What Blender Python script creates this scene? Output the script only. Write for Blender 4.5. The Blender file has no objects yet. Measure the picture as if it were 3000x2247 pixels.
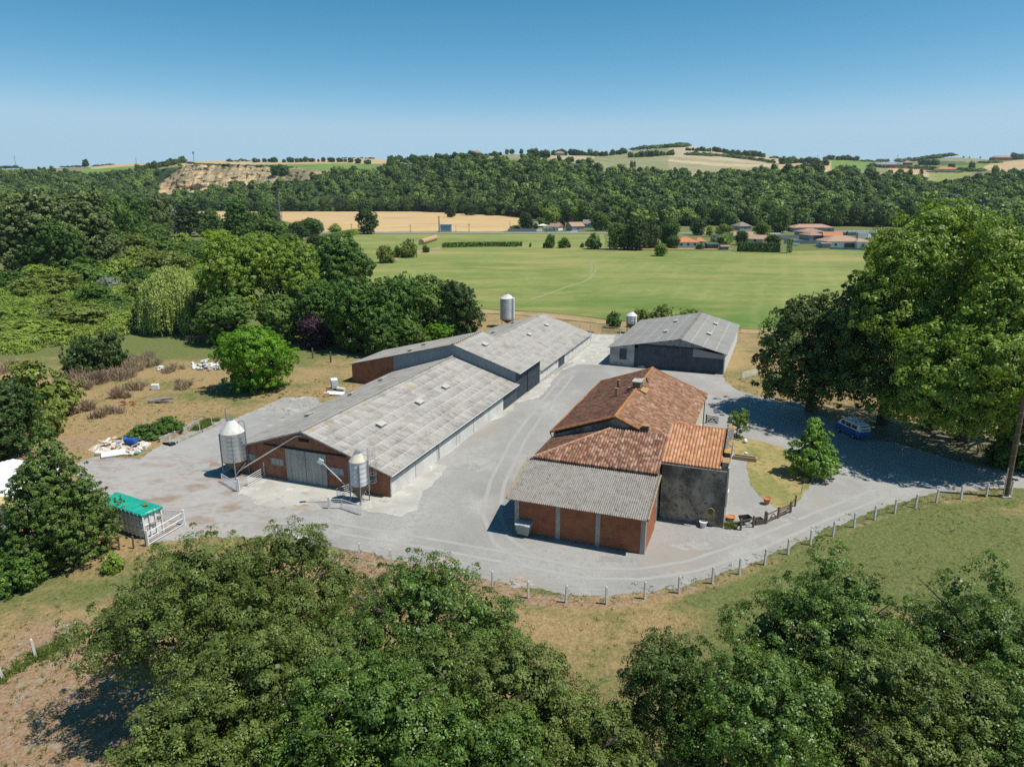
import bpy, math, random
import numpy as np
from mathutils import Vector, Matrix

# ------------------------------------------------------------------ camera, sky, sun, exposure
SC = bpy.context.scene
COL = SC.collection
F, CX, CY, YH, H = 2085.0, 1500.0, 1123.5, 550.0, 30.0      # measured from the photograph (3000 px wide)
PITCH = math.atan((CY - YH) / F)
cp, sp = math.cos(PITCH), math.sin(PITCH)
cam = bpy.data.cameras.new("camera")
cam.sensor_width = 36.0
cam.lens = F * 36.0 / 3000.0
cam.clip_start, cam.clip_end = 0.5, 12000.0
camo = bpy.data.objects.new("camera", cam)
camo.location = (0, 0, H)
camo.rotation_euler = (math.pi / 2 - PITCH, 0, 0)
COL.objects.link(camo)
SC.camera = camo

SUN_EL = math.radians(63.0)
SUN_AZ = math.radians(104.0)                                 # clockwise from the view direction
sun_dir = Vector((math.sin(SUN_AZ) * math.cos(SUN_EL), math.cos(SUN_AZ) * math.cos(SUN_EL), math.sin(SUN_EL)))
sl = bpy.data.lights.new("sun", 'SUN')
sl.energy = 5.0
sl.angle = math.radians(0.53)
sl.color = (1.0, 0.955, 0.88)
so = bpy.data.objects.new("sun", sl)
so.rotation_euler = sun_dir.to_track_quat('Z', 'Y').to_euler()
so.location = (60, -20, 120)
COL.objects.link(so)

W = bpy.data.worlds.new("World")
SC.world = W
W.use_nodes = True
wn = W.node_tree
bg = wn.nodes['Background']
sky = wn.nodes.new('ShaderNodeTexSky')
sky.sky_type = 'NISHITA'
sky.sun_disc = False
sky.sun_elevation = SUN_EL
sky.sun_rotation = SUN_AZ
sky.altitude = 300
sky.air_density = 0.6
sky.dust_density = 0.2
sky.ozone_density = 1.0
SKY_S = 0.115
# clear summer air: deepen the blue overhead, keep the pale horizon
sep_ = wn.nodes.new('ShaderNodeSeparateColor'); cmb_ = wn.nodes.new('ShaderNodeCombineColor')
wn.links.new(sky.outputs[0], sep_.inputs[0])
for ch_, (gain_, pw_) in enumerate(((3.3, 2.2), (1.18, 1.13), (1.0, .95))):
    x_ = None
    for op_, v_ in (('MULTIPLY', .12), ('POWER', pw_), ('MULTIPLY', gain_ / .12)):
        m_ = wn.nodes.new('ShaderNodeMath'); m_.operation = op_; m_.inputs[1].default_value = v_
        wn.links.new(sep_.outputs[ch_] if x_ is None else x_, m_.inputs[0]); x_ = m_.outputs[0]
    m_ = wn.nodes.new('ShaderNodeMath'); m_.operation = 'SMOOTH_MIN'; m_.inputs[1].default_value = (.385, .585, .725)[ch_] / SKY_S; m_.inputs[2].default_value = .12 / SKY_S
    wn.links.new(x_, m_.inputs[0]); wn.links.new(m_.outputs[0], cmb_.inputs[ch_])
wn.links.new(cmb_.outputs[0], bg.inputs[0])
bg.inputs[1].default_value = SKY_S

vs = SC.view_settings
vs.view_transform = 'Standard'
vs.look = 'None'
vs.exposure = 0.12
vs.gamma = 1.0
vs.use_curve_mapping = False
SC.cycles.use_denoising = False
SC.cycles.use_adaptive_sampling = False
SC.cycles.sample_clamp_indirect = 3.0
SC.cycles.max_bounces = 6
SC.cycles.diffuse_bounces = 2
SC.cycles.transparent_max_bounces = 8

# ------------------------------------------------------------------ measuring helpers (photo pixel -> place)
def ray(x, y):
    u = (x - CX) / F; v = (y - CY) / F
    return np.array([u, cp - v * sp, -sp - v * cp])
C0 = np.array([0, 0, H])
def g(x, y, z=0.0):
    d = ray(x, y); t = (z - H) / d[2]
    return np.array([d[0] * t, d[1] * t, z])
def hgt(x, y, Y):
    d = ray(x, y); return H + d[2] * Y / d[1]
def atY(x, y, Y):
    d = ray(x, y); return C0 + d * (Y / d[1])
def onplane(x, y, p0, n):
    d = ray(x, y); t = np.dot(np.asarray(p0) - C0, n) / np.dot(d, n)
    return C0 + d * t
def Z(ox, oy, s): return lambda x, y: (ox + x / s, oy + y / s)
def dd(x, y): return (x * 1.35624, y * 1.35624)
def project(P):
    q = np.asarray(P, float) - C0
    zc = q[..., 1] * cp - q[..., 2] * sp; yc = q[..., 1] * sp + q[..., 2] * cp
    return CX + F * q[..., 0] / zc, CY - F * yc / zc
TH = math.radians(69.2)
AX = np.array([math.cos(TH), math.sin(TH), 0]); BX = np.array([math.sin(TH), -math.cos(TH), 0])

# ------------------------------------------------------------------ object helpers
def tag(o, label=None, cat=None, group=None, kind=None):
    if label: o['label'] = label
    if cat: o['category'] = cat
    if group: o['group'] = group
    if kind: o['kind'] = kind
    return o
def thing(name, label, cat, loc=(0, 0, 0), rz=0.0, group=None):
    o = bpy.data.objects.new(name, None)
    o.empty_display_size = 0.3
    COL.objects.link(o)
    o.location = tuple(float(c) for c in loc); o.rotation_euler = (0, 0, rz)
    return tag(o, label, cat, group)
def link_mesh(name, me, parent=None, loc=(0, 0, 0), rz=0.0):
    o = bpy.data.objects.new(name, me)
    COL.objects.link(o)
    o.location = tuple(float(c) for c in loc); o.rotation_euler = (0, 0, rz)
    if parent is not None: o.parent = parent
    return o
def children(o): return [c for c in bpy.data.objects if c.parent == o]
def dup(root, loc, rz=0.0, scale=None, label=None, group=None, kids=None):
    r = root.copy(); COL.objects.link(r)
    r.location = tuple(float(c) for c in loc); r.rotation_euler = (0, 0, rz)
    if scale is not None: r.scale = scale
    if label: r['label'] = label
    if group: r['group'] = group
    for ch in (children(root) if kids is None else kids):
        c = ch.copy(); COL.objects.link(c); c.parent = r
        for gc in children(ch):
            d = gc.copy(); COL.objects.link(d); d.parent = c
    return r

class MB:
    def __init__(s): s.v = []; s.f = []
    def add(s, vs, fs):
        o = len(s.v); s.v += [tuple(float(c) for c in p) for p in vs]; s.f += [tuple(o + i for i in f) for f in fs]; return s
    def box(s, x0, y0, z0, x1, y1, z1):
        v = [(x, y, z) for z in (z0, z1) for (x, y) in ((x0, y0), (x1, y0), (x1, y1), (x0, y1))]
        return s.add(v, [(3, 2, 1, 0), (4, 5, 6, 7), (0, 1, 5, 4), (1, 2, 6, 5), (2, 3, 7, 6), (3, 0, 4, 7)])
    def obox(s, c, size, rz=0.0, tilt=None):
        m = Matrix.Rotation(rz, 3, 'Z')
        if tilt is not None: m = m @ Matrix.Rotation(tilt[0], 3, 'X') @ Matrix.Rotation(tilt[1], 3, 'Y')
        hx, hy, hz = size[0] / 2, size[1] / 2, size[2] / 2
        v = [Vector(c) + m @ Vector((x * hx, y * hy, z * hz)) for z in (-1, 1) for (x, y) in ((-1, -1), (1, -1), (1, 1), (-1, 1))]
        return s.add(v, [(3, 2, 1, 0), (4, 5, 6, 7), (0, 1, 5, 4), (1, 2, 6, 5), (2, 3, 7, 6), (3, 0, 4, 7)])
    def tube(s, p, q, r0, r1=None, n=8, cap=True):
        r1 = r0 if r1 is None else r1
        p = Vector([float(c) for c in p]); q = Vector([float(c) for c in q]); d = (q - p)
        if d.length < 1e-6: return s
        d.normalize()
        a = d.orthogonal().normalized(); b = d.cross(a)
        vs = []
        for c, r in ((p, r0), (q, r1)):
            for i in range(n):
                t = 2 * math.pi * i / n
                vs.append(c + a * (r * math.cos(t)) + b * (r * math.sin(t)))
        fs = [(i, (i + 1) % n, n + (i + 1) % n, n + i) for i in range(n)]
        if cap: fs += [tuple(range(n - 1, -1, -1)), tuple(range(n, 2 * n))]
        return s.add(vs, fs)
    def path(s, pts, r, n=6):
        for i in range(len(pts) - 1): s.tube(pts[i], pts[i + 1], r if not hasattr(r, '__len__') else r[i], None if not hasattr(r, '__len__') else r[i + 1], n)
        return s
    def lathe(s, prof, cx=0, cy=0, n=24, cap=True):
        vs = []
        for (r, z) in prof:
            for i in range(n):
                t = 2 * math.pi * i / n
                vs.append((cx + r * math.cos(t), cy + r * math.sin(t), z))
        fs = []
        for k in range(len(prof) - 1):
            for i in range(n):
                j = (i + 1) % n
                fs.append((k * n + i, k * n + j, (k + 1) * n + j, (k + 1) * n + i))
        if cap:
            fs.append(tuple(range(n - 1, -1, -1))); m = (len(prof) - 1) * n
            fs.append(tuple(range(m, m + n)))
        return s.add(vs, fs)
    def ext(s, poly, vec):
        n = len(poly); a = [Vector([float(c) for c in p]) for p in poly]; w = Vector([float(c) for c in vec])
        vs = a + [p + w for p in a]
        fs = [tuple(range(n - 1, -1, -1)), tuple(range(n, 2 * n))] + [(i, (i + 1) % n, n + (i + 1) % n, n + i) for i in range(n)]
        return s.add(vs, fs)
    def build(s, name, mat, parent=None, loc=(0, 0, 0), rz=0.0, smooth=False):
        me = bpy.data.meshes.new(name)
        me.from_pydata(s.v, [], s.f)
        me.materials.append(mat)
        if smooth:
            me.polygons.foreach_set('use_smooth', [True] * len(me.polygons))
        me.update()
        return link_mesh(name, me, parent, loc, rz)

def np_mesh(name, V, quads, mats, attr=None, smooth=False):
    me = bpy.data.meshes.new(name)
    V = np.ascontiguousarray(V, dtype=np.float32); Q = np.ascontiguousarray(quads, dtype=np.int32)
    k = Q.shape[1]
    me.vertices.add(len(V)); me.vertices.foreach_set('co', V.ravel())
    me.loops.add(Q.size); me.loops.foreach_set('vertex_index', Q.ravel())
    me.polygons.add(len(Q))
    me.polygons.foreach_set('loop_start', np.arange(0, Q.size, k, dtype=np.int32))
    me.polygons.foreach_set('loop_total', np.full(len(Q), k, dtype=np.int32))
    if smooth: me.polygons.foreach_set('use_smooth', np.ones(len(Q), dtype=bool))
    for m in mats: me.materials.append(m)
    me.update(calc_edges=True)
    for nm, (dom, typ, data) in (attr or {}).items():
        a = me.attributes.new(nm, typ, dom)
        a.data.foreach_set('color' if typ == 'FLOAT_COLOR' else 'value', np.ascontiguousarray(data, dtype=np.float32).ravel())
    return me

# ------------------------------------------------------------------ materials
class NT:
    def __init__(s, name):
        s.m = bpy.data.materials.new(name); s.m.use_nodes = True
        s.t = s.m.node_tree; s.p = s.t.nodes['Principled BSDF']
    def n(s, typ, **kw):
        x = s.t.nodes.new(typ)
        for k, v in kw.items(): setattr(x, k, v)
        return x
    def l(s, a, b): s.t.links.new(a, b)
    def math(s, op, a, b=None):
        x = s.n('ShaderNodeMath', operation=op)
        for i, q in enumerate((a, b)):
            if q is None: continue
            if isinstance(q, (int, float)): x.inputs[i].default_value = q
            else: s.l(q, x.inputs[i])
        return x.outputs[0]
    def noise(s, vec, scale, stretch=(1, 1, 1), detail=5, rough=.55, off=0.0):
        mp = s.n('ShaderNodeMapping'); mp.inputs['Scale'].default_value = stretch; mp.inputs['Location'].default_value = (off, off * .7, off * .3)
        s.l(vec, mp.inputs[0])
        x = s.n('ShaderNodeTexNoise'); x.inputs['Scale'].default_value = scale; x.inputs['Detail'].default_value = detail; x.inputs['Roughness'].default_value = rough
        s.l(mp.outputs[0], x.inputs['Vector']); return x.outputs['Fac']
    def ramp(s, val, lo, hi, a=0.0, b=1.0):
        x = s.n('ShaderNodeMapRange'); x.inputs['From Min'].default_value = lo; x.inputs['From Max'].default_value = hi
        x.inputs['To Min'].default_value = a; x.inputs['To Max'].default_value = b
        s.l(val, x.inputs['Value']); return x.outputs[0]
    def mix(s, fac, a, b):
        x = s.n('ShaderNodeMix', data_type='RGBA')
        for q, i in ((fac, 0), (a, 6), (b, 7)):
            if isinstance(q, (int, float)): x.inputs[i].default_value = q
            elif isinstance(q, tuple): x.inputs[i].default_value = q + (1,) if len(q) == 3 else q
            else: s.l(q, x.inputs[i])
        return x.outputs[2]
    def coord(s, kind='Object'):
        return s.n('ShaderNodeTexCoord').outputs[kind]
    def sep(s, vec):
        x = s.n('ShaderNodeSeparateXYZ'); s.l(vec, x.inputs[0]); return x.outputs
    def bump(s, val, strength, dist=.05):
        b = s.n('ShaderNodeBump'); b.inputs['Strength'].default_value = strength; b.inputs['Distance'].default_value = dist
        s.l(val, b.inputs['Height']); s.l(b.outputs[0], s.p.inputs['Normal'])
    def done(s, col, rough=.85, spec=.3, metal=0.0):
        if isinstance(col, tuple): s.p.inputs['Base Color'].default_value = col + (1,)
        else: s.l(col, s.p.inputs['Base Color'])
        s.p.inputs['Roughness'].default_value = rough
        s.p.inputs['Specular IOR Level'].default_value = spec
        s.p.inputs['Metallic'].default_value = metal
        return s.m

_off = [0.0]
def M(name, base, layers=(), rough=.85, spec=.25, metal=0.0, bump=None, rows=None):
    """layers: (scale, colour, lo, hi[, stretch[, detail]])"""
    t = NT(name); v = t.coord(); c = base
    for L in layers:
        _off[0] += 3.7
        sc, col, lo, hi = L[:4]; st = L[4] if len(L) > 4 else (1, 1, 1); de = L[5] if len(L) > 5 else 5
        c = t.mix(t.ramp(t.noise(v, sc, st, de, off=_off[0]), lo, hi), c, col)
    if rows:
        per, col, w, amt = rows
        fr = t.math('FRACT', t.math('MULTIPLY', t.sep(v)[2], 1.0 / per))
        c = t.mix(t.math('MULTIPLY', t.math('LESS_THAN', fr, w), amt), c, col)
    if bump: t.bump(t.noise(v, bump[0], detail=4), bump[1], bump[2] if len(bump) > 2 else .03)
    return t.done(c, rough, spec, metal)

LEAF_GAIN = 2.0
def leaf_mat(name, dark, mid, light, trans=.2, gloss=.22, rough=.45):
    t = NT(name)
    a = t.n('ShaderNodeAttribute', attribute_name='rnd').outputs['Fac']
    fr_ = (1, 1, 1) if mid[0] >= mid[1] or 'silver' in name else (.92, 1.04, .72)
    dark, mid, light = (tuple(min(.7, q * LEAF_GAIN * f) for q, f in zip(k, fr_)) for k in (dark, mid, light))
    c = t.mix(t.ramp(a, 0.0, .5), dark, mid); c = t.mix(t.ramp(a, .55, 1.0), c, light)
    t.done(c, rough, gloss)
    tr = t.n('ShaderNodeBsdfTranslucent')
    hs = t.n('ShaderNodeHueSaturation'); hs.inputs['Value'].default_value = 1.5; hs.inputs['Saturation'].default_value = 1.1; hs.inputs['Hue'].default_value = .485
    t.l(c, hs.inputs['Color']); t.l(hs.outputs[0], tr.inputs['Color'])
    mx = t.n('ShaderNodeMixShader'); mx.inputs[0].default_value = trans
    t.l(t.p.outputs[0], mx.inputs[1]); t.l(tr.outputs[0], mx.inputs[2])
    t.l(mx.outputs[0], t.t.nodes['Material Output'].inputs['Surface'])
    return t.m

def sheet_roof_mat(name, light, dark, streak=.8, tan=.975, row=1.45, lines=.55):
    """fibre-cement sheets; UV in metres (u along the ridge, v up the slope)"""
    t = NT(name); uv = t.coord('UV'); s = t.sep(uv)
    st = t.ramp(t.noise(uv, 1.0, (6.5, .38, 1), 4, .75), .40, .60)
    big = t.ramp(t.noise(uv, .25, (1, 1, 1), 5, .6, off=9), .35, .68)
    fr = t.math('FRACT', t.math('MULTIPLY', s[1], 1.0 / row))
    cu = t.math('FLOOR', t.math('MULTIPLY', s[0], 1.0 / .92)); cv = t.math('FLOOR', t.math('MULTIPLY', s[1], 1.0 / row))
    cb = t.n('ShaderNodeCombineXYZ'); t.l(cu, cb.inputs[0]); t.l(cv, cb.inputs[1])
    wn_ = t.n('ShaderNodeTexWhiteNoise'); t.l(cb.outputs[0], wn_.inputs['Vector']); w = wn_.outputs['Value']
    f = t.math('MULTIPLY', t.math('ADD', t.math('MULTIPLY', st, streak), t.math('MULTIPLY', w, .25)), t.ramp(big, 0, 1, .45, 1.0))
    f = t.math('MULTIPLY', f, t.ramp(fr, 0.0, .9, 1.0, .55))
    c = t.mix(f, light, dark)
    c = t.mix(t.math('MULTIPLY', t.math('GREATER_THAN', fr, .93), lines), c, tuple(min(1, q * 1.3) for q in light))
    c = t.mix(t.math('MULTIPLY', t.math('GREATER_THAN', w, tan), .6), c, (.36, .27, .15))
    v = t.coord()
    c = t.mix(t.math('MULTIPLY', t.ramp(t.noise(v, .55, (1, 1, 1), 8, .65, off=21), .50, .68), .6), c, (.19, .158, .12))
    c = t.mix(t.math('MULTIPLY', t.ramp(t.noise(v, 2.2, (1, 1, 1), 6, .65, off=31), .57, .70), .55), c, (.085, .08, .075))
    wv = t.math('SINE', t.math('MULTIPLY', s[0], 2 * math.pi / .178))
    t.bump(wv, .35, .02)
    return t.done(c, .9, .2)

def tile_mat(name, cols, dirt=(.06, .045, .04), dirt_amt=.6, pale=(.4, .33, .27), lich=None):
    t = NT(name); uv = t.coord('UV'); v = t.coord()
    fl = t.n('ShaderNodeVectorMath', operation='FLOOR'); t.l(uv, fl.inputs[0])
    wn_ = t.n('ShaderNodeTexWhiteNoise'); t.l(fl.outputs[0], wn_.inputs['Vector']); w = wn_.outputs['Value']
    c = t.mix(t.ramp(w, 0, .45), cols[0], cols[1]); c = t.mix(t.ramp(w, .5, .93), c, cols[2])
    c = t.mix(t.math('MULTIPLY', t.ramp(t.noise(v, 1.1, detail=7, rough=.65), .42, .66), dirt_amt), c, dirt)
    c = t.mix(t.math('MULTIPLY', t.ramp(t.noise(v, 7.0, detail=3, off=5), .6, .72), .6), c, pale)
    if lich: c = t.mix(t.math('MULTIPLY', t.ramp(t.noise(v, 1.4, detail=7, off=15), .55, .66), .6), c, lich)
    return t.done(c, .9, .15)

M_wood = M("weathered_wood", (.16, .13, .10), [(9, (.08, .065, .05), .4, .7)], rows=None)
M_bark = M("bark", (.11, .085, .065), [(6, (.05, .04, .03), .4, .65, (1, 1, .25))], bump=(8, .6))
M_branch = M("dead_branch", (.28, .25, .22), [(5, (.16, .14, .12), .4, .65)])
M_conc = M("grey_concrete", (.42, .40, .36), [(2.5, (.28, .26, .23), .45, .7), (14, (.5, .48, .44), .55, .75)], bump=(20, .2))
M_post = M("pale_concrete_post", (.66, .64, .60), [(5, (.4, .38, .34), .45, .75)])
M_white = M("white_paint", (.68, .68, .66), [(3, (.54, .53, .49), .5, .75)], rough=.6)
M_wpanel = M("white_wall_panel", (.62, .62, .59), [(.7, (.48, .47, .435), .42, .68), (2.2, (.43, .40, .33), .58, .78, (1, 1, .4)), (6, (.62, .61, .58), .5, .7)])
M_galv = M("galvanised_steel", (.56, .58, .60), [(.9, (.44, .46, .49), .4, .7)], rough=.33, metal=.8, spec=.5)
M_grey_steel = M("grey_painted_steel", (.26, .29, .32), [(4, (.18, .20, .22), .45, .7)], rough=.55)
M_blue_steel = M("dark_blue_grey_cladding", (.045, .062, .083), [(1.2, (.07, .09, .11), .4, .7), (4, (.10, .12, .13), .6, .8, (1, 1, .2))], rough=.6)
M_dark = M("dark_void", (.018, .02, .023), rough=.9)
M_glass = M("dark_glass", (.03, .04, .05), rough=.12, spec=.6)
M_black = M("black_rubber", (.02, .02, .02), rough=.7)
M_brick = M("old_red_brick", (.30, .125, .068), [(1.5, (.19, .075, .045), .4, .68), (5, (.40, .19, .11), .55, .75, (.4, .4, 1.5)), (9, (.42, .33, .26), .68, .8)], rows=(.11, (.30, .24, .19), .16, .5), bump=(18, .3))
M_hollow = M("hollow_clay_brick", (.355, .128, .066), [(1.0, (.25, .088, .048), .4, .7), (6, (.42, .18, .10), .5, .75, (.3, .3, 1.4))], rows=(.215, (.22, .11, .07), .10, .75), bump=(12, .15))
M_render = M("old_dark_render", (.38, .345, .285), [(.5, (.13, .118, .10), .40, .60, (1, 1, 1), 8), (2.6, (.085, .075, .065), .53, .70, (1, 1, 1), 8), (1.3, (.27, .15, .095), .62, .72, (1, 1, 1), 8), (9, (.40, .36, .29), .58, .72)], bump=(6, .7, .06))
M_cream = M("cream_render", (.58, .53, .44), [(1.2, (.45, .41, .33), .45, .7)])
M_lichen = M("orange_lichen_coping", (.44, .23, .06), [(2.2, (.24, .20, .15), .42, .58, (1, 1, 1), 7), (7, (.56, .34, .10), .55, .7)])
M_ridge = M("orange_ridge_tile", (.42, .20, .07), [(3, (.28, .12, .06), .4, .62), (8, (.5, .3, .12), .6, .75)])
# ================================================================== GROUND
rng0 = np.random.default_rng(11)
def smooth_noise2(x, y, seed=0, octs=4, base=1.0):
    r = np.random.default_rng(seed); out = np.zeros_like(x); amp = 1.0
    for o in range(octs):
        for k in range(3):
            a = r.uniform(0, 6.283); fq = base * 2 ** o * r.uniform(.7, 1.3); ph = r.uniform(0, 6.283)
            out += amp * np.sin((x * math.cos(a) + y * math.sin(a)) * fq + ph + 1.3 * np.sin((x * math.sin(a) - y * math.cos(a)) * fq * .7 + ph * 2)) / 3
        amp *= .55
    return out

def ground_mat():
    t = NT("dry_grass_ground"); v = t.coord()
    gr = t.n('ShaderNodeAttribute', attribute_name='green').outputs['Fac']
    ba = t.n('ShaderNodeAttribute', attribute_name='bare').outputs['Fac']
    n1 = t.noise(v, .16, (1, 1, 1), 9, .62); n2 = t.noise(v, 1.3, (1, 1, 1), 7, .65, 5); n3 = t.noise(v, 5.0, (1, 1, 1), 5, .7, 9)
    nn = t.math('ADD', t.math('MULTIPLY', n1, .55), t.math('ADD', t.math('MULTIPLY', n2, .3), t.math('MULTIPLY', n3, .15)))
    f = t.math('ADD', nn, t.math('SUBTRACT', t.math('MULTIPLY', gr, .5), .25))
    dry = t.mix(t.ramp(n3, .35, .68), (.25, .172, .080), (.45, .33, .165))
    dry = t.mix(t.ramp(n2, .52, .68), dry, (.32, .20, .10))
    grn = t.mix(t.ramp(n3, .35, .65), (.085, .110, .030), (.205, .220, .080))
    c = t.mix(t.ramp(f, .43, .57), dry, grn)
    br = t.mix(t.ramp(n3, .35, .65), (.22, .135, .075), (.42, .285, .17))
    br = t.mix(t.ramp(n2, .5, .65), br, (.36, .30, .225))
    fb = t.math('ADD', t.math('MULTIPLY', nn, .8), t.math('SUBTRACT', t.math('MULTIPLY', ba, 1.0), .55))
    c = t.mix(t.ramp(fb, .36, .5), c, br)
    t.bump(t.math('ADD', n3, n2), .8, .25)
    return t.done(c, .95, .1)

az = np.concatenate([np.linspace(-105, -42, 40)[:-1], np.linspace(-42, 42, 330), np.linspace(42, 105, 40)[1:]])
az = np.radians(az)
rad = 8 * (7000 / 8) ** np.linspace(0, 1, 470)
RR, AA = np.meshgrid(rad, az, indexing='ij')
GX, GY = RR * np.sin(AA), RR * np.cos(AA) - 6
nR, nA = RR.shape
idx = np.arange(nR * nA).reshape(nR, nA)
quads = np.stack([idx[:-1, :-1], idx[:-1, 1:], idx[1:, 1:], idx[1:, :-1]], -1).reshape(-1, 4)[:, ::-1]
green = np.full(RR.shape, .40); bare = np.zeros(RR.shape)
def blob(px, py, r, dg=0.0, db=0.0, sx=1.0):
    p = g(px, py); w = np.exp(-(((GX - p[0]) / (r * sx)) ** 2 + ((GY - p[1]) / r) ** 2))
    green[:] += dg * w; bare[:] += db * w
green += .5 * np.clip((GY - 118) / 20, 0, 1) * np.clip((-GX - 30) / 30, 0, 1)      # overgrown valley floor on the left
green += .55 * np.clip((GY - 300) / 60, 0, 1)
for b in ((2800, 1600, 9, .38, 0), (2600, 1750, 9, .15, 0), (2930, 1760, 8, .2, 0), (2250, 1830, 5, .35, 0), (1950, 1950, 6, .25, 0), (2450, 1650, 4, .3, 0),
          (100, 1780, 5, .25, 0, 1.6), (60, 1660, 3.5, .3, 0), (330, 1690, 5, .2, 0), (250, 2000, 9, -.3, .42), (60, 2130, 8, -.3, .5), (330, 2200, 7, -.3, .4),
          (130, 1835, 3.5, -.1, .35, 2.0), (330, 1600, 3, -.2, .1), (430, 1590, 2.5, -.1, .25), (640, 1640, 5, .1, 0), (1010, 1650, 4, -.2, .5, 2), (1250, 1690, 3, -.2, .6, 2),
          (1700, 1790, 4, -.2, .2, 3), (350, 1010, 6, .25, 0), (500, 1010, 7, .3, 0), (700, 1150, 8, .2, 0), (330, 1230, 9, -.15, .15), (420, 1260, 6, -.15, .2),
          (620, 1090, 5, -.2, .1), (200, 1300, 6, -.2, .5), (130, 960, 8, -.35, .15, 1.6), (900, 1030, 9, .25, 0), (980, 1150, 6, -.1, .15), (2230, 1060, 7, -.05, .12),
          (2290, 1120, 6, .15, 0), (2850, 1340, 5, -.1, .0), (30, 850, 9, -.3, 0), (20, 1400, 8, -.3, .5)):
    blob(*b)
# rusty earth strip that follows the road fence
FENCE_PX = [(966, 1633), (1054, 1636), (1146, 1656), (1237, 1676), (1338, 1699), (1442, 1722), (1548, 1751), (1658, 1764.5), (1777, 1769), (1889, 1754), (1989, 1737),
            (2087, 1709), (2166, 1682), (2240, 1654), (2308, 1624), (2374, 1596), (2440, 1570), (2502, 1544), (2562, 1522), (2621, 1503), (2682, 1487), (2742, 1472), (2815, 1462), (2889, 1455), (2961, 1446)]
FEN = np.array([g(*p) for p in FENCE_PX])
near = (GY < 90) & (np.abs(GX) < 75)
dmin = np.full(RR.shape, 99.0)
for a, b in zip(FEN[:-1], FEN[1:]):
    ab = (b - a)[:2]; L2 = ab @ ab
    t_ = np.clip(((GX - a[0]) * ab[0] + (GY - a[1]) * ab[1]) / L2, 0, 1)
    d_ = np.hypot(GX - a[0] - t_ * ab[0], GY - a[1] - t_ * ab[1])
    dmin = np.where(near, np.minimum(dmin, d_), dmin)
side = np.where(near, 1, 0)
bare += .55 * np.exp(-((dmin - .25) / .75) ** 2) * side
green += .25 * np.exp(-((dmin - 1.4) / .9) ** 2) * side
GZ = .05 * smooth_noise2(GX, GY, 3, 4, .35) * np.clip((RR - 8) / 30, 0, 1) * (RR < 400) - .06
GZ = np.where((GX > -60) & (GX < 62) & (GY > 44) & (GY < 150), (GZ + .06) * .07 - .014, GZ)
gm = np_mesh("ground", np.stack([GX, GY, GZ], -1).reshape(-1, 3), quads, [ground_mat()],
             {'green': ('POINT', 'FLOAT', green), 'bare': ('POINT', 'FLOAT', bare)}, smooth=True)
tag(link_mesh("ground", gm), kind='structure')

def sheet(name, pts, z, mat, jit=.3, step=.5, seed=1, kind='structure'):
    """flat ground sheet with an irregular outline; pts are ground points"""
    r = np.random.default_rng(seed); out = []
    P = [np.asarray(p[:2], float) for p in pts]; s_acc = 0.0
    ph = r.uniform(0, 6.28, 6)
    for a, b in zip(P, P[1:] + P[:1]):
        L = np.linalg.norm(b - a); n = max(1, int(L / step)); nrm = np.array([-(b - a)[1], (b - a)[0]]) / max(L, 1e-6)
        for i in range(n):
            q = a + (b - a) * i / n; s = s_acc + L * i / n
            w = math.sin(s / (2.1 * step / .5) + ph[0]) * .5 + math.sin(s / (.83 * step / .5) + ph[1]) * .35 + r.normal() * .35
            out.append(q + nrm * jit * w)
        s_acc += L
    me = bpy.data.meshes.new(name)
    from mathutils.geometry import delaunay_2d_cdt
    vv, _, ff, *_r = delaunay_2d_cdt([Vector((q[0], q[1])) for q in out], [], [list(range(len(out)))], 1, 1e-4)
    me.from_pydata([(q[0], q[1], z) for q in vv], [], [tuple(f) for f in ff])
    me.update()
    if me.polygons[0].normal.z < 0: me.flip_normals()
    me.materials.append(mat); me.update()
    o = link_mesh(name, me)
    return tag(o, kind=kind)

M_gravel = M("pale_grey_gravel", (.318, .308, .286), [(.09, (.245, .237, .22), .42, .64, (1, 1, 1), 8), (.22, (.38, .368, .342), .5, .72, (1, .6, 1), 6), (1.6, (.255, .248, .233), .5, .75), (7, (.225, .215, .20), .54, .72, (1, 1, 1), 8), (12, (.45, .435, .40), .56, .74, (1, 1, 1), 6), (.13, (.30, .268, .222), .55, .72, (1, 1, 1), 9)], bump=(14, .6, .05))
M_dirtygravel = M("dusty_brown_gravel", (.35, .33, .305), [(.35, (.25, .185, .13), .48, .66, (1, 1.6, 1), 9), (.9, (.29, .22, .165), .52, .7, (1, 2, 1), 8), (8, (.25, .24, .23), .5, .75), (.2, (.38, .37, .35), .5, .7)], bump=(14, .5, .04))
M_slab = M("pale_concrete_slab", (.44, .418, .37), [(.30, (.36, .34, .30), .45, .62, (1, 1, 1), 8), (1.2, (.33, .27, .20), .58, .70, (1, 1, 1), 8), (.8, (.56, .54, .49), .55, .68, (1, 1, 1), 8), (6, (.36, .38, .34), .5, .75)], bump=(9, .3, .03))
M_slabgrey = M("weathered_concrete_slab", (.335, .325, .30), [(.18, (.27, .265, .25), .42, .62, (1, 1, 1), 8), (.5, (.46, .44, .39), .55, .7), (1.1, (.27, .21, .15), .62, .72, (1, 1, 1), 8), (7, (.31, .30, .28), .5, .75)], bump=(9, .3, .03))
M_lawn = M("half_dry_lawn", (.20, .195, .06), [(.32, (.33, .255, .105), .42, .58, (1.4, .6, 1), 8), (1.6, (.12, .145, .04), .5, .7), (6, (.38, .30, .14), .55, .75)], bump=(9, .6, .05))

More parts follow.
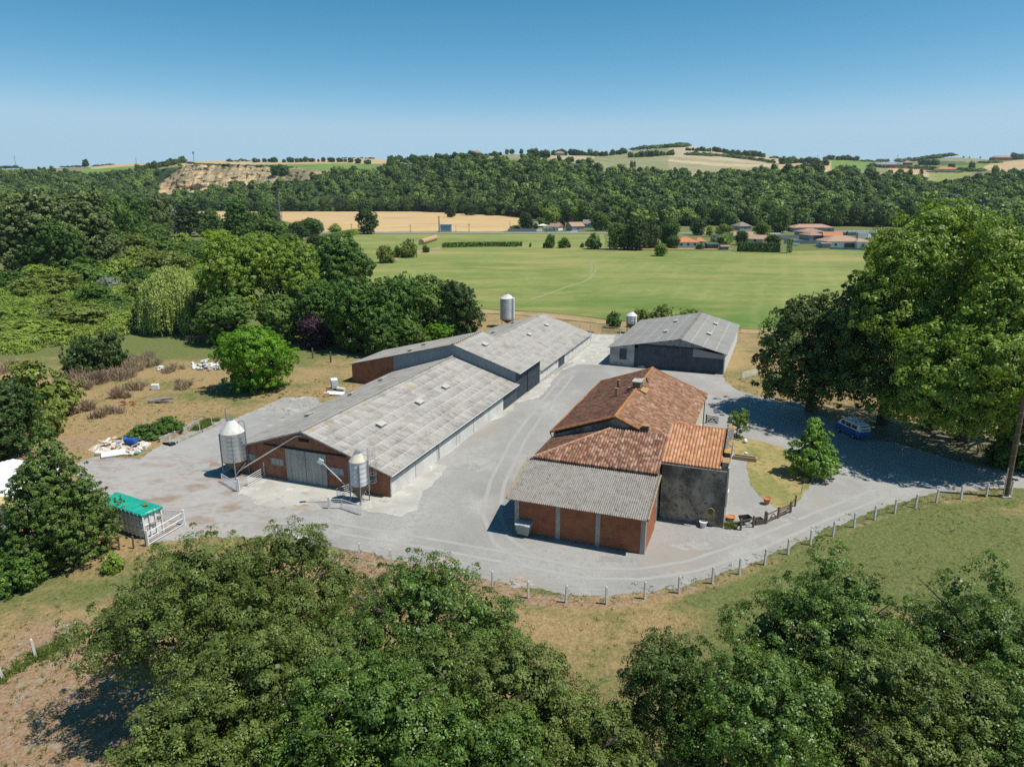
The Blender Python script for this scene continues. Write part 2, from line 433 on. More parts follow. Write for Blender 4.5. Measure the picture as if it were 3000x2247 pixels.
z6 = Z(600, 1150, 3.682); zl = Z(0, 800, 2.761); z7 = Z(1700, 850, 3.682); z5 = Z(2050, 1150, 3.682); z9 = Z(2400, 1150, 3.682); zr = Z(1300, 800, 2.761); zg = Z(1450, 1050, 2.7614)
yard = [g(*dd(*p)) for p in ((140, 1010), (205, 985), (300, 992), (345, 962), (470, 905), (640, 905), (800, 860), (1000, 770), (1120, 735), (1275, 722), (1345, 722), (1370, 770), (1555, 795))]
yard += [g(*z7(*p)) for p in ((1560, 960), (1580, 1000), (1700, 1080), (1900, 1140), (2070, 1180))]
yard += [g(*dd(*p)) for p in ((1745, 885), (1790, 905), (1880, 930), (1960, 965), (2030, 985))] + [g(*z9(*p)) for p in ((1600, 760), (1900, 815), (2210, 868))]
yard += [g(3150, 1400), g(3400, 1420), g(3400, 1455), g(3150, 1432)]
yard += [g(*z9(*p)) for p in ((2209, 1030), (1900, 1040), (1550, 1060), (1270, 1085), (1060, 1130), (820, 1195), (600, 1275), (380, 1350), (100, 1480))]
yard += [g(*dd(*p)) for p in ((1790, 1137), (1750, 1160), (1700, 1184), (1650, 1205), (1595, 1226), (1540, 1246), (1470, 1266), (1390, 1281), (1310, 1288), (1222, 1283), (1130, 1268), (1000, 1238), (900, 1218), (780, 1193), (690, 1178), (600, 1160), (510, 1160), (440, 1160), (390, 1168), (330, 1172), (262, 1150), (230, 1100), (185, 1050))]
sheet("gravel_yard", yard, .0, M_gravel, .22, .3, 2)
# dustier, browner west part of the yard
west = [g(*dd(*p)) for p in ((150, 1015), (205, 988), (300, 995), (345, 966), (450, 990), (540, 1030), (640, 1075), (690, 1095), (600, 1120), (500, 1130), (420, 1140), (390, 1164), (330, 1168), (266, 1148), (235, 1100), (190, 1052))]
sheet("dusty_yard", west, .006, M_dirtygravel, .5, .4, 3)
pad_l = [g(*p) for p in (zl(1300, 1440), zl(1440, 1388), zl(1700, 1268), zl(2209, 1045), zl(2290, 1010), zl(2500, 1000), zl(2570, 1010), zl(2600, 1055))] + [g(1000, 1160), g(860, 1280), g(720, 1340)] + [g(*p) for p in (zl(1900, 1440), zl(1640, 1508), zl(1500, 1480))]
sheet("concrete_pad", pad_l, .012, M_slabgrey, .10, .4, 4)
apron = [g(*p) for p in (z6(330, 1100), z6(440, 1010), z6(620, 890), z6(900, 940), z6(1330, 1000), z6(2000, 1120), z6(2209, 1000), z6(2209, 1285), z6(2130, 1345), z6(1950, 1310), z6(1720, 1270), z6(1500, 1220), z6(1350, 1180), z6(1060, 1200), z6(800, 1245), z6(640, 1235), z6(540, 1190), z6(470, 1110))]
sheet("concrete_apron", apron, .014, M_slab, .20, .25, 5)
z3 = Z(1100, 1050, 3.682)
strip = [g(*z3(*p)) for p in ((150, 1510), (400, 1320), (620, 1130), (850, 950), (1060, 780), (1230, 660), (1390, 560), (1560, 440), (1700, 330), (1790, 260), (2000, 130), (2150, 40))]
strip += [g(*zr(*p)) for p in ((1000, 730), (1180, 580), (1200, 490), (1390, 500), (1370, 560), (1320, 680), (1270, 745), (1080, 740), (960, 790), (870, 880), (830, 960), (760, 1010), (650, 1040), (560, 1060))]
strip += [g(*z3(*p)) for p in ((1500, 560), (1340, 650), (1220, 680), (1060, 800), (860, 970), (700, 1090), (640, 1130), (770, 1160), (690, 1290), (600, 1380), (500, 1440), (480, 1530), (450, 1640), (360, 1660), (250, 1640))]
sheet("concrete_strip", strip, .016, M_slab, .16, .25, 6)
lawn = [g(*z5(*p)) for p in ((370, 500), (480, 490), (700, 540), (900, 590), (1080, 720), (1240, 880), (1210, 960), (1130, 1095), (1030, 1205), (970, 1235), (900, 1262), (840, 1258), (700, 1152), (600, 1062), (530, 960), (515, 800), (500, 745), (440, 705), (372, 650))]
sheet("lawn", lawn, .018, M_lawn, .18, .25, 7)
# shade-side verge below the big trees: leaf litter
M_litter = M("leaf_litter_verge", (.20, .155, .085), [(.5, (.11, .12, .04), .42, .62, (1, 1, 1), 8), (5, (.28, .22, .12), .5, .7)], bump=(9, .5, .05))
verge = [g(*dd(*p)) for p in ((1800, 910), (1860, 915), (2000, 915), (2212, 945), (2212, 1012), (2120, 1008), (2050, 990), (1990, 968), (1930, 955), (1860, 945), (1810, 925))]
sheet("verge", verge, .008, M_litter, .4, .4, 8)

# ------------------------------------------------------------------ meadow, stubble field, road beyond
def meadow_mat():
    t = NT("mown_meadow"); v = t.coord()
    n1 = t.noise(v, .02, (1, 1, 1), 8, .6); n2 = t.noise(v, .11, (.5, 1.6, 1), 8, .65, 3); n3 = t.noise(v, .8, (.6, 1.4, 1), 6, .65, 7); n4 = t.noise(v, .03, (.5, 1.5, 1), 7, .62, 12)
    c = t.mix(t.ramp(n1, .38, .62), (.140, .188, .044), (.212, .248, .068))
    c = t.mix(t.ramp(n2, .42, .68), c, (.245, .265, .095))
    c = t.mix(t.ramp(n3, .5, .72), c, (.105, .155, .042))
    s = t.sep(v)
    fy = t.ramp(t.math('ADD', s[1], t.math('MULTIPLY', n1, 60)), 195, 240, 1.0, 0.0)
    c = t.mix(t.math('MULTIPLY', fy, .75), c, (.075, .155, .030))            # lusher strip at the near edge
    c = t.mix(t.math('MULTIPLY', t.ramp(n4, .50, .66), .8), c, (.33, .275, .105))
    x_ = t.math('ADD', t.math('ADD', t.math('MULTIPLY', s[0], .94), t.math('MULTIPLY', s[1], -.34)), t.math('MULTIPLY', n2, 9))
    st = t.math('SINE', t.math('MULTIPLY', x_, 2 * math.pi / 7.5))
    c = t.mix(t.math('MULTIPLY', t.ramp(st, .2, 1.0), t.math('MULTIPLY', t.ramp(n1, .40, .62, 0.0, .24), t.ramp(s[0], 0, 60))), c, (.33, .30, .13))
    t.bump(n3, .6, .2)
    return t.done(c, .95, .1)
mead = [g(*p) for p in ((860, 760), (905, 722), (1010, 690), (1050, 686.5), (1770, 686.5), (1775, 735), (2300, 738), (2420, 733), (2600, 735), (3050, 737), (3300, 742), (3300, 1010), (2600, 985), (2300, 970), (2167, 962), (1930, 945), (1800, 938), (1600, 915), (1412, 905), (1250, 880), (1000, 860), (900, 820))]
sheet("meadow", mead, .012, meadow_mat(), .5, 2.0, 9)
M_drystrip = M("dry_field_edge", (.36, .26, .13), [(.3, (.22, .21, .075), .45, .62, (1, 1, 1), 8), (2, (.27, .17, .09), .5, .7)])
sheet("dry_strip", [g(*p) for p in ((1380, 905), (1600, 919), (1780, 939), (1800, 945), (1760, 950), (1600, 930), (1500, 922), (1390, 918))], .03, M_drystrip, .5, 1.0, 10)
sheet("dry_strip", [g(*p) for p in ((2167, 965), (2300, 973), (2420, 978), (2420, 990), (2300, 985), (2160, 975))], .03, M_drystrip, .4, 1.0, 11)
sheet("dry_strip", [g(*p) for p in ((1480, 722.5), (1600, 723.5), (1800, 727), (2000, 728), (2150, 730), (2150, 732), (2000, 731.5), (1800, 731), (1600, 727), (1480, 725))], .05, M_drystrip, .8, 2.0, 12)
sheet("dry_strip", [g(*p) for p in ((1100, 772), (1160, 752), (1235, 732), (1300, 722), (1330, 723), (1250, 737), (1180, 756), (1130, 775))], .05, M_drystrip, .8, 2.0, 13)
def wheat_mat():
    t = NT("wheat_stubble"); v = t.coord(); s = t.sep(v)
    n1 = t.noise(v, .012, (1, 3, 1), 7, .6); n2 = t.noise(v, .08, (.4, 2.5, 1), 6, .6, 4)
    c = t.mix(t.ramp(n1, .38, .62), (.50, .345, .165), (.40, .27, .125))
    c = t.mix(t.ramp(n2, .45, .68), c, (.57, .42, .22))
    st = t.math('SINE', t.math('MULTIPLY', t.math('ADD', s[1], t.math('MULTIPLY', s[0], .13)), 2 * math.pi / 26))
    c = t.mix(t.ramp(st, .3, 1.0, 0, .35), c, (.58, .44, .24))
    return t.done(c, .95, .1)
M_wheat = wheat_mat()
sheet("wheat_field", [g(*p) for p in ((560, 620.5), (1240, 620.5), (1330, 624), (1440, 628), (1522, 640), (1512, 668), (1470, 679.5), (1060, 680.5), (940, 680.5), (880, 668), (860, 655), (800, 640), (600, 640))], .02, M_wheat, 1.2, 4.0, 14)
M_asph = M("worn_asphalt", (.30, .30, .295), [(.3, (.24, .24, .235), .45, .65), (3, (.34, .34, .335), .5, .7)])
yr = g(1500, 683.3)[1]
sheet("road", [(-330, yr - 3.4), (120, yr - 1.0), (520, yr + 60), (520, yr + 68), (120, yr + 6.5), (-330, yr + 3.6)], .03, M_asph, .1, 8.0, 15)
sheet("road", [g(*p) for p in ((1640, 681), (1668, 679), (1690, 668), (1702, 660), (1708, 660), (1702, 670), (1690, 681))], .04, M_asph, .1, 3.0, 16)
# tyre tracks in the meadow: two pale curved bands, each a narrow sheet of flattened grass
M_track = M("flattened_grass", (.27, .28, .13), [(.8, (.2, .24, .09), .4, .65)])
def band(name, pts, w, z, mat):
    P = [np.asarray(p[:2]) for p in pts]; Lp, Rp = [], []
    for i, p in enumerate(P):
        d = P[min(i + 1, len(P) - 1)] - P[max(i - 1, 0)]; d = d / np.linalg.norm(d); n = np.array([-d[1], d[0]]) * w / 2
        Lp.append(p + n); Rp.append(p - n)
    sheet(name, Lp + Rp[::-1], z, mat, w * .12, .8, 21)
z8 = Z(1480, 600, 4.424)
for off in (0, 12):
    band("wheel_track", [g(*zr(x, y)) for x, y in ((1215 - off * .3, 0), (1190 - off, 45), (1130 - off, 75), (1000 - off, 115), (860 - off, 165), (700, 225 - off))], .7, .03 + off * .0006, M_track)
    band("wheel_track", [g(*z8(x, y)) for x, y in ((1060 + off * 3, 712), (1110 + off * 4, 770), (1125 + off * 4.5, 830), (1100 + off * 5, 884))], .8, .05 + off * .0006, M_track)

# wheel tracks, damp patches and dust on the gravel
M_tyre = M("compacted_pale_gravel", (.345, .335, .311), [(.6, (.318, .308, .286), .38, .62, (1, 1, 1), 8), (9, (.30, .29, .27), .5, .7)], bump=(14, .6, .04))
M_damp = M("dark_fine_gravel", (.27, .262, .245), [(.8, (.35, .335, .31), .40, .58, (1, 1, 1), 8), (9, (.20, .195, .18), .5, .7)], bump=(14, .6, .04))
M_dust = M("reddish_dust", (.33, .255, .18), [(.8, (.36, .34, .31), .40, .56, (1, 1, 1), 8), (3, (.24, .16, .10), .5, .68)])
def track(pts, off, w, z, mat=None):
    P = [np.asarray(p[:2]) for p in pts]; Q = []
    for i, p in enumerate(P):
        d = P[min(i + 1, len(P) - 1)] - P[max(i - 1, 0)]; d /= np.linalg.norm(d); Q.append(p + np.array([-d[1], d[0]]) * off)
    t_ = np.linspace(0, len(Q) - 1, len(Q) * 5); xs = np.interp(t_, range(len(Q)), [q[0] for q in Q]); ys = np.interp(t_, range(len(Q)), [q[1] for q in Q])
    band("wheel_track", list(zip(xs, ys)), w, z, mat or M_tyre)
R1 = [g(*dd(*p)) for p in ((2190, 1026), (2050, 1036), (1900, 1066), (1760, 1120), (1620, 1180), (1500, 1222), (1380, 1240), (1270, 1238), (1150, 1215), (1085, 1170), (1060, 1110), (1075, 1040), (1120, 950), (1180, 870), (1230, 810))]
R2 = [g(*dd(*p)) for p in ((1250, 1232), (1120, 1205), (960, 1175), (800, 1150), (640, 1120), (500, 1110), (420, 1070), (400, 1020))]
for o_ in (-.8, .8):
    track(R1, o_, .42, .005)
    track(R2[:6], o_ + .3, .42, .0065)
for (x, y, r_, m_) in ((850, 990, 1.6, M_damp), (1010, 1010, 1.2, M_damp), (1150, 800, 1.5, M_damp), (700, 1140, 1.4, M_damp), (430, 1010, 1.6, M_damp), (930, 900, .9, M_dust), (880, 950, .8, M_dust), (1000, 840, .7, M_dust), (960, 1215, 1.2, M_dust), (1120, 1258, 1.0, M_dust), (1650, 860, 1.6, M_dust), (1720, 870, 1.2, M_dust), (320, 1130, 1.5, M_dust), (470, 1145, 1.2, M_dust), (560, 1075, .9, M_dust), (640, 1095, 1.1, M_dust), (1500, 1180, 1.4, M_damp), (1330, 1205, 1.2, M_damp), (1700, 1120, 1.0, M_damp)):
    c_ = g(*dd(x, y)); rp_ = np.random.default_rng(int(x)); n_ = 18
    sheet("ground_patch", [c_ + np.array([math.cos(a) * r_ * rp_.uniform(.5, 1.2) * 1.5, math.sin(a) * r_ * rp_.uniform(.4, 1.0), 0]) for a in np.linspace(0, 2 * math.pi, n_, endpoint=False)], .0085 + .0002 * (x % 7), m_, .12, .15, x)

# ================================================================== HILLS
#            x : wood foot y, wood top y, crest y   (ground, photo pixels)
PROF = [(-500, 618, 508, 497), (0, 618, 508, 496), (120, 618, 506, 495), (250, 618, 512, 491), (330, 618, 514, 483), (420, 618, 505, 479), (500, 618, 492, 477), (560, 618, 488, 474), (640, 618, 488, 471), (740, 620, 492, 474), (850, 620, 498, 473),
        (960, 620, 503, 468), (1030, 620, 507, 465), (1090, 620, 506, 464), (1140, 620, 488, 471), (1220, 620, 478, 472), (1320, 624, 470, 462), (1400, 628, 468, 456), (1500, 634, 470, 453), (1600, 645, 474, 455), (1700, 655, 482, 455),
        (1800, 660, 502, 447), (1900, 662, 509, 438), (1960, 662, 512, 432), (2020, 663, 513, 429), (2100, 663, 512, 438), (2200, 663, 508, 451), (2300, 663, 500, 464), (2400, 664, 500, 468), (2520, 665, 508, 469),
        (2600, 666, 516, 477), (2660, 668, 524, 475), (2740, 670, 542, 464), (2820, 672, 532, 462), (2900, 674, 516, 469), (3000, 676, 510, 465), (3500, 676, 510, 470)]
PF = np.array(PROF, float)
# fraction of the way up the slope / distances
def prof(x):
    yf = np.interp(x, PF[:, 0], PF[:, 1]); yt = np.interp(x, PF[:, 0], PF[:, 2]); yc = np.interp(x, PF[:, 0], PF[:, 3])
    Yf = (H / np.tan(np.arctan((yf - CY) / F) + PITCH)); Yt = np.interp(x, [-500, 400, 900, 1500, 2200, 3000, 3500], [1320, 1300, 1220, 1000, 960, 960, 960]); Yc = np.interp(x, [-500, 600, 1000, 1500, 2000, 2600, 3500], [1850, 1700, 1750, 1500, 1700, 2000, 1900])
    return yf, yt, yc, Yf, Yt, Yc
CLIFF_T = [(455, 563), (470, 545), (500, 520), (520, 500), (545, 484), (640, 484), (760, 488), (850, 494), (960, 503), (1000, 510)]     # top edge
CLIFF_B = [(455, 565), (500, 566), (545, 566), (620, 548), (700, 542), (770, 541), (860, 528), (930, 522), (1000, 512)]
def cliff_range(x):
    tx = np.interp(x, *zip(*CLIFF_T)); bx = np.interp(x, *zip(*CLIFF_B)); ok = (x > 456) & (x < 1000)
    return tx, bx, ok
def rowpt(x, k):
    """hill surface; k in 0..3 : 0-1 wooded slope, 1-2 fields up to the crest, 2-3 behind the crest. returns photo y and distance"""
    yf, yt, yc, Yf, Yt, Yc = prof(x)
    a = np.clip(k, 0, 1)
    tx, bx, ok = cliff_range(x)
    # cliff: the upper part of the wooded slope stands nearly upright
    yl = yf + (yt - yf) * a
    Dl = Yf + (Yt - Yf) * (a * .75 + .25 * a ** 2)
    kc0, kc1 = .55, .97
    yb = np.where(a < kc0, yf + (bx - yf) * a / kc0, np.where(a < kc1, bx + (tx - bx) * (a - kc0) / (kc1 - kc0), tx + (yt - tx) * (a - kc1) / (1 - kc1)))
    Dc0 = Yt - 95
    Db = np.where(a < kc0, Yf + (Dc0 - Yf) * a / kc0, np.where(a < kc1, Dc0 + 70 * (a - kc0) / (kc1 - kc0), Dc0 + 70 + 25 * (a - kc1) / (1 - kc1)))
    wgt = np.clip(np.minimum((x - 440) / 25, (1010 - x) / 40), 0, 1)
    y1 = yl * (1 - wgt) + yb * wgt; D1 = Dl * (1 - wgt) + Db * wgt
    b = np.clip(k - 1, 0, 1); c = np.clip(k - 2, 0, 1)
    y = y1 + (yc - yt) * b; D = D1 + (Yc - Yt) * b
    y = y + 14 * c ** 1.3; D = D + 900 * c
    return y, D
def hill_at(x, y):
    """place on the hill seen at photo pixel (x, y)"""
    ks = np.linspace(0, 2, 400); yy, DD = rowpt(np.full(400, float(x)), ks)
    i = int(np.argmax(yy <= y)) if (yy <= y).any() else 399
    return atY(x, y, DD[i])
hx = np.concatenate([np.arange(-500, 440, 7.0), np.arange(440, 1010, 2.2), np.arange(1010, 3501, 7.0)])
hk = np.concatenate([np.linspace(0, .5, 18), np.linspace(.5, 1, 64)[1:], np.linspace(1, 2, 40)[1:], np.linspace(2, 3, 8)[1:]])
KK, XX = np.meshgrid(hk, hx, indexing='ij')
YY, DDm = rowpt(XX, KK)
u = (XX - CX) / F; v_ = (YY - CY) / F
ry = cp - v_ * sp; rz_ = -sp - v_ * cp; T_ = DDm / ry
HX, HY, HZ = u * T_, DDm, H + rz_ * T_
tx_, bx_, ok_ = cliff_range(XX)
wob = smooth_noise2(HX, HZ * 3, 5, 5, .05)
in_cl = ok_ & (YY < bx_ + 4) & (YY > tx_ - 3)
HY = HY + np.where(in_cl, 8 * wob + 7 * smooth_noise2(HX, HZ * .3, 14, 4, .16), 0)
HZ = np.where(KK < .03, -1.0, HZ)
# land use: field colours are what the ground there is
def inpoly(x, y, P):
    P = np.asarray(P, float); r = np.zeros(x.shape, bool); j = len(P) - 1
    for i in range(len(P)):
        xi, yi = P[i]; xj, yj = P[j]
        c_ = ((yi > y) != (yj > y)) & (x < (xj - xi) * (y - yi) / (yj - yi + 1e-9) + xi)
        r ^= c_; j = i
    return r
TAN, GRN, OLV, PALE, DGR = (.46, .335, .185), (.155, .235, .055), (.235, .235, .12), (.40, .335, .215), (.05, .085, .032)
HFIELDS = [([(-500, 485), (-500, 512), (110, 508), (120, 485)], (.17, .22, .08)), ([(250, 484), (245, 515), (345, 516), (400, 495), (420, 478), (330, 478)], GRN), ([(270, 496), (425, 484), (430, 470), (250, 470)], TAN), ([(440, 484), (960, 490), (1000, 460), (440, 460)], TAN),
           ([(690, 500), (690, 484), (960, 480), (1115, 483), (1100, 509), (1000, 509)], GRN), ([(960, 479), (960, 455), (1160, 455), (1160, 481)], TAN),
           ([(1410, 440), (1410, 462), (1600, 468), (1600, 440)], OLV), ([(1600, 440), (1600, 466), (1730, 474), (1760, 440)], PALE), ([(1740, 500), (1730, 476), (1790, 440), (1990, 440), (1990, 515)], OLV),
           ([(1960, 459), (1960, 420), (2120, 420), (2300, 470), (2260, 486)], PALE), ([(1960, 459), (2260, 484), (2270, 500), (2100, 516), (1960, 516)], (.30, .27, .155)), ([(1960, 468), (2170, 482), (2270, 484), (2270, 490), (2130, 488), (1960, 474)], (.47, .38, .23)), ([(2280, 460), (2280, 500), (2430, 505), (2440, 460)], TAN), ([(2430, 470), (2445, 505), (2560, 500), (2545, 460)], GRN),
           ([(2600, 492), (2600, 520), (2725, 520), (2725, 494)], TAN), ([(2560, 470), (2560, 492), (3100, 498), (3100, 486), (2880, 480), (2700, 480)], GRN), ([(2725, 500), (2715, 555), (2830, 545), (2850, 505)], (.25, .27, .085)),
           ([(2680, 486), (2720, 468), (2860, 460), (2850, 484)], (.09, .13, .05)), ([(2730, 470), (2840, 452), (2900, 460), (2890, 478)], OLV), ([(2870, 498), (2900, 480), (3000, 468), (3400, 468), (3400, 500), (3000, 504)], TAN), ([(3000, 500), (3400, 500), (3400, 520), (2950, 510)], GRN)]
hc = np.empty(XX.shape + (4,)); hc[..., :3] = DGR; hc[..., 3] = 1
hc[..., :3] = np.where((KK > 1.02)[..., None], np.array(OLV) * .9, hc[..., :3])
for P, c_ in HFIELDS:
    m_ = inpoly(XX, YY, P) & (KK <= 2.01); hc[m_, :3] = c_
strata = np.sin(HZ * 1.1 + 2 * smooth_noise2(HX, HY, 12, 3, .03)) * .5 + .5
gully = smooth_noise2(HX, HZ * .35, 14, 4, .16)
rock = np.array((.50, .37, .21)) * (.82 + .25 * strata)[..., None] * (1 + .12 * gully)[..., None]
veg = np.clip((XX - 600) / 60, 0, 1) * .42 + .55 * smooth_noise2(HX, HZ * 1.1, 17, 5, .05) + .3 * rng0.normal(size=XX.shape) > .38
rock = np.where(veg[..., None], np.array((.19, .165, .10)), rock)
hc[in_cl, :3] = rock[in_cl]
def hills_mat():
    t = NT("hill_land"); v = t.coord()
    a = t.n('ShaderNodeAttribute', attribute_name='land').outputs['Color']
    n1 = t.noise(v, .02, (1, 1, 1), 8, .65); n2 = t.noise(v, .12, (1, 1, .6), 6, .65, 4)
    hs = t.n('ShaderNodeHueSaturation'); t.l(a, hs.inputs['Color']); t.l(t.ramp(n1, .3, .7, .78, 1.2), hs.inputs['Value'])
    hs2 = t.n('ShaderNodeHueSaturation'); t.l(hs.outputs[0], hs2.inputs['Color']); t.l(t.ramp(n2, .35, .7, .85, 1.12), hs2.inputs['Value'])
    return t.done(hs2.outputs[0], .95, .1)
hi = np.arange(KK.size).reshape(KK.shape)
hq = np.stack([hi[:-1, :-1], hi[:-1, 1:], hi[1:, 1:], hi[1:, :-1]], -1).reshape(-1, 4)
hm = np_mesh("hills", np.stack([HX, HY, HZ], -1).reshape(-1, 3), hq, [hills_mat()], {'land': ('POINT', 'FLOAT_COLOR', hc)}, smooth=True)
tag(link_mesh("hills", hm), kind='structure')
# ================================================================== BUILDINGS
M_roof1 = sheet_roof_mat("fibre_cement_pale", (.43, .405, .36), (.115, .11, .105), 1.0, .975, 1.45, .35)
M_roof2 = sheet_roof_mat("fibre_cement_grey", (.38, .36, .32), (.15, .145, .135), .6, .985, 1.5, .35)
M_roof3 = sheet_roof_mat("fibre_cement_dark", (.275, .27, .25), (.155, .152, .148), .4, .99, 2.1, 1.0)
M_roofg = M("mossy_fibre_cement", (.285, .268, .24), [(1.2, (.23, .21, .18), .42, .66, (1, 1, 1), 7), (5, (.10, .085, .07), .56, .68), (11, (.36, .335, .295), .58, .76), (2.5, (.36, .25, .12), .66, .76)])
M_ventcap = M("vent_cap_plastic", (.46, .44, .38), [(5, (.3, .29, .26), .5, .75)])
M_gutter = M("pale_gutter", (.55, .55, .53), [(4, (.38, .37, .35), .5, .7)], rough=.5, metal=.2)
M_clad = M("grey_blue_cladding", (.235, .27, .30), [(3, (.185, .21, .235), .45, .7, (1, 1, .12)), (.5, (.28, .30, .32), .5, .75)], rough=.6)
M_door_grey = M("faded_grey_door", (.40, .395, .365), [(2, (.28, .275, .255), .42, .68, (1, 1, .15)), (6, (.48, .47, .44), .55, .75, (1, 1, .2)), (1.1, (.18, .17, .16), .62, .78)])
M_tile_old = tile_mat("old_brown_canal_tiles", ((.13, .062, .04), (.27, .128, .078), (.44, .28, .20)), (.075, .055, .043), .6, (.52, .44, .36), None)
M_tile_dark = tile_mat("dark_mossy_canal_tiles", ((.10, .048, .034), (.17, .078, .05), (.26, .13, .085)), (.06, .045, .038), .7, (.38, .31, .25), (.20, .13, .06))
M_tile_red = tile_mat("weathered_red_tiles", ((.20, .09, .05), (.31, .15, .088), (.44, .29, .20)), (.115, .07, .048), .6, (.54, .46, .38), (.34, .21, .09))
M_tile_or = tile_mat("orange_tiles", ((.39, .175, .088), (.49, .24, .13), (.57, .34, .21)), (.25, .12, .06), .45, (.56, .45, .34), (.40, .25, .08))

def roof_surface(name, P0, U, V, Lu, Lv, mat, parent, per=0, amp=0, course=0, stepz=0, thick=.09, clip0=None, clip1=None, seg=6, sag=0.0):
    P0 = np.array(P0, float); U = np.array(U, float); V = np.array(V, float)
    U /= np.linalg.norm(U); V /= np.linalg.norm(V); N = np.cross(U, V); N /= np.linalg.norm(N)
    if N[2] < 0: N = -N
    us = np.linspace(0, Lu, max(2, int(round(Lu / per * seg)) + 1)) if per else np.linspace(0, Lu, 12)
    if course:
        k = int(math.ceil(Lv / course)); vv = []
        for i in range(k):
            vv += [i * course + (.002 if i else 0), min(Lv, (i + 1) * course)]
        vs_ = np.array(vv)
    else: vs_ = np.linspace(0, Lv, 8)
    uu, ww = np.meshgrid(us, vs_, indexing='xy')
    h = np.zeros_like(uu)
    if per: h += amp * (np.abs(np.sin(math.pi * uu / per)) ** .8 if course else .5 + .5 * np.sin(2 * math.pi * uu / per))
    if course:
        cell = np.floor(uu / per + 1e-6) * 57.3 + np.floor(ww / course + 1e-4) * 113.7
        h += stepz * (1 - np.clip((ww / course + 1e-4) % 1.0, 0, 1)) + .012 * np.sin(cell * 12.9898)
    if sag: h -= sag * np.sin(math.pi * uu / Lu) * np.sin(math.pi * ww / Lv) - .02 * np.sin(uu * .9 + ww * .7)
    u2 = uu.copy()
    if clip0 is not None: u2 = np.maximum(u2, np.interp(ww, (0, Lv), clip0))
    if clip1 is not None: u2 = np.minimum(u2, np.interp(ww, (0, Lv), clip1))
    Pn = P0 + u2[..., None] * U + ww[..., None] * V + h[..., None] * N
    R, C = uu.shape; ix = np.arange(R * C).reshape(R, C)
    q = np.stack([ix[:-1, :-1], ix[:-1, 1:], ix[1:, 1:], ix[1:, :-1]], -1).reshape(-1, 4)
    V3 = Pn.reshape(-1, 3)
    # underside and rim
    bot = V3 - N * thick - (h.reshape(-1, 1) * N)
    rim = list(ix[0, :]) + list(ix[1:, -1]) + list(ix[-1, -2::-1]) + list(ix[-2:0:-1, 0])
    nb = len(V3); rb = {int(v): nb + i for i, v in enumerate(rim)}
    V4 = np.concatenate([V3, bot[rim]])
    side = [(rim[i], rb[int(rim[i])], rb[int(rim[(i + 1) % len(rim)])], rim[(i + 1) % len(rim)]) for i in range(len(rim))]
    faces = [tuple(int(a) for a in f) for f in q] + [tuple(int(a) for a in f) for f in side] + [tuple(nb + i for i in range(len(rim) - 1, -1, -1))]
    me = bpy.data.meshes.new(name); me.from_pydata([tuple(p) for p in V4], [], faces)
    uvl = me.uv_layers.new(name="uv")
    uvx = (u2 / per if course else u2).reshape(-1) ; uvy = (ww / course if course else ww).reshape(-1)
    uvx = np.concatenate([uvx, uvx[rim]]); uvy = np.concatenate([uvy, uvy[rim]])
    li = np.empty(len(me.loops), np.int32); me.loops.foreach_get('vertex_index', li)
    # each tile keeps one cell: use the face centre for the uv when tiled
    dat = np.stack([uvx[li], uvy[li]], -1)
    if course:
        tot = np.empty(len(me.polygons), np.int32); me.polygons.foreach_get('loop_total', tot)
        pid = np.repeat(np.arange(len(tot)), tot)
        cx_ = np.bincount(pid, dat[:, 0]) / tot; cy_ = np.bincount(pid, dat[:, 1]) / tot
        dat = np.stack([cx_[pid], cy_[pid]], -1)
    uvl.data.foreach_set('uv', dat.astype(np.float32).ravel())
    me.materials.append(mat); me.update()
    return link_mesh(name, me, parent)

O1 = g(1143, 1457)
def lo(P, O=O1):
    q = np.asarray(P) - O; return np.array([q @ AX, -(q @ BX), q[2]])
def roof_hit(px, py, O, zfun_plane):
    """zfun_plane: (p0, normal) in world"""
    return lo(onplane(px, py, *zfun_plane), O)
def w2(p, O=O1): return O + AX * p[0] - BX * p[1] + np.array([0, 0, p[2]])

def gable_wall(mb, x0, x1, pts):
    mb.ext([(x0, y, z) for (y, z) in pts], (x1 - x0, 0, 0)); return mb

def vents(parent, roofpart, O, ridge_y, ridge_z, eave_y, eave_z, pixels):
    """small raised ventilator boxes, placed where the photo shows them on one slope"""
    a = w2((0, ridge_y, ridge_z), O); b = w2((10, ridge_y, ridge_z), O); c = w2((0, eave_y, eave_z), O)
    n = np.cross(b - a, c - a); n /= np.linalg.norm(n)
    ang = math.atan2(ridge_z - eave_z, -(ridge_y - eave_y))
    for p in pixels:
        q = lo(onplane(p[0], p[1], a, n), O)
        mb = MB(); tl = math.atan2(eave_z - ridge_z, eave_y - ridge_y)
        mb.obox((q[0], q[1], q[2] + .14), (1.05, .62, .24), 0, (tl, 0)); mb.obox((q[0], q[1], q[2] + .30), (1.25, .80, .07), 0, (tl, 0))
        mb.build("roof_vent", M_ventcap, roofpart)

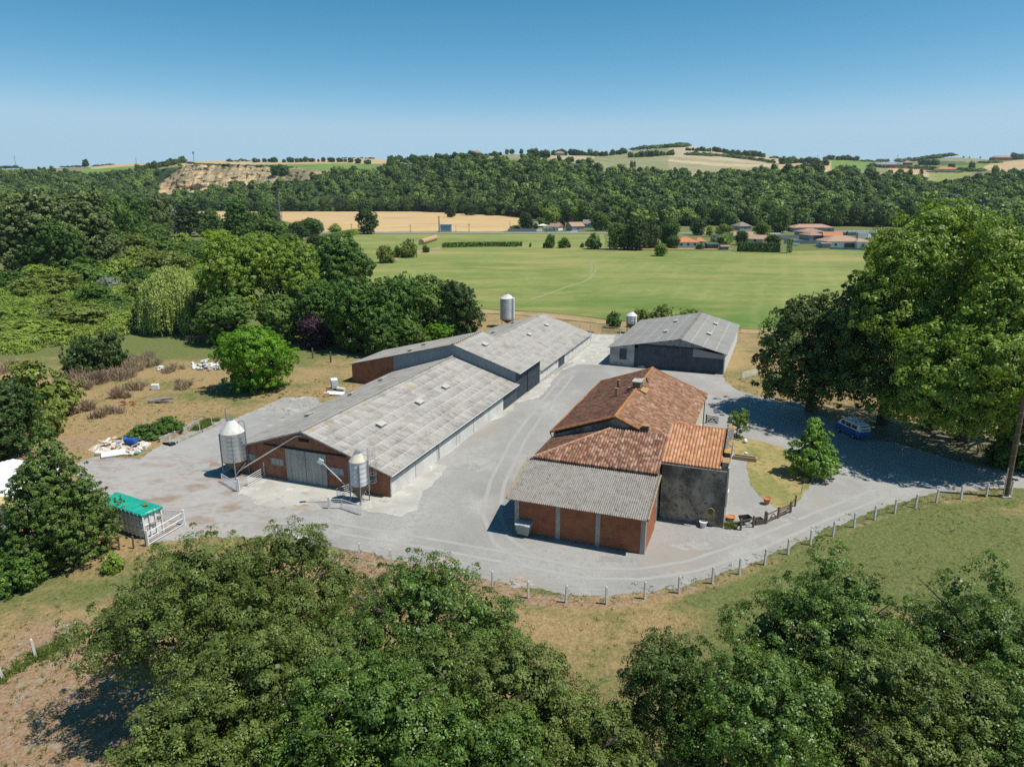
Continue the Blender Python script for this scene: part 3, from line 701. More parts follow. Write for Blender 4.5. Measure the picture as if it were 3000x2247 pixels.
# ------------------------------------------------------------------ long front barn
b1 = thing("brick_barn", "long low barn with pale corrugated roof and red brick gable behind two feed silos", "barn", O1, TH)
W1, RY, RZ1, E1 = 20.2, 10.1, 5.72, 2.52
mb = MB(); gable_wall(mb, 0.0, .3, [(0, 0), (0, E1), (RY, RZ1 - .1), (W1, E1), (W1, 0)]); mb.build("brick_gable", M_brick, b1)
for k in range(6):
    x0 = .3 + k * 5.12; x1 = x0 + 5.05
    MB().box(x0, -.02, 0, x1, .16, 1.72).build("white_wall_panel", M_wpanel, b1)
for k in range(6):
    x0 = .3 + k * 5.12; MB().box(x0, .03, 1.72, x0 + 5.05, .2, E1 - .05).build("ventilation_curtain", M_grey_steel, b1)
for k in range(7):
    MB().box(.22 + k * 5.12 + (.0 if k else 0), -.035, 0, .30 + k * 5.12, .2, E1 - .06).build("wall_post", M_grey_steel, b1)
MB().box(31.0, -.01, 0, 36.4, .2, E1 - .05).build("blue_cladding", M_blue_steel, b1)
MB().box(.3, W1 - .2, 0, 36.4, W1, E1 - .05).build("side_wall", M_wpanel, b1)
slope_len = math.hypot(RY + .35, (RZ1 - E1) * (RY + .35) / RY); dz = (RZ1 - E1) / RY
rf = roof_surface("roof_slope", (-.25, -.35, E1 - .35 * dz + .04), (1, 0, 0), (0, 1, dz), 36.6, slope_len, M_roof1, b1)
vents(b1, rf, O1, RY, RZ1, 0, E1, [Z(600, 800, 2.761)(*p) for p in ((1430, 1236), (1740, 1055), (1950, 932))])
MB().tube((-.25, -.42, E1 - .16), (36.3, -.42, E1 - .16), .085, n=10).build("gutter", M_gutter, rf)
rf2 = roof_surface("roof_slope", (-.25, W1 + .35, E1 - .35 * dz + .04), (1, 0, 0), (0, -1, dz), 36.6, slope_len, M_roof1, b1)
vents(b1, rf2, O1, RY, RZ1, W1, E1, [Z(600, 800, 2.761)(*p) for p in ((845, 1155), (1190, 985), (1435, 868))])
mb = MB()
for k in range(61): mb.tube((-.25 + k * .6, RY, RZ1 + .1), (.37 + k * .6, RY, RZ1 + .1), .14, .125, 8)
mb.build("ridge_cap", M_roof1, b1)
for s in (0, 1):
    ya, yb = (0 - .35, RY) if s == 0 else (W1 + .35, RY)
    MB().ext([(-.29, ya, E1 - .35 * dz - .08), (-.29, ya, E1 - .35 * dz + .09), (-.29, yb, RZ1 + .13), (-.29, yb, RZ1 - .04)], (.03, 0, 0)).build("barge_board", M_conc, b1)
for x_ in (.05, 10.9):
    MB().path([(x_, -.42, E1 - .2), (x_, -.12, E1 - .55), (x_, -.1, .15)], .055, 8).build("downpipe", M_gutter, b1)
# sliding doors with rail
dg = thing
mb = MB()
for k in range(24):
    y0 = 7.33 + k * .21
    mb.box(-.10 - (.02 if k % 2 else 0), y0, .03, -.02, y0 + .205, 3.6)
dr = mb.build("sliding_door", M_door_grey, b1)
MB().box(-.135, 9.83, .03, -.125, 9.88, 3.6).build("door_seam", M_dark, dr)
MB().box(-.14, 4.9, 3.68, -.0, 15.1, 3.80).build("door_rail", M_black, b1)
for (y0, y1, z0, z1) in ((12.75, 14.4, 1.5, 2.3), (5.3, 6.95, 1.5, 2.3), (16.4, 17.6, 1.55, 2.35), (1.5, 2.6, 1.35, 2.1)):
    mb = MB(); fr = .08
    mb.box(-.05, y0, z0, -.0, y1, z0 + fr); mb.box(-.05, y0, z1 - fr, -.0, y1, z1); mb.box(-.05, y0, z0 + fr, 0, y0 + fr, z1 - fr); mb.box(-.05, y1 - fr, z0 + fr, 0, y1, z1 - fr)
    for k in (1, 2): mb.box(-.04, y0 + (y1 - y0) * k / 3 - .025, z0 + fr, 0, y0 + (y1 - y0) * k / 3 + .025, z1 - fr)
    wf = mb.build("window", M_grey_steel, b1)
    MB().box(-.02, y0 + fr, z0 + fr, -.004, y1 - fr, z1 - fr).build("pane", M_door_grey if y0 > 5 else M_glass, wf)
MB().box(-.03, 9.3, 4.62, -.003, 10.6, 5.0).build("gable_louvre", M_dark, b1)

# ------------------------------------------------------------------ tall middle barn
O2 = O1 + AX * 36.4
b2 = thing("clad_barn", "tall middle barn with grey cladding standing across the long barn row", "barn", O2, TH)
L2, RZ2, E2, YL, ZL = 10.35, 7.55, 4.2, 28.0, 3.05
yb_ = 20.3; zyb = RZ2 - (RZ2 - ZL) * (yb_ - RY) / (YL - RY)
gable_wall(MB(), 0, .22, [(0, 0), (0, E2), (RY, RZ2 - .12), (yb_, zyb - .12), (yb_, 0)]).build("clad_gable", M_clad, b2)
mb = MB()
for k in range(66):
    y_ = .15 + k * .305
    zt = (E2 + (RZ2 - E2) * y_ / RY if y_ < RY else RZ2 - (RZ2 - ZL) * (y_ - RY) / (YL - RY)) - .2
    if y_ < yb_: mb.box(-.02, y_, 2.2, 0, y_ + .05, zt)
mb.build("cladding_rib", M_clad, b2)
gable_wall(MB(), 0.0, .25, [(yb_, 0), (yb_, zyb - .12), (YL, ZL - .12), (YL, 0)]).build("brick_wall", M_brick, b2)
gable_wall(MB(), L2 - .25, L2, [(0, 0), (0, E2), (RY, RZ2 - .12), (YL, ZL - .12), (YL, 0)]).build("rear_gable", M_clad, b2)
MB().box(.25, YL - .2, 0, L2 - .25, YL, ZL - .15).build("side_wall", M_brick, b2)
mb = MB().box(0.0, 0.0, 0, L2, .2, E2)
for k in range(34): mb.box(.05 + k * .305, -.03, 0.02, .12 + k * .305, 0, E2 - .05)
mb.build("blue_cladding", M_blue_steel, b2)
mb = MB().box(4.6, -.09, .05, 9.6, -.045, 3.9)
for k in range(17): mb.box(4.62 + k * .3, -.12, .06, 4.70 + k * .3, -.09, 3.88)
mb.build("sliding_door", M_blue_steel, b2)
MB().box(L2 - .16, -.13, 0, L2 - .02, -.04, E2).build("corner_post", M_gutter, b2)
dz2 = (RZ2 - E2) / RY
rf = roof_surface("roof_slope", (-.2, -.45, E2 - .45 * dz2 + .04), (1, 0, 0), (0, 1, dz2), L2 + .4, math.hypot(RY + .45, dz2 * (RY + .45)), M_roof2, b2)
vents(b2, rf, O2, RY, RZ2, 0, E2, [Z(1300, 800, 2.761)(338, 587)])
MB().tube((-.2, -.52, E2 - .2), (L2 + .2, -.52, E2 - .2), .09, n=10).build("gutter", M_gutter, rf)
dz3 = (RZ2 - ZL) / (YL - RY)
rf = roof_surface("roof_slope", (-.2, YL + .4, ZL - .4 * dz3 + .04), (1, 0, 0), (0, -1, dz3), L2 + .4, math.hypot(YL - RY + .4, dz3 * (YL - RY + .4)), M_roof2, b2)
vents(b2, rf, O2, RY, RZ2, YL, ZL, [Z(600, 800, 2.761)(*p) for p in ((1670, 630), (1780, 582))])
mb = MB()
for k in range(14): mb.obox((.2 + k * .76, RY, RZ2 + .13), (.5, .5, .1), 0)
mb.tube((-.2, RY, RZ2 + .06), (L2 + .2, RY, RZ2 + .06), .14, n=8)
mb.build("ridge_cap", M_roof2, b2)

# ------------------------------------------------------------------ far barn of the row
O3 = O1 + AX * 46.75
b3 = thing("white_barn", "far barn of the row with white panel wall and grey corrugated roof", "barn", O3, TH)
L3, RZ3, E3 = 31.6, 5.36, 2.05
for k in range(6):
    x0 = k * 5.25; x1 = x0 + 5.2
    MB().box(13.85 if k == 2 else x0, -.0, 0 if k > 1 else .25, x1 if k != 1 else 10.2, .2, E3 - .02).build("white_wall_panel", M_wpanel, b3)
MB().box(0, -.03, 0, 10.2, .2, .25).build("plinth", M_conc, b3)
for x_ in (4.0, 9.0, 19.0, 25.5): MB().box(x_, -.03, .9, x_ + .12, 0, 1.9).build("wall_slot", M_dark, b3)
MB().box(20.2, -.02, 1.55, 24.6, -.002, 1.85).build("wall_hatch", M_white, b3)
MB().box(10.25, -.04, 0, 13.8, .15, E3 - .02).build("blue_door", M_blue_steel, b3)
MB().box(0, 20.0, 0, L3, 20.2, E3 - .02).build("side_wall", M_wpanel, b3)
gable_wall(MB(), L3 - .25, L3, [(.2, 0), (.2, E3), (RY, RZ3 - .1), (20, E3), (20, 0)]).build("rear_gable", M_brick, b3)
dzc = (RZ3 - E3) / RY; sl3 = math.hypot(RY + .4, dzc * (RY + .4))
rf = roof_surface("roof_slope", (0, -.4, E3 - .4 * dzc + .04), (1, 0, 0), (0, 1, dzc), L3 + .3, sl3, M_roof2, b3)
vents(b3, rf, O3, RY, RZ3, 0, E3, [Z(1300, 800, 2.761)(*p) for p in ((835, 428), (697, 505))])
rf = roof_surface("roof_slope", (0, 20.6, E3 - .4 * dzc + .04), (1, 0, 0), (0, -1, dzc), L3 + .3, sl3, M_roof1, b3)
vents(b3, rf, O3, RY, RZ3, 20.2, E3, [Z(1300, 800, 2.761)(*p) for p in ((405, 485), (562, 406))])
MB().tube((0, RY, RZ3 + .06), (L3 + .3, RY, RZ3 + .06), .14, n=8).build("ridge_cap", M_roof2, b3)

# ------------------------------------------------------------------ dark fronted shed
OS = g(*z7(315, 803)); QS = g(*z7(1545, 912)); ds = (QS - OS) / np.linalg.norm(QS - OS)
ths = math.atan2(ds[1], ds[0])                       # local x along the front to the right, y to the back
WS, LS, ES, RS, ER = 19.4, 27.8, 3.2, 5.5, 3.55
sh = thing("dark_door_shed", "wide shed with dark blue sliding doors and a rendered corner behind the farmhouse", "shed", OS, ths)
XR = 11.95
MB().ext([(0, 0, 0), (4.3, 0, 0), (4.3, 0, ES + (RS - ES) * 4.3 / XR - .15), (0, 0, ES - .1)], (0, .2, 0)).build("rendered_wall", M("stained_grey_render", (.42, .41, .38), [(.9, (.27, .26, .24), .42, .65), (3, (.2, .19, .18), .6, .75)]), sh)
wf = MB().box(1.72, -.045, 1.15, 2.95, -.0, 3.05).build("window_shutter", M_blue_steel, sh)
mb = MB().box(4.3, .05, 0, 19.4, .2, 3.35)
for k in range(50): mb.box(4.35 + k * .3, .02, .02, 4.42 + k * .3, .05, 3.3)
mb.build("front_cladding", M_blue_steel, sh)
mb = MB().box(4.9, -.09, .04, 14.1, -.03, 3.95)
for k in range(31): mb.box(4.92 + k * .3, -.12, .05, 5.0 + k * .3, -.09, 3.93)
mb.build("sliding_door", M_blue_steel, sh)
mb = MB().box(14.1, -.05, .04, 19.2, .0, 2.6)
for k in range(17): mb.box(14.12 + k * .3, -.075, .05, 14.2 + k * .3, -.05, 2.58)
mb.build("sliding_door", M_blue_steel, sh)
MB().ext([(14.15, -.04, 2.62), (19.2, -.04, 2.62), (19.2, -.04, 3.3), (14.15, -.04, 4.05)], (0, .03, 0)).build("grey_panel", M("flat_grey_panel", (.30, .295, .30), [(1, (.25, .245, .25), .45, .7)]), sh)
MB().ext([(4.3, -.0, 3.96), (14.1, 0, 3.96), (17.4, 0, 3.95), (XR, 0, RS - .12), (7.5, 0, 4.6), (4.3, 0, 4.0)], (0, .15, 0)).build("gable_board", M("old_gable_boards", (.30, .31, .31), [(2, (.16, .165, .17), .42, .62)]), sh)
MB().box(4.3, -.15, 3.98, 17.2, -.03, 4.1).build("door_rail", M_black, sh)
MB().box(19.2, .0, 0, 19.4, LS, ER).build("side_wall", M("whitish_cladding", (.60, .60, .57), [(2, (.45, .45, .42), .45, .7, (1, 1, .1))]), sh)
MB().box(0, .2, 0, .2, LS, ES).build("side_wall", M_wpanel, sh)
MB().ext([(.2, LS - .2, 0), (19.2, LS - .2, 0), (19.2, LS - .2, ER - .1), (XR, LS - .2, RS - .15), (.2, LS - .2, ES - .1)], (0, .2, 0)).build("rear_gable", M_clad, sh)
ea = (RS - ES) / XR; eb = (RS - ER) / (WS - XR)
def shed_vents(rp, pix, left):
    O = OS; ux = np.array([math.cos(ths), math.sin(ths), 0]); uy = np.array([-math.sin(ths), math.cos(ths), 0])
    a = O + ux * XR + np.array([0, 0, RS]); c = O + (np.array([0, 0, ES]) if left else ux * WS + np.array([0, 0, ER]))
    n = np.cross(uy, c - a); n /= np.linalg.norm(n)
    for p in pix:
        q = onplane(p[0], p[1], a, n) - O; x, y, zz = q @ ux, q @ uy, q[2]; tl = -math.atan(ea) if left else math.atan(eb)
        MB().obox((x, y, zz + .15), (.62, 1.05, .24), 0, (0, tl)).obox((x, y, zz + .31), (.8, 1.25, .07), 0, (0, tl)).build("roof_vent", M_ventcap, rp)
rf = roof_surface("roof_slope", (-.35, LS + .2, ES - .35 * ea + .03), (0, -1, 0), (1, 0, ea), LS + .6, math.hypot(XR + .35, ea * (XR + .35)), M_roof3, sh)
shed_vents(rf, [z7(923, 455), z7(1030, 344)], True)
rf = roof_surface("roof_slope", (WS + .35, LS + .2, ER - .35 * eb + .03), (0, -1, 0), (-1, 0, eb), LS + .6, math.hypot(WS - XR + .35, eb * (WS - XR + .35)), M_roof3, sh)
shed_vents(rf, [z7(1393, 482), z7(1462, 374)], False)
mb = MB()
for k in range(46): mb.obox((XR, -.3 + k * .62, RS + .08), (.55, .42, .1), 0)
mb.build("ridge_cap", M_roof1, sh)

# ------------------------------------------------------------------ old farmhouse (frame: x along the ridge, away; y to the left, so the photo's right is -y)
OH = g(*zg(160, 1400))
fh = thing("farmhouse", "old farmhouse with brown tiled gable roof, orange ridge and brick chimney", "house", OH, TH)
RB, RZH = 6.44, 8.33
# walls
MB().box(11.1, -.35, 0, 31.3, -.0 - .05, 5.75).build("left_wall", M_cream, fh)
MB().box(11.1, -13.0, 0, 31.3, -12.7, 5.45).build("right_wall", M_cream, fh)
MB().ext([(11.0, -.3, 0), (11.0, -.3, 5.75), (11.0, -RB, 8.1), (11.0, -12.9, 5.45), (11.0, -12.9, 0)], (.3, 0, 0)).build("near_gable", M_render, fh)
MB().ext([(31.2, -.3, 0), (31.2, -.3, 5.75), (31.2, -RB, 8.1), (31.2, -12.9, 5.45), (31.2, -12.9, 0)], (.2, 0, 0)).build("far_gable", M_cream, fh)
sL = (RZH - 6.0) / RB; sR = (RZH - 5.7) / (13.1 - RB)
rl = roof_surface("roof_slope", (10.85, 0.12, 5.96), (1, 0, 0), (0, -1, sL), 20.75, math.hypot(RB + .12, sL * (RB + .12)), M_tile_dark, fh, .21, .085, .34, .05, .1, sag=.06)
rr = roof_surface("roof_slope", (10.85, -13.25, 5.62), (1, 0, 0), (0, 1, sR), 20.75, math.hypot(13.25 - RB, sR * (13.25 - RB)), M_tile_red, fh, .21, .085, .34, .05, .1, sag=.06)
mb = MB()
for k in range(52): mb.tube((10.8 + k * .4, -RB, RZH + .05), (11.24 + k * .4, -RB, RZH + .09), .15, .17, 8)
mb.build("ridge_tile", M_ridge, fh)
for (p, q) in (((10.82, .15, 6.02), (10.82, -RB, RZH + .06)), ((31.58, .15, 6.02), (31.58, -RB, RZH + .06)), ((10.82, -RB, RZH + .06), (10.82, -9.1, 7.27)), ((31.58, -RB, RZH + .06), (31.58, -13.25, 5.7))):
    p = np.array(p); q = np.array(q); n_ = int(np.linalg.norm(q - p) / .38); mb = MB()
    for k in range(n_): mb.tube(p + (q - p) * k / n_, p + (q - p) * (k + 1.08) / n_, .12, .135, 8)
    mb.build("verge_tile", M_ridge if q[2] < 7 else M_ridge, fh)
mb = MB()
for k in range(52): mb.tube((10.85 + k * .4, .16, 6.0), (11.27 + k * .4, .16, 6.0), .11, .12, 8)
mb.build("eaves_tile", M_ridge, fh)
MB().path([(10.9, .22, 5.85), (31.5, .22, 5.85)], .07, 8).build("gutter", M_black, fh)
MB().path([(10.95, .25, 5.8), (10.95, -.1, 5.25), (11.0, -.12, 5.15)], .05, 8).build("downpipe", M_black, fh)
MB().path([(31.0, -13.3, 5.5), (31.0, -13.05, 5.0), (31.0, -13.05, .1)], .05, 8).build("downpipe", M_black, fh)
for x_ in (24.5, 28.3):
    w_ = MB().box(x_, -13.06, .1, x_ + 1.15, -13.0, 2.5).build("door_panel" if x_ < 26 else "window", M_white, fh)
# chimney
cxh = 22.0
ch = MB().box(cxh - .75, -RB - .42, 7.9, cxh + .75, -RB + .42, 9.15).build("chimney", M("blackened_chimney_brick", (.22, .17, .13), [(3, (.07, .06, .055), .4, .62)]), fh)
MB().box(cxh - .85, -RB - .52, 9.15, cxh + .85, -RB + .52, 9.27).build("chimney_cap", M_conc, ch)
MB().ext([(cxh - 1.0, -RB - .5, 8.36), (cxh + .9, -RB - .5, 8.36), (cxh + .9, -RB - 1.2, 8.06), (cxh - 1.0, -RB - 1.2, 8.06)], (0, 0, .05)).build("flashing", M_lichen, ch)
MB().ext([(cxh - 1.1, -RB + .5, 8.36), (cxh - .75, -RB + .5, 8.36), (cxh - .75, -RB - .5, 8.44), (cxh - 1.1, -RB - .5, 8.44)], (0, 0, .05)).build("flashing", M_lichen, ch)
for (px, py, hh, w_) in ((997, 240, .95, .28), (982, 305, .85, .28), (1083, 280, .6, .22)):
    a = w2((0, -RB, RZH), OH); n = np.cross(AX, w2((0, 0, 6.0), OH) - a); q = lo(onplane(*zg(px, py), a, n), OH)
    f_ = MB().box(q[0] - w_ / 2, q[1] - w_ / 2, q[2] - .1, q[0] + w_ / 2, q[1] + w_ / 2, q[2] + hh).build("flue", M_render, fh)
    MB().box(q[0] - w_ * .7, q[1] - w_ * .7, q[2] + hh, q[0] + w_ * .7, q[1] + w_ * .7, q[2] + hh + .07).build("flue_cap", M_ridge, f_)
# antenna and dish by the chimney
an = MB().tube((cxh + .85, -RB - .3, 8.2), (cxh + .85, -RB - .3, 10.7), .025, n=6)
for k, zz in enumerate((10.6, 10.35, 10.1)): an.tube((cxh + .85 - .5, -RB - .3 - .2, zz), (cxh + .85 + .5, -RB - .3 + .2, zz), .012, n=4)
for k in range(6): an.tube((cxh + .45 + k * .16, -RB - .75 + k * .06, 10.6), (cxh + .35 + k * .16, -RB + .05 + k * .06, 10.6), .008, n=4)
an.build("roof_antenna", M_galv, fh)
dm = MB(); dm.lathe([(.02, 0), (.22, .04), (.36, .12), (.38, .14), (.36, .13), (.2, .06)], 0, 0, 16)
dsh = dm.build("satellite_dish", M_grey_steel, fh, (cxh + .95, -RB - .75, 9.0)); dsh.rotation_euler = (math.radians(70), 0, math.radians(30))

# middle wing: tiled roof with a hip on the left
mw = thing("tiled_wing", "middle farm wing under a hipped roof of coarse dark canal tiles", "wing", OH, TH)
z_e, z_t = 5.28, 7.12; dxw = 6.0; sW = (z_t - z_e) / dxw; lw = math.hypot(dxw, z_t - z_e)
MB().box(5.1, -.3, 0, 10.95, -.05, 5.15).build("left_wall", M_render, mw)
MB().box(5.1, -11.6, 0, 10.95, -11.35, 5.15).build("right_wall", M_render, mw)
roof_surface("roof_slope", (5.0, .1, z_e), (0, -1, 0), (1, 0, sW), 11.85, lw, M_tile_old, mw, .27, .14, .36, .06, .1, clip0=(0, 6.35))
lh = math.hypot(6.45, z_t - z_e)
roof_surface("hip_slope", (5.0, .1, z_e), (1, 0, 0), (0, -1, (z_t - z_e) / 6.45), 5.97, lh, M_tile_dark, mw, .245, .075, .36, .035, .1, clip0=(0, 5.97))
mb = MB(); p = np.array((4.95, .15, z_e + .06)); q = np.array((10.9, -6.3, z_t + .1))
for k in range(23): mb.tube(p + (q - p) * k / 23, p + (q - p) * (k + 1.08) / 23, .13, .15, 8)
mb.build("hip_tile", M("pale_terracotta_hip", (.46, .30, .20), [(3, (.36, .17, .08), .4, .65)]), mw)
mb = MB()
for k in range(48): mb.tube((11.0 - .03, -.2 - k * .235, (6.0 - .55 + .26 * min(k, 27) * .24 if k < 27 else 7.14)), (10.97, -.45 - k * .235, (6.0 - .55 + .26 * min(k + 1, 27) * .24 if k < 27 else 7.14)), .07, n=6)
MB().box(10.75, -11.65, z_t - .12, 10.99, -6.3, z_t + .07).build("top_flashing", M_tile_dark if False else M_render, mw)
MB().box(10.72, -9.75, z_t - .05, 11.35, -9.15, z_t + .62).build("stub_chimney", M("sooty_stub", (.10, .09, .08), [(3, (.2, .16, .1), .5, .7)]), mw)
MB().box(10.66, -9.82, z_t + .62, 11.41, -9.08, z_t + .7).build("stub_cap", M_lichen, mw)

# garage lean-to
gr_ = thing("brick_garage", "lean-to garage of red hollow brick under a wavy grey corrugated roof", "garage", OH, TH)
mb = MB()
for (y0, y1) in ((-.42, -3.85), (-4.25, -7.45), (-7.85, -11.35)): mb.box(0, y1, 0, .2, y0, 3.42)
mb.build("brick_wall", M_hollow, gr_)
for y0 in (0, -3.85, -7.45, -11.35):
    MB().box(-.03, y0 - .41, 0, .25, y0 - .0, 3.42).build("concrete_pillar", M_conc, gr_)
MB().box(.25, -.3, 0, 5.05, -.05, 3.3).build("left_wall", M_hollow, gr_)
MB().box(.25, -11.72, 0, 5.05, -11.45, 3.3).build("right_wall", M_hollow, gr_)
sG = (5.2 - 3.45) / 5.75
MB().ext([(.25, -11.46, 3.3), (5.05, -11.46, 3.3), (5.05, -11.46, 4.95), (.25, -11.46, 3.5)], (0, -.2, 0)).build("side_infill", M_render, gr_)
MB().ext([(.25, -.29, 3.3), (5.05, -.29, 3.3), (5.05, -.29, 4.95), (.25, -.29, 3.5)], (0, .2, 0)).build("side_infill", M_render, gr_)
rg = roof_surface("corrugated_roof", (-.62, .55, 3.40), (0, -1, 0), (1, 0, sG), 12.55, math.hypot(5.75, 1.75), M_roofg, gr_, .19, .075, 0, 0, .03, seg=8)
mb = MB()
for k in range(4):
    pass
for s_ in (.55, -12.0):
    p = np.array((-.62, s_, 3.50)); q = np.array((5.1, s_, 3.50 + 5.72 * sG)); mb = MB()
    for k in range(18): mb.tube(p + (q - p) * k / 18, p + (q - p) * (k + 1.06) / 18, .085, .095, 8)
    mb.build("verge_cap", M("lichened_verge", (.36, .27, .13), [(4, (.24, .2, .15), .4, .6)]), rg)

# tower-like annexe at the right
an_ = thing("rendered_annexe", "tall rendered annexe with bright orange tile roof and lichened parapet", "annexe", OH, TH)
XA0, XA1, YA0, YA1 = 7.45, 12.6, -11.75, -17.56
zA0, zA1 = 5.72, 7.55; sA = (zA1 - zA0) / (XA1 - XA0)
MB().ext([(XA0, YA0, 0), (XA0, YA1 + .02, 0), (XA0, YA1 + .02, 5.68), (XA0, YA0, 5.68)], (.35, 0, 0)).build("front_wall", M_render, an_)
MB().ext([(XA0 + .35, YA1, 0), (XA1, YA1, 0), (XA1, YA1, 5.6), (XA0 + .35, YA1, 5.6)], (0, .35, 0)).build("right_wall", M_cream, an_)
MB().ext([(XA0 + .35, YA0, 4.8), (XA1, YA0, 4.8), (XA1, YA0, zA1 - .1), (XA0 + .35, YA0, 5.75)], (0, -.3, 0)).build("left_wall", M("shade_toned_side_wall", (.13, .11, .095), [(2, (.06, .05, .045), .4, .65)]), an_)  # dark wall colour has the shade of this side painted in
MB().ext([(XA1 - .3, YA0 - .3, 0), (XA1 - .3, YA1 + .35, 0), (XA1 - .3, YA1 + .35, zA1 - .15), (XA1 - .3, YA0 - .3, zA1 - .15)], (.3, 0, 0)).build("rear_wall", M_cream, an_)
roof_surface("orange_roof", (XA0 - .3, YA0 + .12, zA0 - .3 * sA + .05), (0, -1, 0), (1, 0, sA), 5.35, math.hypot(XA1 - XA0 + .3, sA * (XA1 - XA0 + .3)), M_tile_or, an_, .30, .13, .38, .10, .1)
mb = MB()
for k in range(13): mb.tube((XA1 + .05, YA0 + .15 - k * .41, zA1 + .12), (XA1 + .05, YA0 - .28 - k * .41, zA1 + .14), .13, .15, 8)
mb.build("ridge_tile", M_ridge, an_)
mb = MB(); p = np.array((XA0 - .3, YA0 + .1, zA0 + .06)); q = np.array((XA1, YA0 + .1, zA1 + .14))
for k in range(14): mb.tube(p + (q - p) * k / 14, p + (q - p) * (k + 1.06) / 14, .11, .12, 8)
mb.build("verge_tile", M_lichen, an_)
MB().path([(XA0 - .36, YA0 + .15, zA0 - .12), (XA0 - .36, YA1 + .05, zA0 - .12)], .06, 8).build("gutter", M_grey_steel, an_)
# stepped parapet on the right side
MB().box(XA0 + .0, -17.58, 5.6, XA0 + 1.35, -17.05, 6.28).build("parapet_step", M_render, an_)
MB().ext([(XA0 + 1.35, -17.58, 5.6), (XA1, -17.58, 5.6), (XA1, -17.58, 8.12), (XA0 + 1.35, -17.58, 6.75)], (0, .5, 0)).build("parapet", M("stained_parapet", (.16, .15, .14), [(1.1, (.07, .065, .06), .42, .6, (1, 1, 1), 7), (2, (.30, .20, .09), .6, .7)]), an_)
MB().ext([(XA0 + 1.3, -17.62, 6.74), (XA1 + .05, -17.62, 8.14), (XA1 + .05, -17.62, 8.2), (XA0 + 1.3, -17.62, 6.80)], (0, .58, 0)).build("coping", M("half_lichened_coping", (.46, .25, .06), [(.8, (.13, .125, .12), .47, .56, (1, 1, 1), 7), (7, (.56, .36, .12), .55, .7)]), an_)
MB().box(XA0 - .05, -17.62, 6.28, XA0 + 1.3, -17.0, 6.36).build("coping", M_lichen, an_)
pk = MB().box(XA0 - .08, -17.70, 2.1, XA0 + .25, -17.56, 5.9).build("corner_board", M_cream, an_)
for (x0, x1, z0, z1) in ((8.6, 9.6, .1, 2.2), (10.6, 11.5, 1.0, 2.2)):
    MB().box(x0, -17.62, z0, x1, -17.56, z1).build("door_panel" if z0 < .5 else "window", M_white, an_)
# ================================================================== OBJECTS OF THE YARD
def silo(name, label, base, R, z_out, z_cb, z_ct, z_top, nlegs=4, body=None, hop=None, cone=None, rot=.3, ladder=True):
    t = thing(name, label, "silo", base)
    rib = []
    n = max(3, int((z_ct - z_cb) / .42))
    for k in range(n):
        z0 = z_cb + (z_ct - z_cb) * k / n; z1 = z_cb + (z_ct - z_cb) * (k + 1) / n
        rib += [(R, z0 + .01), (R, z1 - .03), (R + .008, z1 - .01)]
    rib.append((R, z_ct))
    b_ = MB().lathe(rib, n=40, cap=False).build("silo_body", body or M_galv, t, smooth=True)
    MB().lathe([(R + .03, z_ct - .03), (R + .03, z_ct + .02), (.38, z_top - .12), (.32, z_top), (.0, z_top + .02)], n=40, cap=False).build("silo_cone", cone or M("bleached_cone", (.62, .61, .57), [(2.2, (.48, .45, .38), .45, .7), (8, (.36, .33, .28), .66, .8)], rough=.7), t)
    MB().lathe([(.2, z_out), (.22, z_out + .25), (R - .01, z_cb - .02), (R + .02, z_cb + .03)], n=40).build("hopper", hop or M("brown_hopper", (.165, .125, .06), [(2, (.11, .085, .045), .45, .7)], rough=.55), t)
    mbc = MB().lathe([(.34, z_top - .05), (.34, z_top + .06)], n=20)
    mbc.build("lid", M_galv, t)
    for k in range(nlegs):
        a = rot + 2 * math.pi * k / nlegs; x, y = (R + .07) * math.cos(a), (R + .07) * math.sin(a)
        MB().tube((x, y, 0), (x, y, z_ct - .15), .065, n=6).build("leg", M_grey_steel, t)
    mb = MB()
    for k in range(nlegs):
        a = rot + 2 * math.pi * k / nlegs; c = rot + 2 * math.pi * (k + 1) / nlegs; q = R + .07
        mb.tube((q * math.cos(a), q * math.sin(a), z_cb * .25), (q * math.cos(c), q * math.sin(c), z_cb * .9), .025, n=5)
    mb.build("brace", M_grey_steel, t)
    return t
s1c = (g(*z6(200, 895)) + g(*z6(490, 890))) / 2
s1 = silo("feed_silo", "tall shiny steel feed silo with brown hopper left of the brick gable", s1c, 1.24, .35, 1.85, 5.0, 6.35)
mb = MB().tube((-.62, .4, 5.6), (-.62, .4, 7.5), .075, n=8); mb.build("filling_pipe", M_grey_steel, s1)
MB().path([(1.18, .5, 2.0), (1.22, .5, 5.2), (1.18, .5, 5.9), (1.0, .4, 6.15), (.75, .3, 6.1), (.6, .25, 5.7)], .05, 8).build("vent_pipe", M_grey_steel, s1)
s2c = np.array([-15.05, 64.95, 0])
s2 = silo("feed_silo", "pale feed silo with brown hopper and ladder cage near the barn corner", s2c, .84, .3, 1.85, 4.35, 5.15, body=M("white_silo_steel", (.60, .62, .63), [(1.3, (.50, .51, .50), .45, .7), (.6, (.55, .50, .36), .62, .75)], rough=.45), cone=M("yellowed_cone", (.60, .56, .45), [(2, (.50, .45, .33), .45, .7)]))
mb = MB()
for s_ in (-.2, .2): mb.tube((.98, s_, 1.2), (.98, s_, 5.6), .022, n=5)
for k in range(16): mb.tube((.98, -.2, 1.3 + k * .28), (.98, .2, 1.3 + k * .28), .015, n=4)
ld = mb.build("ladder", M_galv, s2); mb = MB()
for k in range(5):
    z_ = 2.1 + k * .85; pts = [(.98 + .38 + .38 * math.cos(a), .38 * math.sin(a), z_) for a in np.linspace(math.pi, -math.pi, 15)]
    mb.path(pts, .018, 4)
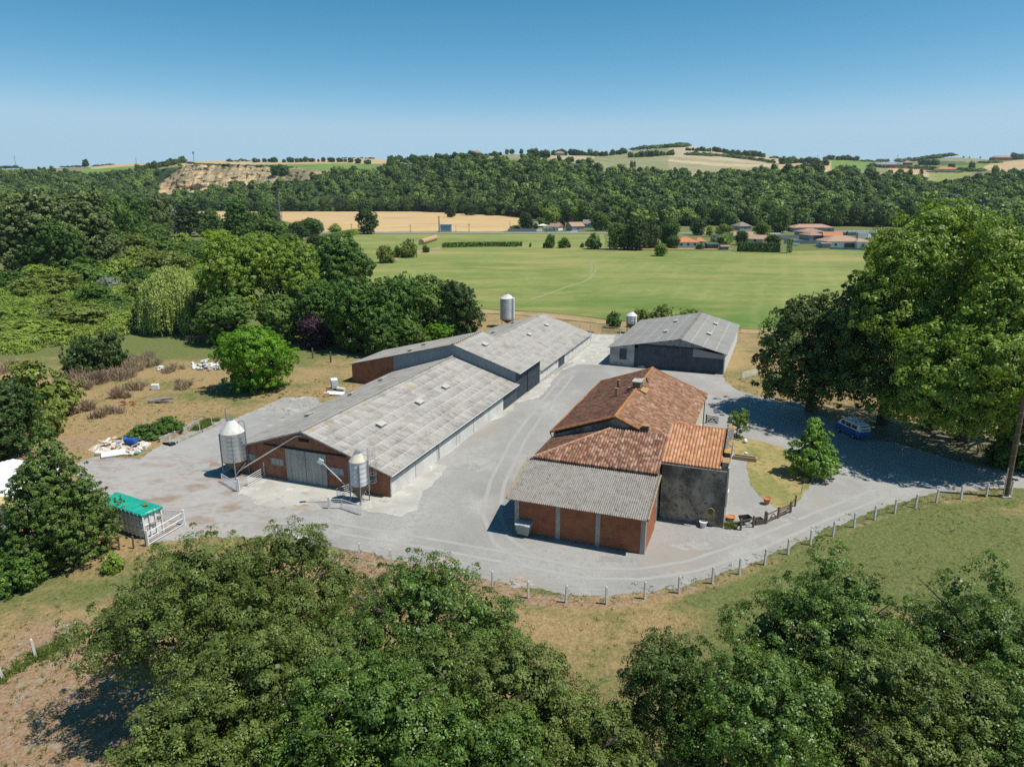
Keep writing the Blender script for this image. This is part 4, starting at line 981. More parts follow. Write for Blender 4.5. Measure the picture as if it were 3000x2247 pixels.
for a in (-2.2, -1, 0, 1, 2.2): mb.tube((1.36 + .38 * math.cos(a), .38 * math.sin(a), 2.1), (1.36 + .38 * math.cos(a), .38 * math.sin(a), 5.5), .014, n=4)
mb.build("ladder_cage", M_galv, ld)
MB().tube((-.1, 0, 5.1), (-.1, 0, 5.55), .05, n=6).build("filling_pipe", M_grey_steel, s2)
# augers
p0 = s1c + np.array([.15, .1, .42]); pe = w2((-.05, 10.15, 5.3))
pk_ = p0 + (pe - p0) * .86 + np.array([0, 0, .28])
au = MB().path([p0, pk_, pk_ + (pe - pk_) * .4 + np.array([0, 0, .12]), pe], .075, 8).build("auger_pipe", M("pale_auger_tube", (.62, .60, .55), [(3, (.45, .43, .38), .45, .7)]))
tag(au, "long pale auger tube rising from the shiny silo to the gable top", "auger")
q0 = s2c + np.array([-.15, -.05, .45]); q1 = atY(*z6(1262, 752), 64.3)
a2 = thing("auger", "short auger tube with motor box leaning left from the pale silo", "auger", (0, 0, 0))
MB().path([q0, q1], .06, 8).build("auger_tube", M("steel_tube", (.5, .52, .54), [(3, (.38, .4, .42), .45, .7)], rough=.5), a2)
MB().obox(q1 + np.array([-.12, 0, .1]), (.5, .3, .42), .3, (0, .6)).build("motor_box", M("green_grey_box", (.42, .50, .47)), a2)
s3 = silo("feed_silo", "tall white tower silo rising behind the far barn", g(*dd(1096, 706)), 1.62, .6, 1.8, 6.4, 7.4, body=M("white_silo_paint", (.60, .62, .63), [(.9, (.48, .50, .51), .45, .7)], rough=.5), rot=.8)
mb = MB()
for s_ in (-.22, .22): mb.tube((1.25 + s_ * .6, -1.2 + s_, 1), (1.25 + s_ * .6, -1.2 + s_, 7.4), .03, n=5)
for k in range(20): mb.tube((1.12, -1.42, 1.2 + k * .3), (1.38, -.98, 1.2 + k * .3), .022, n=4)
mb.build("ladder", M_grey_steel, s3)
s4 = silo("feed_silo", "short white drum silo on legs between the far barn and the dark shed", g(*dd(1363, 719)), 1.15, .5, 2.1, 3.75, 4.6, body=M_white, cone=M_white, rot=.5)

def gate(name, label, p, q, h, nbars=5, vert=False, mat=M_white, z0=.12, r=.03, posts=True, diag=False):
    p = np.asarray(p, float); q = np.asarray(q, float)
    t = thing(name, label, "gate", p); d = q - p
    mb = MB(); up = np.array([0, 0, 1.0])
    mb.tube(up * z0, d + up * z0, r, n=6); mb.tube(up * h, d + up * h, r, n=6); mb.tube(up * z0, up * h, r, n=6); mb.tube(d + up * z0, d + up * h, r, n=6)
    L = np.linalg.norm(d)
    if diag: mb.tube(up * z0, d + up * h, r * .8, n=6)
    f_ = mb.build("gate_frame", mat, t); mb = MB()
    if vert:
        n = int(L / .13)
        for k in range(1, n): mb.tube(d * k / n + up * z0, d * k / n + up * h, r * .55, n=5)
    else:
        for k in range(1, nbars - 1): mb.tube(up * (z0 + (h - z0) * k / (nbars - 1)), d + up * (z0 + (h - z0) * k / (nbars - 1)), r * .85, n=6)
    mb.build("gate_bars", mat, t)
    if posts:
        for e in ((-d / L * .12), d + d / L * .12) if posts == 2 else ((-d / L * .12),):
            MB().box(e[0] - .09, e[1] - .09, 0, e[0] + .09, e[1] + .09, h + .25).build("gate_post", mat, t)
    return t
M_gpost = M("galvanised_gate_paint", (.60, .63, .66), [(4, (.5, .52, .55), .45, .7)], rough=.5)
zc = Z(300, 1430, 7.373)
gate("tube_gate", "white tube gate across the drive in front of the covered skip", g(*zc(1010, 1235)), g(*zc(1750, 800)), 1.25, 3, mat=M_white, posts=2, diag=False, r=.045)
gate("barred_gate", "pale barred gate standing open behind the covered skip", g(*zc(1290, 700)), g(*zc(1730, 740)), 1.15, vert=True, mat=M_gpost, posts=False)
gate("barred_gate", "barred gate panel in front of the shiny silo", g(*z6(185, 965)), g(*z6(345, 1062)), .95, vert=True, mat=M_gpost, posts=False)
MB_ = MB(); pp = g(*z6(368, 1068)); tag(MB().box(-.1, -.1, 0, .1, .1, 1.5).build("gate_post", M_gpost, None, pp), "thick pale steel post beside the shiny silo's barred panel", "post")
gate("tube_gate", "five bar white gate leaning open between shiny silo and grey door", g(*z6(465, 1015)), g(*z6(645, 905)), 1.05, 5, mat=M_white, posts=False)
tag(MB().box(-.06, -.06, 0, .06, .06, 1.6).build("gate_post", M_gpost, None, g(*z6(648, 900))), "slim steel post at the inner end of the five bar gate", "post")
gate("tube_gate", "five bar gate leaning open behind the pale silo's hopper", g(*z6(1430, 1140)), g(*z6(1590, 1085)), 1.05, 5, mat=M_white, posts=False)
gate("barred_gate", "barred gate panel beside the pale silo", g(*z6(1480, 1250)), g(*z6(1690, 1322)), .98, vert=True, mat=M_gpost, posts=False)
gate("tube_gate", "short five bar gate overlapping the barred panel at the pale silo", g(*z6(1355, 1250)), g(*z6(1475, 1252)), .98, 5, mat=M_white, posts=1)
z80 = Z(0, 1500, 2.212)
gate("barred_gate", "barred gate open along the road behind the foreground oaks", g(*z80(1800, 215)), g(*z80(2035, 275)), 1.2, vert=True, mat=M_gpost, posts=1)
gate("tube_gate", "low white tube gate beside the open barred gate at the roadside", g(*z80(1950, 265)), g(*z80(2068, 300)), 1.15, 4, mat=M_white, posts=1)
gate("tube_gate", "white seven bar gate on the grass right of the dark shed", g(*z7(1742, 962)), g(*z7(1905, 918)), 1.1, 7, mat=M_white, posts=1)
tag(MB().path([g(*z7(1575, 870)) + (0, 0, .9), g(*z7(1738, 905)) + (0, 0, .85)], .02, 5).build("fence_rail", M_white), "single pale rail from the dark shed to the seven bar gate", "rail")

# concrete posts of the road fence, with wires between them
mbp = MB(); w_ = .085
mbp.add([(-w_, -w_, -.1), (w_, -w_, -.1), (w_, w_, -.1), (-w_, w_, -.1), (-w_ * .8, -w_ * .8, 1.42), (w_ * .8, -w_ * .8, 1.42), (w_ * .8, w_ * .8, 1.42), (-w_ * .8, w_ * .8, 1.42), (0, 0, 1.5)],
        [(0, 1, 5, 4), (1, 2, 6, 5), (2, 3, 7, 6), (3, 0, 4, 7), (4, 5, 8), (5, 6, 8), (6, 7, 8), (7, 4, 8)])
fp0 = mbp.build("fence_post", M_post, None, FEN[0], .3)
tag(fp0, "pale concrete post in the wire fence along the curving gravel road", "fence post", "concrete posts along the road fence")
for i, p in enumerate(FEN[1:]):
    o = fp0.copy(); COL.objects.link(o); o.location = tuple(p); o.rotation_euler = (random.Random(i).uniform(-.03, .03), random.Random(i + 50).uniform(-.03, .03), .3)
wm = MB()
for hh in (.35, .7, 1.05, 1.35):
    for a, b in zip(FEN[:-1], FEN[1:]): wm.tube(a + (0, 0, hh), b + (0, 0, hh), .006, n=3, cap=False)
tag(wm.build("fence_wire", M_galv), "thin fence wires strung between the concrete posts along the road", "wire")
lf = [g(*p) for p in ((206, 1884), (105, 1925), (9, 1988))]
for i, p in enumerate(lf):
    o = fp0.copy(); COL.objects.link(o); o.location = tuple(p); o.rotation_euler = (.03, -.05 * i, .8)
    o['label'] = "concrete post in the wire fence at the bottom left paddock"; o['group'] = "posts of the bottom left paddock fence"
for i, (px, py, h_) in enumerate(((350, 1610, 1.25), (392, 1606, 1.15), (310, 1618, .9), (428, 1600, 1.2))):
    o = MB().tube((0, 0, -.1), (.03, 0, h_), .085, .075, 8).build("fence_post", M_wood, None, g(px, py))
    tag(o, "round weathered wooden post in dry grass before the covered skip", "fence post", "old wooden posts by the skip")
# thin stakes of the paddock fence, left yard
zt = Z(380, 1180, 6.506)
for i, (x, y, h_) in enumerate(((290, 420, .9), (575, 440, .9), (893, 545, 1.5), (1205, 410, 1.3), (1440, 270, 1.0), (1690, 180, .9), (1575, 440, 1.3), (1340, 545, 1.3), (1062, 670, 1.5), (775, 815, 1.6))):
    o = MB().tube((0, 0, -.05), (-.03, 0, h_), .04, n=6).build("fence_stake", M_post, None, g(*zt(x, y)))
    tag(o, "slim pale stake beside the sunken concrete trough walls", "stake", "stakes around the concrete troughs")
# concrete trough walls
def wall(name, label, a, b, h, th, mat=M_conc, cat="wall"):
    a = np.asarray(a, float); b = np.asarray(b, float); d = b - a; L = np.linalg.norm(d); n = np.array([-d[1], d[0], 0]) / L * th
    o = MB().ext([(0, 0, -.1), d + (0, 0, -.1), d + n + (0, 0, -.1), n + (0, 0, -.1)], (0, 0, h + .1)).build(name, mat, None, a)
    return tag(o, label, cat)
M_oldc = M("stained_old_concrete", (.40, .37, .31), [(1.6, (.24, .22, .18), .42, .64), (1.1, (.42, .30, .05), .66, .74), (7, (.48, .45, .40), .55, .75)], bump=(10, .3))
wall("trough_wall", "grey end wall of the sunken concrete trough near the rubbish heap", g(*zt(240, 690)), g(*zt(600, 580)), .75, .25, M_oldc)
wall("trough_wall", "long stained concrete trough wall with a yellow lichen patch", g(*zt(580, 755)), g(*zt(1245, 470)), .55, .28, M_oldc)
wall("trough_wall", "far low concrete trough wall behind the green weeds", g(*zt(1100, 470)), g(*zt(1420, 340)), .35, .25, M_oldc)
wall("kerb", "low rough kerb along the edge of the left concrete pad", g(*zt(920, 775)), g(*zt(1360, 570)), .28, .18, M_oldc, "kerb")
wall("kerb", "low pale kerb at the top of the left concrete pad", g(*zt(1400, 560)), g(*zt(1780, 370)), .22, .2, M_oldc, "kerb")
tag(MB().add([(0, 0, .25), *(tuple(g(*zt(x, y)) - g(*zt(630, 790)) + (0, 0, .25)) for x, y in ((860, 780), (880, 800), (780, 830))), (0, 0, 0), *(tuple(g(*zt(x, y)) - g(*zt(630, 790)) + (0, 0, 0)) for x, y in ((860, 780), (880, 800), (780, 830)))], [(0, 1, 2, 3), (7, 6, 5, 4), (0, 4, 5, 1), (1, 5, 6, 2), (2, 6, 7, 3), (3, 7, 4, 0)]).build("dark_sheet", M_dark, None, g(*zt(630, 790))), "dark flat sheet lying by the trough end and the concrete pad", "sheet")

# covered skip
c0 = g(*zc(905, 1110)); c1 = g(*zc(1310, 925)); cd = (c1 - c0) / np.linalg.norm(c1 - c0); wS = np.linalg.norm(c1 - c0) + .1
ths2 = math.atan2(cd[1], cd[0])                       # local x across the end, y along to the rear (-> far left)
sk = thing("skip_container", "white ribbed skip container under a green tarpaulin beside the dense dark tree", "skip", c0, ths2)
hS = 2.35; LS2 = 6.2
M_skip = M("rusty_white_steel", (.66, .67, .66), [(2.5, (.52, .52, .50), .45, .7), (3.2, (.38, .24, .13), .68, .76)], rough=.6)
mb = MB().box(0, 0, .18, wS, LS2, hS - .42).box(0, 0, hS - .42, .06, LS2, hS).box(wS - .06, 0, hS - .42, wS, LS2, hS).box(.06, 0, hS - .42, wS - .06, .06, hS)
mb.build("container_body", M_skip, sk)
mb = MB()
for k in range(11): mb.box(-.09, .3 + k * .57, .15, 0, .42 + k * .57, hS)
for z_ in (.9, 1.6): mb.box(-.05, 0, z_, 0, LS2, z_ + .08)
mb.build("side_rib", M_skip, sk)
mb = MB()
for x_ in (.02, wS * .33, wS * .62, wS - .16): mb.box(x_, -.12, .0, x_ + .14, 0, hS + .05)
mb.box(0, -.07, 1.2, wS, 0, 1.3)
mb.build("end_rib", M_skip, sk)
MB().obox((wS * .47, -.16, 1.25), (.55, .14, .18)).obox((wS * .17, -.14, .95), (.4, .1, .12), .2).obox((wS * .82, -.14, 1.6), (.4, .12, .16)).build("latch", M("rusty_latch", (.34, .24, .15), [(5, (.55, .5, .42), .5, .7)]), sk)
# draped tarpaulin
nx, ny = 26, 40; tv = []
for j in range(ny + 1):
    for i in range(nx + 1):
        fx = -.14 + 1.28 * i / nx; fy = -.05 + 1.1 * j / ny
        x_ = wS * min(1.03, max(-.03, fx)); y_ = LS2 * min(1.02, max(-.03, fy))
        drop = max(0, -fx - .03) * 3.4 + max(0, fx - 1.03) * 3.0 + max(0, -fy - .03) * 12
        sagz = -.16 * math.sin(math.pi * min(1, max(0, fx))) * (.5 + .5 * math.sin(j * .55) ** 2) + .03 * math.sin(i * 1.7 + j * .9) + .025 * math.sin(j * 2.3 - i * .6)
        tv.append((x_ + (.02 * math.sin(j * 1.9) if drop else 0), y_, hS + .10 - drop * (1 + .25 * math.sin(i * 1.3 + j * 1.1)) + (sagz if not drop else 0)))
tf = [(j * (nx + 1) + i, j * (nx + 1) + i + 1, (j + 1) * (nx + 1) + i + 1, (j + 1) * (nx + 1) + i) for j in range(ny) for i in range(nx)]
tp = MB().add(tv, tf).build("tarpaulin", M("green_tarpaulin", (.012, .30, .215), [(1.2, (.02, .36, .27), .45, .65), (4, (.008, .22, .16), .55, .75)], rough=.55, spec=.35), sk, smooth=True)
md = tp.modifiers.new("thickness", 'SOLIDIFY'); md.thickness = .02
MB().add([(wS * .62, 1.3, hS + .10), (wS * .80, 1.1, hS + .16), (wS * .86, 1.7, hS + .15), (wS * .70, 1.95, hS + .06), (wS * .62, 1.3, hS + .07), (wS * .80, 1.1, hS + .12), (wS * .86, 1.7, hS + .11), (wS * .70, 1.95, hS + .03)], [(0, 1, 2, 3), (7, 6, 5, 4), (0, 4, 5, 1), (1, 5, 6, 2), (2, 6, 7, 3), (3, 7, 4, 0)]).build("standing_water", M("rusty_puddle", (.22, .17, .015), rough=.2), tp)

# white shed at the left edge
ws_o = g(33, 1493, 2.2) * np.array([1, 1, 0])
wsh = thing("white_shed", "small white walled shed with white and tan sheet roof at the left edge", "shed", ws_o, math.radians(99.7))
LW = 10.6
MB().box(.3, .3, 0, LW, .45, 2.15).build("side_wall", M_white, wsh)
for x_ in (.3, LW - .15): MB().ext([(x_, .45, 0), (x_, 8.8, 0), (x_, 8.8, 2.1), (x_, 4.56, 3.1), (x_, .45, 2.2)], (.15, 0, 0)).build("end_wall", M_white, wsh)
MB().box(.45, 8.65, 0, LW - .15, 8.8, 2.1).build("side_wall", M_white, wsh)
def ribbed(name, P0, U, V, Lu, Lv, mat, parent): return roof_surface(name, P0, U, V, Lu, Lv, mat, parent, .5, .035, 0, 0, .05, seg=6)
M_wroof = M("white_sheet_roof", (.78, .78, .77), [(3, (.68, .68, .66), .5, .75)], rough=.45)
ribbed("tan_roof", (0, 0, 2.2), (0, 1, .22), (1, 0, 0), 4.67, 2.3, M("tan_sheet_roof", (.52, .40, .20), [(3, (.44, .33, .16), .45, .7)], rough=.55), wsh)
ribbed("white_roof", (2.3, 0, 2.2), (0, 1, .22), (1, 0, 0), 4.67, LW - 2.2, M_wroof, wsh)
ribbed("white_roof", (0, 9.12, 2.2), (0, -1, .22), (1, 0, 0), 4.67, LW + .1, M_wroof, wsh)

# wheelie bin
bp = g(*zg(235, 1432))
wb = thing("wheelie_bin", "grey wheeled waste container against the brick garage wall", "bin", bp, TH - math.pi / 2 - .05)
M_bin = M("grey_bin_plastic", (.30, .335, .32), [(4, (.25, .28, .27), .45, .7)], rough=.5)
MB().add([(-.52, -.34, .2), (.52, -.34, .2), (.52, .34, .2), (-.52, .34, .2), (-.64, -.46, 1.12), (.64, -.46, 1.12), (.64, .46, 1.12), (-.64, .46, 1.12)], [(3, 2, 1, 0), (4, 5, 6, 7), (0, 1, 5, 4), (1, 2, 6, 5), (2, 3, 7, 6), (3, 0, 4, 7)]).build("bin_body", M_bin, wb)
MB().ext([(-.70, -.52, 1.12), (-.70, -.54, 1.2), (-.70, -.2, 1.3), (-.70, .5, 1.32), (-.70, .52, 1.14)], (1.40, 0, 0)).build("bin_lid", M("grey_bin_lid", (.42, .46, .45), [(4, (.36, .39, .38), .45, .7)], rough=.5), wb)
MB().tube((-.3, -.53, 1.23), (.3, -.53, 1.23), .025, n=6).build("handle", M_bin, wb)
for x_ in (-.45, .45):
    for y_ in (-.28, .28): MB().tube((x_ - .03, y_, .1), (x_ + .03, y_, .1), .1, n=12).build("wheel", M_black, wb)

# bucket, hose, pots, planters
zp = Z(2080, 1440, 7.373)
def pot(name, label, cat, p, r0, r1, h, mat, lip=.04):
    o = MB().lathe([(r0 * .9, 0), (r0, .02), (r1, h - lip * 1.5), (r1 + .03, h - lip), (r1 + .03, h), (r1 - .04, h), (r1 * .82, h - .07), (.0, h - .08)], n=24, cap=False).build(name, mat, None, p)
    return tag(o, label, cat)
pot("bucket", "small white bucket tub against the dark annexe wall", "bucket", g(*zg(1683, 1362)), .24, .34, .55, M_white)
M_terra = M("terracotta", (.48, .19, .085), [(5, (.38, .15, .07), .45, .7)])
pot("flower_pot", "low round terracotta bowl beside the annexe corner", "pot", g(*zp(440, 612)), .30, .42, .38, M_terra)
pot("flower_pot", "tall terracotta urn at the lawn edge", "pot", g(*zp(1222, 268)), .20, .36, .62, M_terra)
hose = thing("garden_hose", "coiled yellow garden hose hanging on the dark annexe wall", "hose", w2((XA0 - .12, -16.35, .95), OH), TH)
mb = MB()
for k in range(5):
    r_ = .30 + .022 * k; mb.path([(-.05 - .02 * k, r_ * math.cos(a), .55 + r_ * math.sin(a)) for a in np.linspace(0, 2 * math.pi, 25)], .02, 5)
mb.path([(-.1, -.12 + .26 * math.cos(a), -.02 + .52 * math.sin(a)) for a in np.linspace(0, 2 * math.pi, 25)], .02, 5)
mb.build("hose_coil", M("yellow_hose", (.55, .40, .10), rough=.5), hose)
MB().tube((0, 0, .55), (-.12, 0, .55), .2, n=16).build("hose_reel", M_wood, hose)
def fence_seg(name, label, a, b, h, nrail=2, mat=M_wood, cross=False, post_b=True, hb=None):
    a = np.asarray(a, float); b = np.asarray(b, float); d = b - a; L = np.linalg.norm(d); an_g = math.atan2(d[1], d[0])
    t = thing(name, label, "gate" if cross else "fence", a, an_g)
    for k in range(nrail):
        z_ = h * (.95 - k * (.72 / max(1, nrail - 1)) if nrail > 1 else .95) ; MB().box(0, -.02, z_ - .06, L, .03, z_ + .05).build("rail", mat, t)
    for x_ in ((0, L) if post_b else (0,)): MB().box(x_ - .07, -.07, 0, x_ + .07, .07, h + .18).build("post", mat, t)
    if cross:
        MB().ext([(.1, -.035, .2), (.2, -.035, .12), (L / 2 + .06, -.035, h * .78), (L / 2 - .06, -.035, h * .82)], (0, .03, 0)).build("brace", mat, t)
        MB().ext([(L - .1, -.035, .2), (L - .2, -.035, .12), (L / 2 - .06, -.035, h * .78), (L / 2 + .06, -.035, h * .82)], (0, .03, 0)).build("brace", mat, t)
    return t
fence_seg("wooden_fence", "short single rail fence piece with a barrow behind it", g(*zp(660, 832)), g(*zp(930, 770)), .95, 1)
fence_seg("wooden_gate", "braced wooden garden gate at the road side of the lawn", g(*zp(1215, 692)), g(*zp(1465, 575)), .95, 2, cross=True)
fence_seg("wooden_gate", "four rail wooden gate right of the braced garden gate", g(*zp(1480, 568)), g(*zp(1728, 455)), .95, 4)
fence_seg("wooden_fence", "slanting rail with an end post at the lawn tip", g(*zp(1745, 440)), g(*zp(1835, 315)), .95, 1)
tag(MB().box(-.09, -.09, 0, .09, .09, 1.25).build("gate_post", M_wood, None, g(*zp(1185, 695))), "thick wooden post beside the braced garden gate", "post")
for k, (x, y) in enumerate(((1105, 1085), (1222, 968))):
    tag(MB().tube((0, 0, 0), (.05, 0, 1.0), .035, n=6).build("fence_stake", M_grey_steel, None, g(*z5(x - 10, y))), "thin leaning stake at the lawn edge, " + ("nearer the garden gates" if k == 0 else "under the conical young tree"), "stake")
tag(MB().path([g(*zp(300, 790)) + (0, 0, .62), g(*zp(655, 800)) + (0, 0, .62)], .03, 6).build("fence_rail", M_wood), "thin dark rail between annexe corner and the garden fence", "rail")
wbw = thing("wheelbarrow", "dark barrow tray standing behind the short rail fence", "wheelbarrow", g(*zp(760, 735)) + (0, .25, 0), .25)
MB().add([(-.35, -.25, .35), (.35, -.25, .35), (.35, .25, .35), (-.35, .25, .35), (-.5, -.38, .8), (.55, -.38, .8), (.55, .38, .8), (-.5, .38, .8)], [(3, 2, 1, 0), (0, 1, 5, 4), (1, 2, 6, 5), (2, 3, 7, 6), (3, 0, 4, 7)]).build("tray", M_black, wbw)
MB().tube((-.55, -.04, .2), (-.55, .04, .2), .2, n=14).build("wheel", M_black, wbw)
for s_ in (-.28, .28): MB().path([(-.5, s_ * .3, .22), (.2, s_, .32), (.95, s_, .72)], .022, 6).tube((.3, s_, .34), (.35, s_, 0), .02, n=5).build("handle", M_grey_steel, wbw)
cr = thing("wooden_crate", "slatted wooden crate planter by the braced garden gate", "crate", g(*zp(1035, 690)), .25)
mb = MB()
for z_ in (.05, .22, .39):
    mb.box(-.42, -.3, z_, .42, -.26, z_ + .13).box(-.42, .26, z_, .42, .3, z_ + .13).box(-.42, -.26, z_, -.38, .26, z_ + .13).box(.38, -.26, z_, .42, .26, z_ + .13)
mb.build("slats", M_wood, cr); MB().box(-.37, -.25, .03, .37, .25, .4).build("soil", M_dark, cr)
zq = Z(2050, 1150, 3.682)
tr_ = thing("stone_trough", "rectangular stone planter on the lawn behind the parapet", "planter", g(*zq(485, 725)), -.42)
mb = MB(); mb.box(-1.3, -.35, 0, 1.3, -.22, .45).box(-1.3, .22, 0, 1.3, .35, .45).box(-1.3, -.22, 0, -1.17, .22, .45).box(1.17, -.22, 0, 1.3, .22, .45)
mb.build("trough_sides", M("tan_stone", (.40, .29, .17), [(3, (.3, .22, .14), .45, .7)]), tr_); MB().box(-1.17, -.22, .02, 1.17, .22, .36).build("soil", M_dark, tr_)
def rock(name, label, cat, p, r, mat, sq=.8, seed=1):
    import bmesh
    bm = bmesh.new(); bmesh.ops.create_icosphere(bm, subdivisions=3, radius=r)
    rr_ = random.Random(seed)
    ph = [rr_.uniform(0, 6) for _ in range(6)]
    for v in bm.verts:
        f = 1 + .08 * math.sin(v.co.x / r * 3 + ph[0]) + .07 * math.sin(v.co.y / r * 4 + ph[1]) + .06 * math.sin(v.co.z / r * 5 + ph[2]); v.co *= f; v.co.z *= sq
    me = bpy.data.meshes.new(name); bm.to_mesh(me); bm.free(); me.materials.append(mat)
    for pl in me.polygons: pl.use_smooth = True
    return tag(link_mesh(name, me, None, (p[0], p[1], r * sq * .85)), label, cat)
rock("white_stone", "rounded white stone on the shaded end of the lawn", "stone", g(*zq(490, 540)), .3, M_white, .8, 4)
rock("white_stone", "white lump lying on the planter's soil", "stone", g(*zq(495, 700)) + (0, 0, 0), .22, M_white, .7, 5).location.z = .52
# braced gate behind the house
zb = Z(2050, 1220, 14.75)
fence_seg("wooden_gate", "dark lattice braced gate behind the farmhouse", g(*zb(270, 290)), g(*zb(800, 360)), 1.05, 4, mat=M("dark_wood", (.055, .042, .032), [(8, (.09, .07, .05), .5, .7)]), cross=True, post_b=False)
wall("garden_wall", "low pinkish wall end beside the lattice gate", g(*zb(-60, 270)), g(*zb(160, 250)), .95, .3, M("pink_wall", (.50, .36, .27), [(4, (.42, .28, .2), .45, .7)]))

# fence at the back of the yard
zf = Z(1650, 880, 7.373)
M_fs = M("pale_fence_tube", (.55, .60, .58), rough=.5)
fb = thing("yard_fence", "pale tube fence closing the back of the yard", "fence", (0, 0, 0))
fp_ = [g(*zf(165, 650)), g(*zf(360, 690)), g(*zf(592, 710)), g(*zf(828, 735)), g(*zf(1226, 768)), g(*zf(1440, 790))]
for p in fp_[1:5]: MB().tube(p, p + (0, 0, 1.75), .075, n=8).build("post", M_white, fb)
for k, (a, b) in enumerate(zip(fp_[:-1], fp_[1:])):
    MB().tube(a + (0, 0, 1.7), b + (0, 0, 1.7), .04, n=6).build("top_rail", M_fs, fb)
mb = MB(); a, b = fp_[3], fp_[4]; d = b - a
for k in range(1, 42): mb.tube(a + d * k / 42 + (0, 0, .12), a + d * k / 42 + (0, 0, 1.65), .010, n=4)
for k in range(1, 10): mb.tube(a + (0, 0, .15 + k * .15), b + (0, 0, .15 + k * .15), .008, n=4)
mb.build("mesh_gate", M_wood, fb)
MB().tube(fp_[0] + (0, 0, .25), fp_[2] + (.6, -.2, .25), .12, n=6).build("bottom_beam", M_wood, fb)

# utility pole by the road
pb = g(2946, 1455); ptop = atY(3000, 1172, pb[1] - .2); pd = ptop - pb; pd = pd / np.linalg.norm(pd)
up_ = thing("utility_pole", "brown wooden utility pole leaning right beside the road", "utility pole", pb)
MB().tube(-pd * .3, pd * 11.5, .27, .20, 14).build("pole_shaft", M("brown_pole", (.17, .105, .07), [(5, (.11, .07, .05), .42, .66, (1, 1, .15)), (2, (.22, .15, .1), .55, .75)]), up_)
MB().box(-.5, -.4, 0, .45, .35, .12).build("base_slab", M_conc, up_)
MB().tube((-.30, -.1, .1), np.array((-.30, -.1, 0)) + pd * 3.2, .075, n=8).build("cable_guard", M_galv, up_)
mb = MB()
for k in range(1, 9): c_ = pd * (k * 1.12); mb.tube(c_ - pd * .012, c_ + pd * .012, .275 - k * .006, n=14)
mb.build("steel_band", M_galv, up_)
kk = pd * 5.6 + np.array((.32, -.1, 0)); MB().tube(kk, kk + (.0, 0, .22), .06, n=8).build("insulator", M_white, up_)
wr = MB().path([pb + kk + np.array((0, 0, .1)) + np.array((t_ * 30, -t_ * 3, -1.2 * math.sin(math.pi * t_) + t_ * .5)) for t_ in np.linspace(0, 1, 14)], .016, 4).build("service_cable", M_white)
tag(wr, "thin pale cable running right from the brown utility pole", "cable")

# blue and white van
vb1, vb2 = g(*z9(395, 515)), g(*z9(570, 520)); vf = g(*z9(240, 385))
vd = (vf - vb1); vl = np.linalg.norm(vd); va = math.atan2(vd[1], vd[0])
vc = (vb1 + vb2) / 2
va = math.radians(104); 
van = thing("camper_van", "old blue and white camper van parked in shade under the big trees", "van", vc, va)
M_vb = M("van_blue", (.02, .105, .33), rough=.35, spec=.5); M_vw = M("van_white", (.72, .73, .72), rough=.35, spec=.5)
hw, Lv_ = .86, 4.5                                        # local x forwards, tail at x=0
def shell(sections):
    mb = MB(); n = len(sections[0]); vs = [p for s_ in sections for p in s_]; fs = []
    for k in range(len(sections) - 1):
        for i in range(n):
            j = (i + 1) % n; fs.append((k * n + i, k * n + j, (k + 1) * n + j, (k + 1) * n + i))
    fs += [tuple(range(n - 1, -1, -1)), tuple(range((len(sections) - 1) * n, len(sections) * n))]
    return mb.add(vs, fs)
def sec(x, z0, z1, w0, w1, r=.06): return [(x, -w0 + r, z0), (x, w0 - r, z0), (x, w0, z0 + r), (x, w1, z1 - r), (x, w1 - r * 1.6, z1), (x, -w1 + r * 1.6, z1), (x, -w1, z1 - r), (x, -w0, z0 + r)]
bd = shell([sec(0, .36, .95, hw - .04, hw - .02), sec(.1, .3, 1.08, hw, hw), sec(3.7, .3, 1.08, hw, hw), sec(4.35, .32, 1.0, hw - .03, hw - .05), sec(4.5, .4, .9, hw - .12, hw - .14)]).build("body", M_vb, van)
tp_ = shell([sec(.06, 1.085, 1.5, hw - .03, hw - .07, .04), sec(.22, 1.085, 1.92, hw - .03, hw - .12, .09), sec(3.0, 1.085, 1.96, hw - .03, hw - .12, .09), sec(3.45, 1.085, 1.90, hw - .03, hw - .14, .09), sec(4.1, 1.085, 1.2, hw - .06, hw - .12, .04)]).build("cabin", M_vw, van)
MB().ext([(.085, -.60, 1.25), (.085, .60, 1.25), (.195, .56, 1.76), (.195, -.56, 1.76)], (-.05, 0, .01)).build("rear_window", M_glass, van)
for s_ in (-1, 1):
    for (x0, x1) in ((.5, 1.4), (1.55, 2.5), (2.65, 3.3)):
        MB().ext([(x0, s_ * (hw - .045), 1.3), (x1, s_ * (hw - .045), 1.3), (x1, s_ * (hw - .10), 1.74), (x0, s_ * (hw - .10), 1.74)], (0, s_ * .03, 0)).build("side_window", M_glass, van)
    for x_ in (.95, 3.55):
        w_ = MB().tube((x_, s_ * (hw - .2), .32), (x_, s_ * (hw + .02), .32), .32, n=20).build("wheel", M_black, van)
        MB().tube((x_, s_ * (hw + .0), .32), (x_, s_ * (hw + .035), .32), .18, n=16).build("hubcap", M_galv, w_)
    MB().box(-.03, s_ * .72 - .1, .82, .02, s_ * .72 + .1, .93).build("tail_light", M("tail_red", (.45, .05, .02), rough=.3), van)
MB().ext([(3.5, -.66, 1.84), (3.5, .66, 1.84), (4.02, .66, 1.26), (4.02, -.66, 1.26)], (.05, 0, .03)).build("windscreen", M_glass, van)
MB().box(-.1, -.8, .38, .0, .8, .55).build("rear_bumper", M_vb, van)
rk = MB()
for s_ in (-.62, .62): rk.tube((.4, s_, 2.07), (2.9, s_, 2.07), .025, n=6)
for k in range(7): rk.tube((.4 + k * .41, -.62, 2.05), (.4 + k * .41, .62, 2.05), .02, n=6)
rk.build("roof_rack", M_white, van)
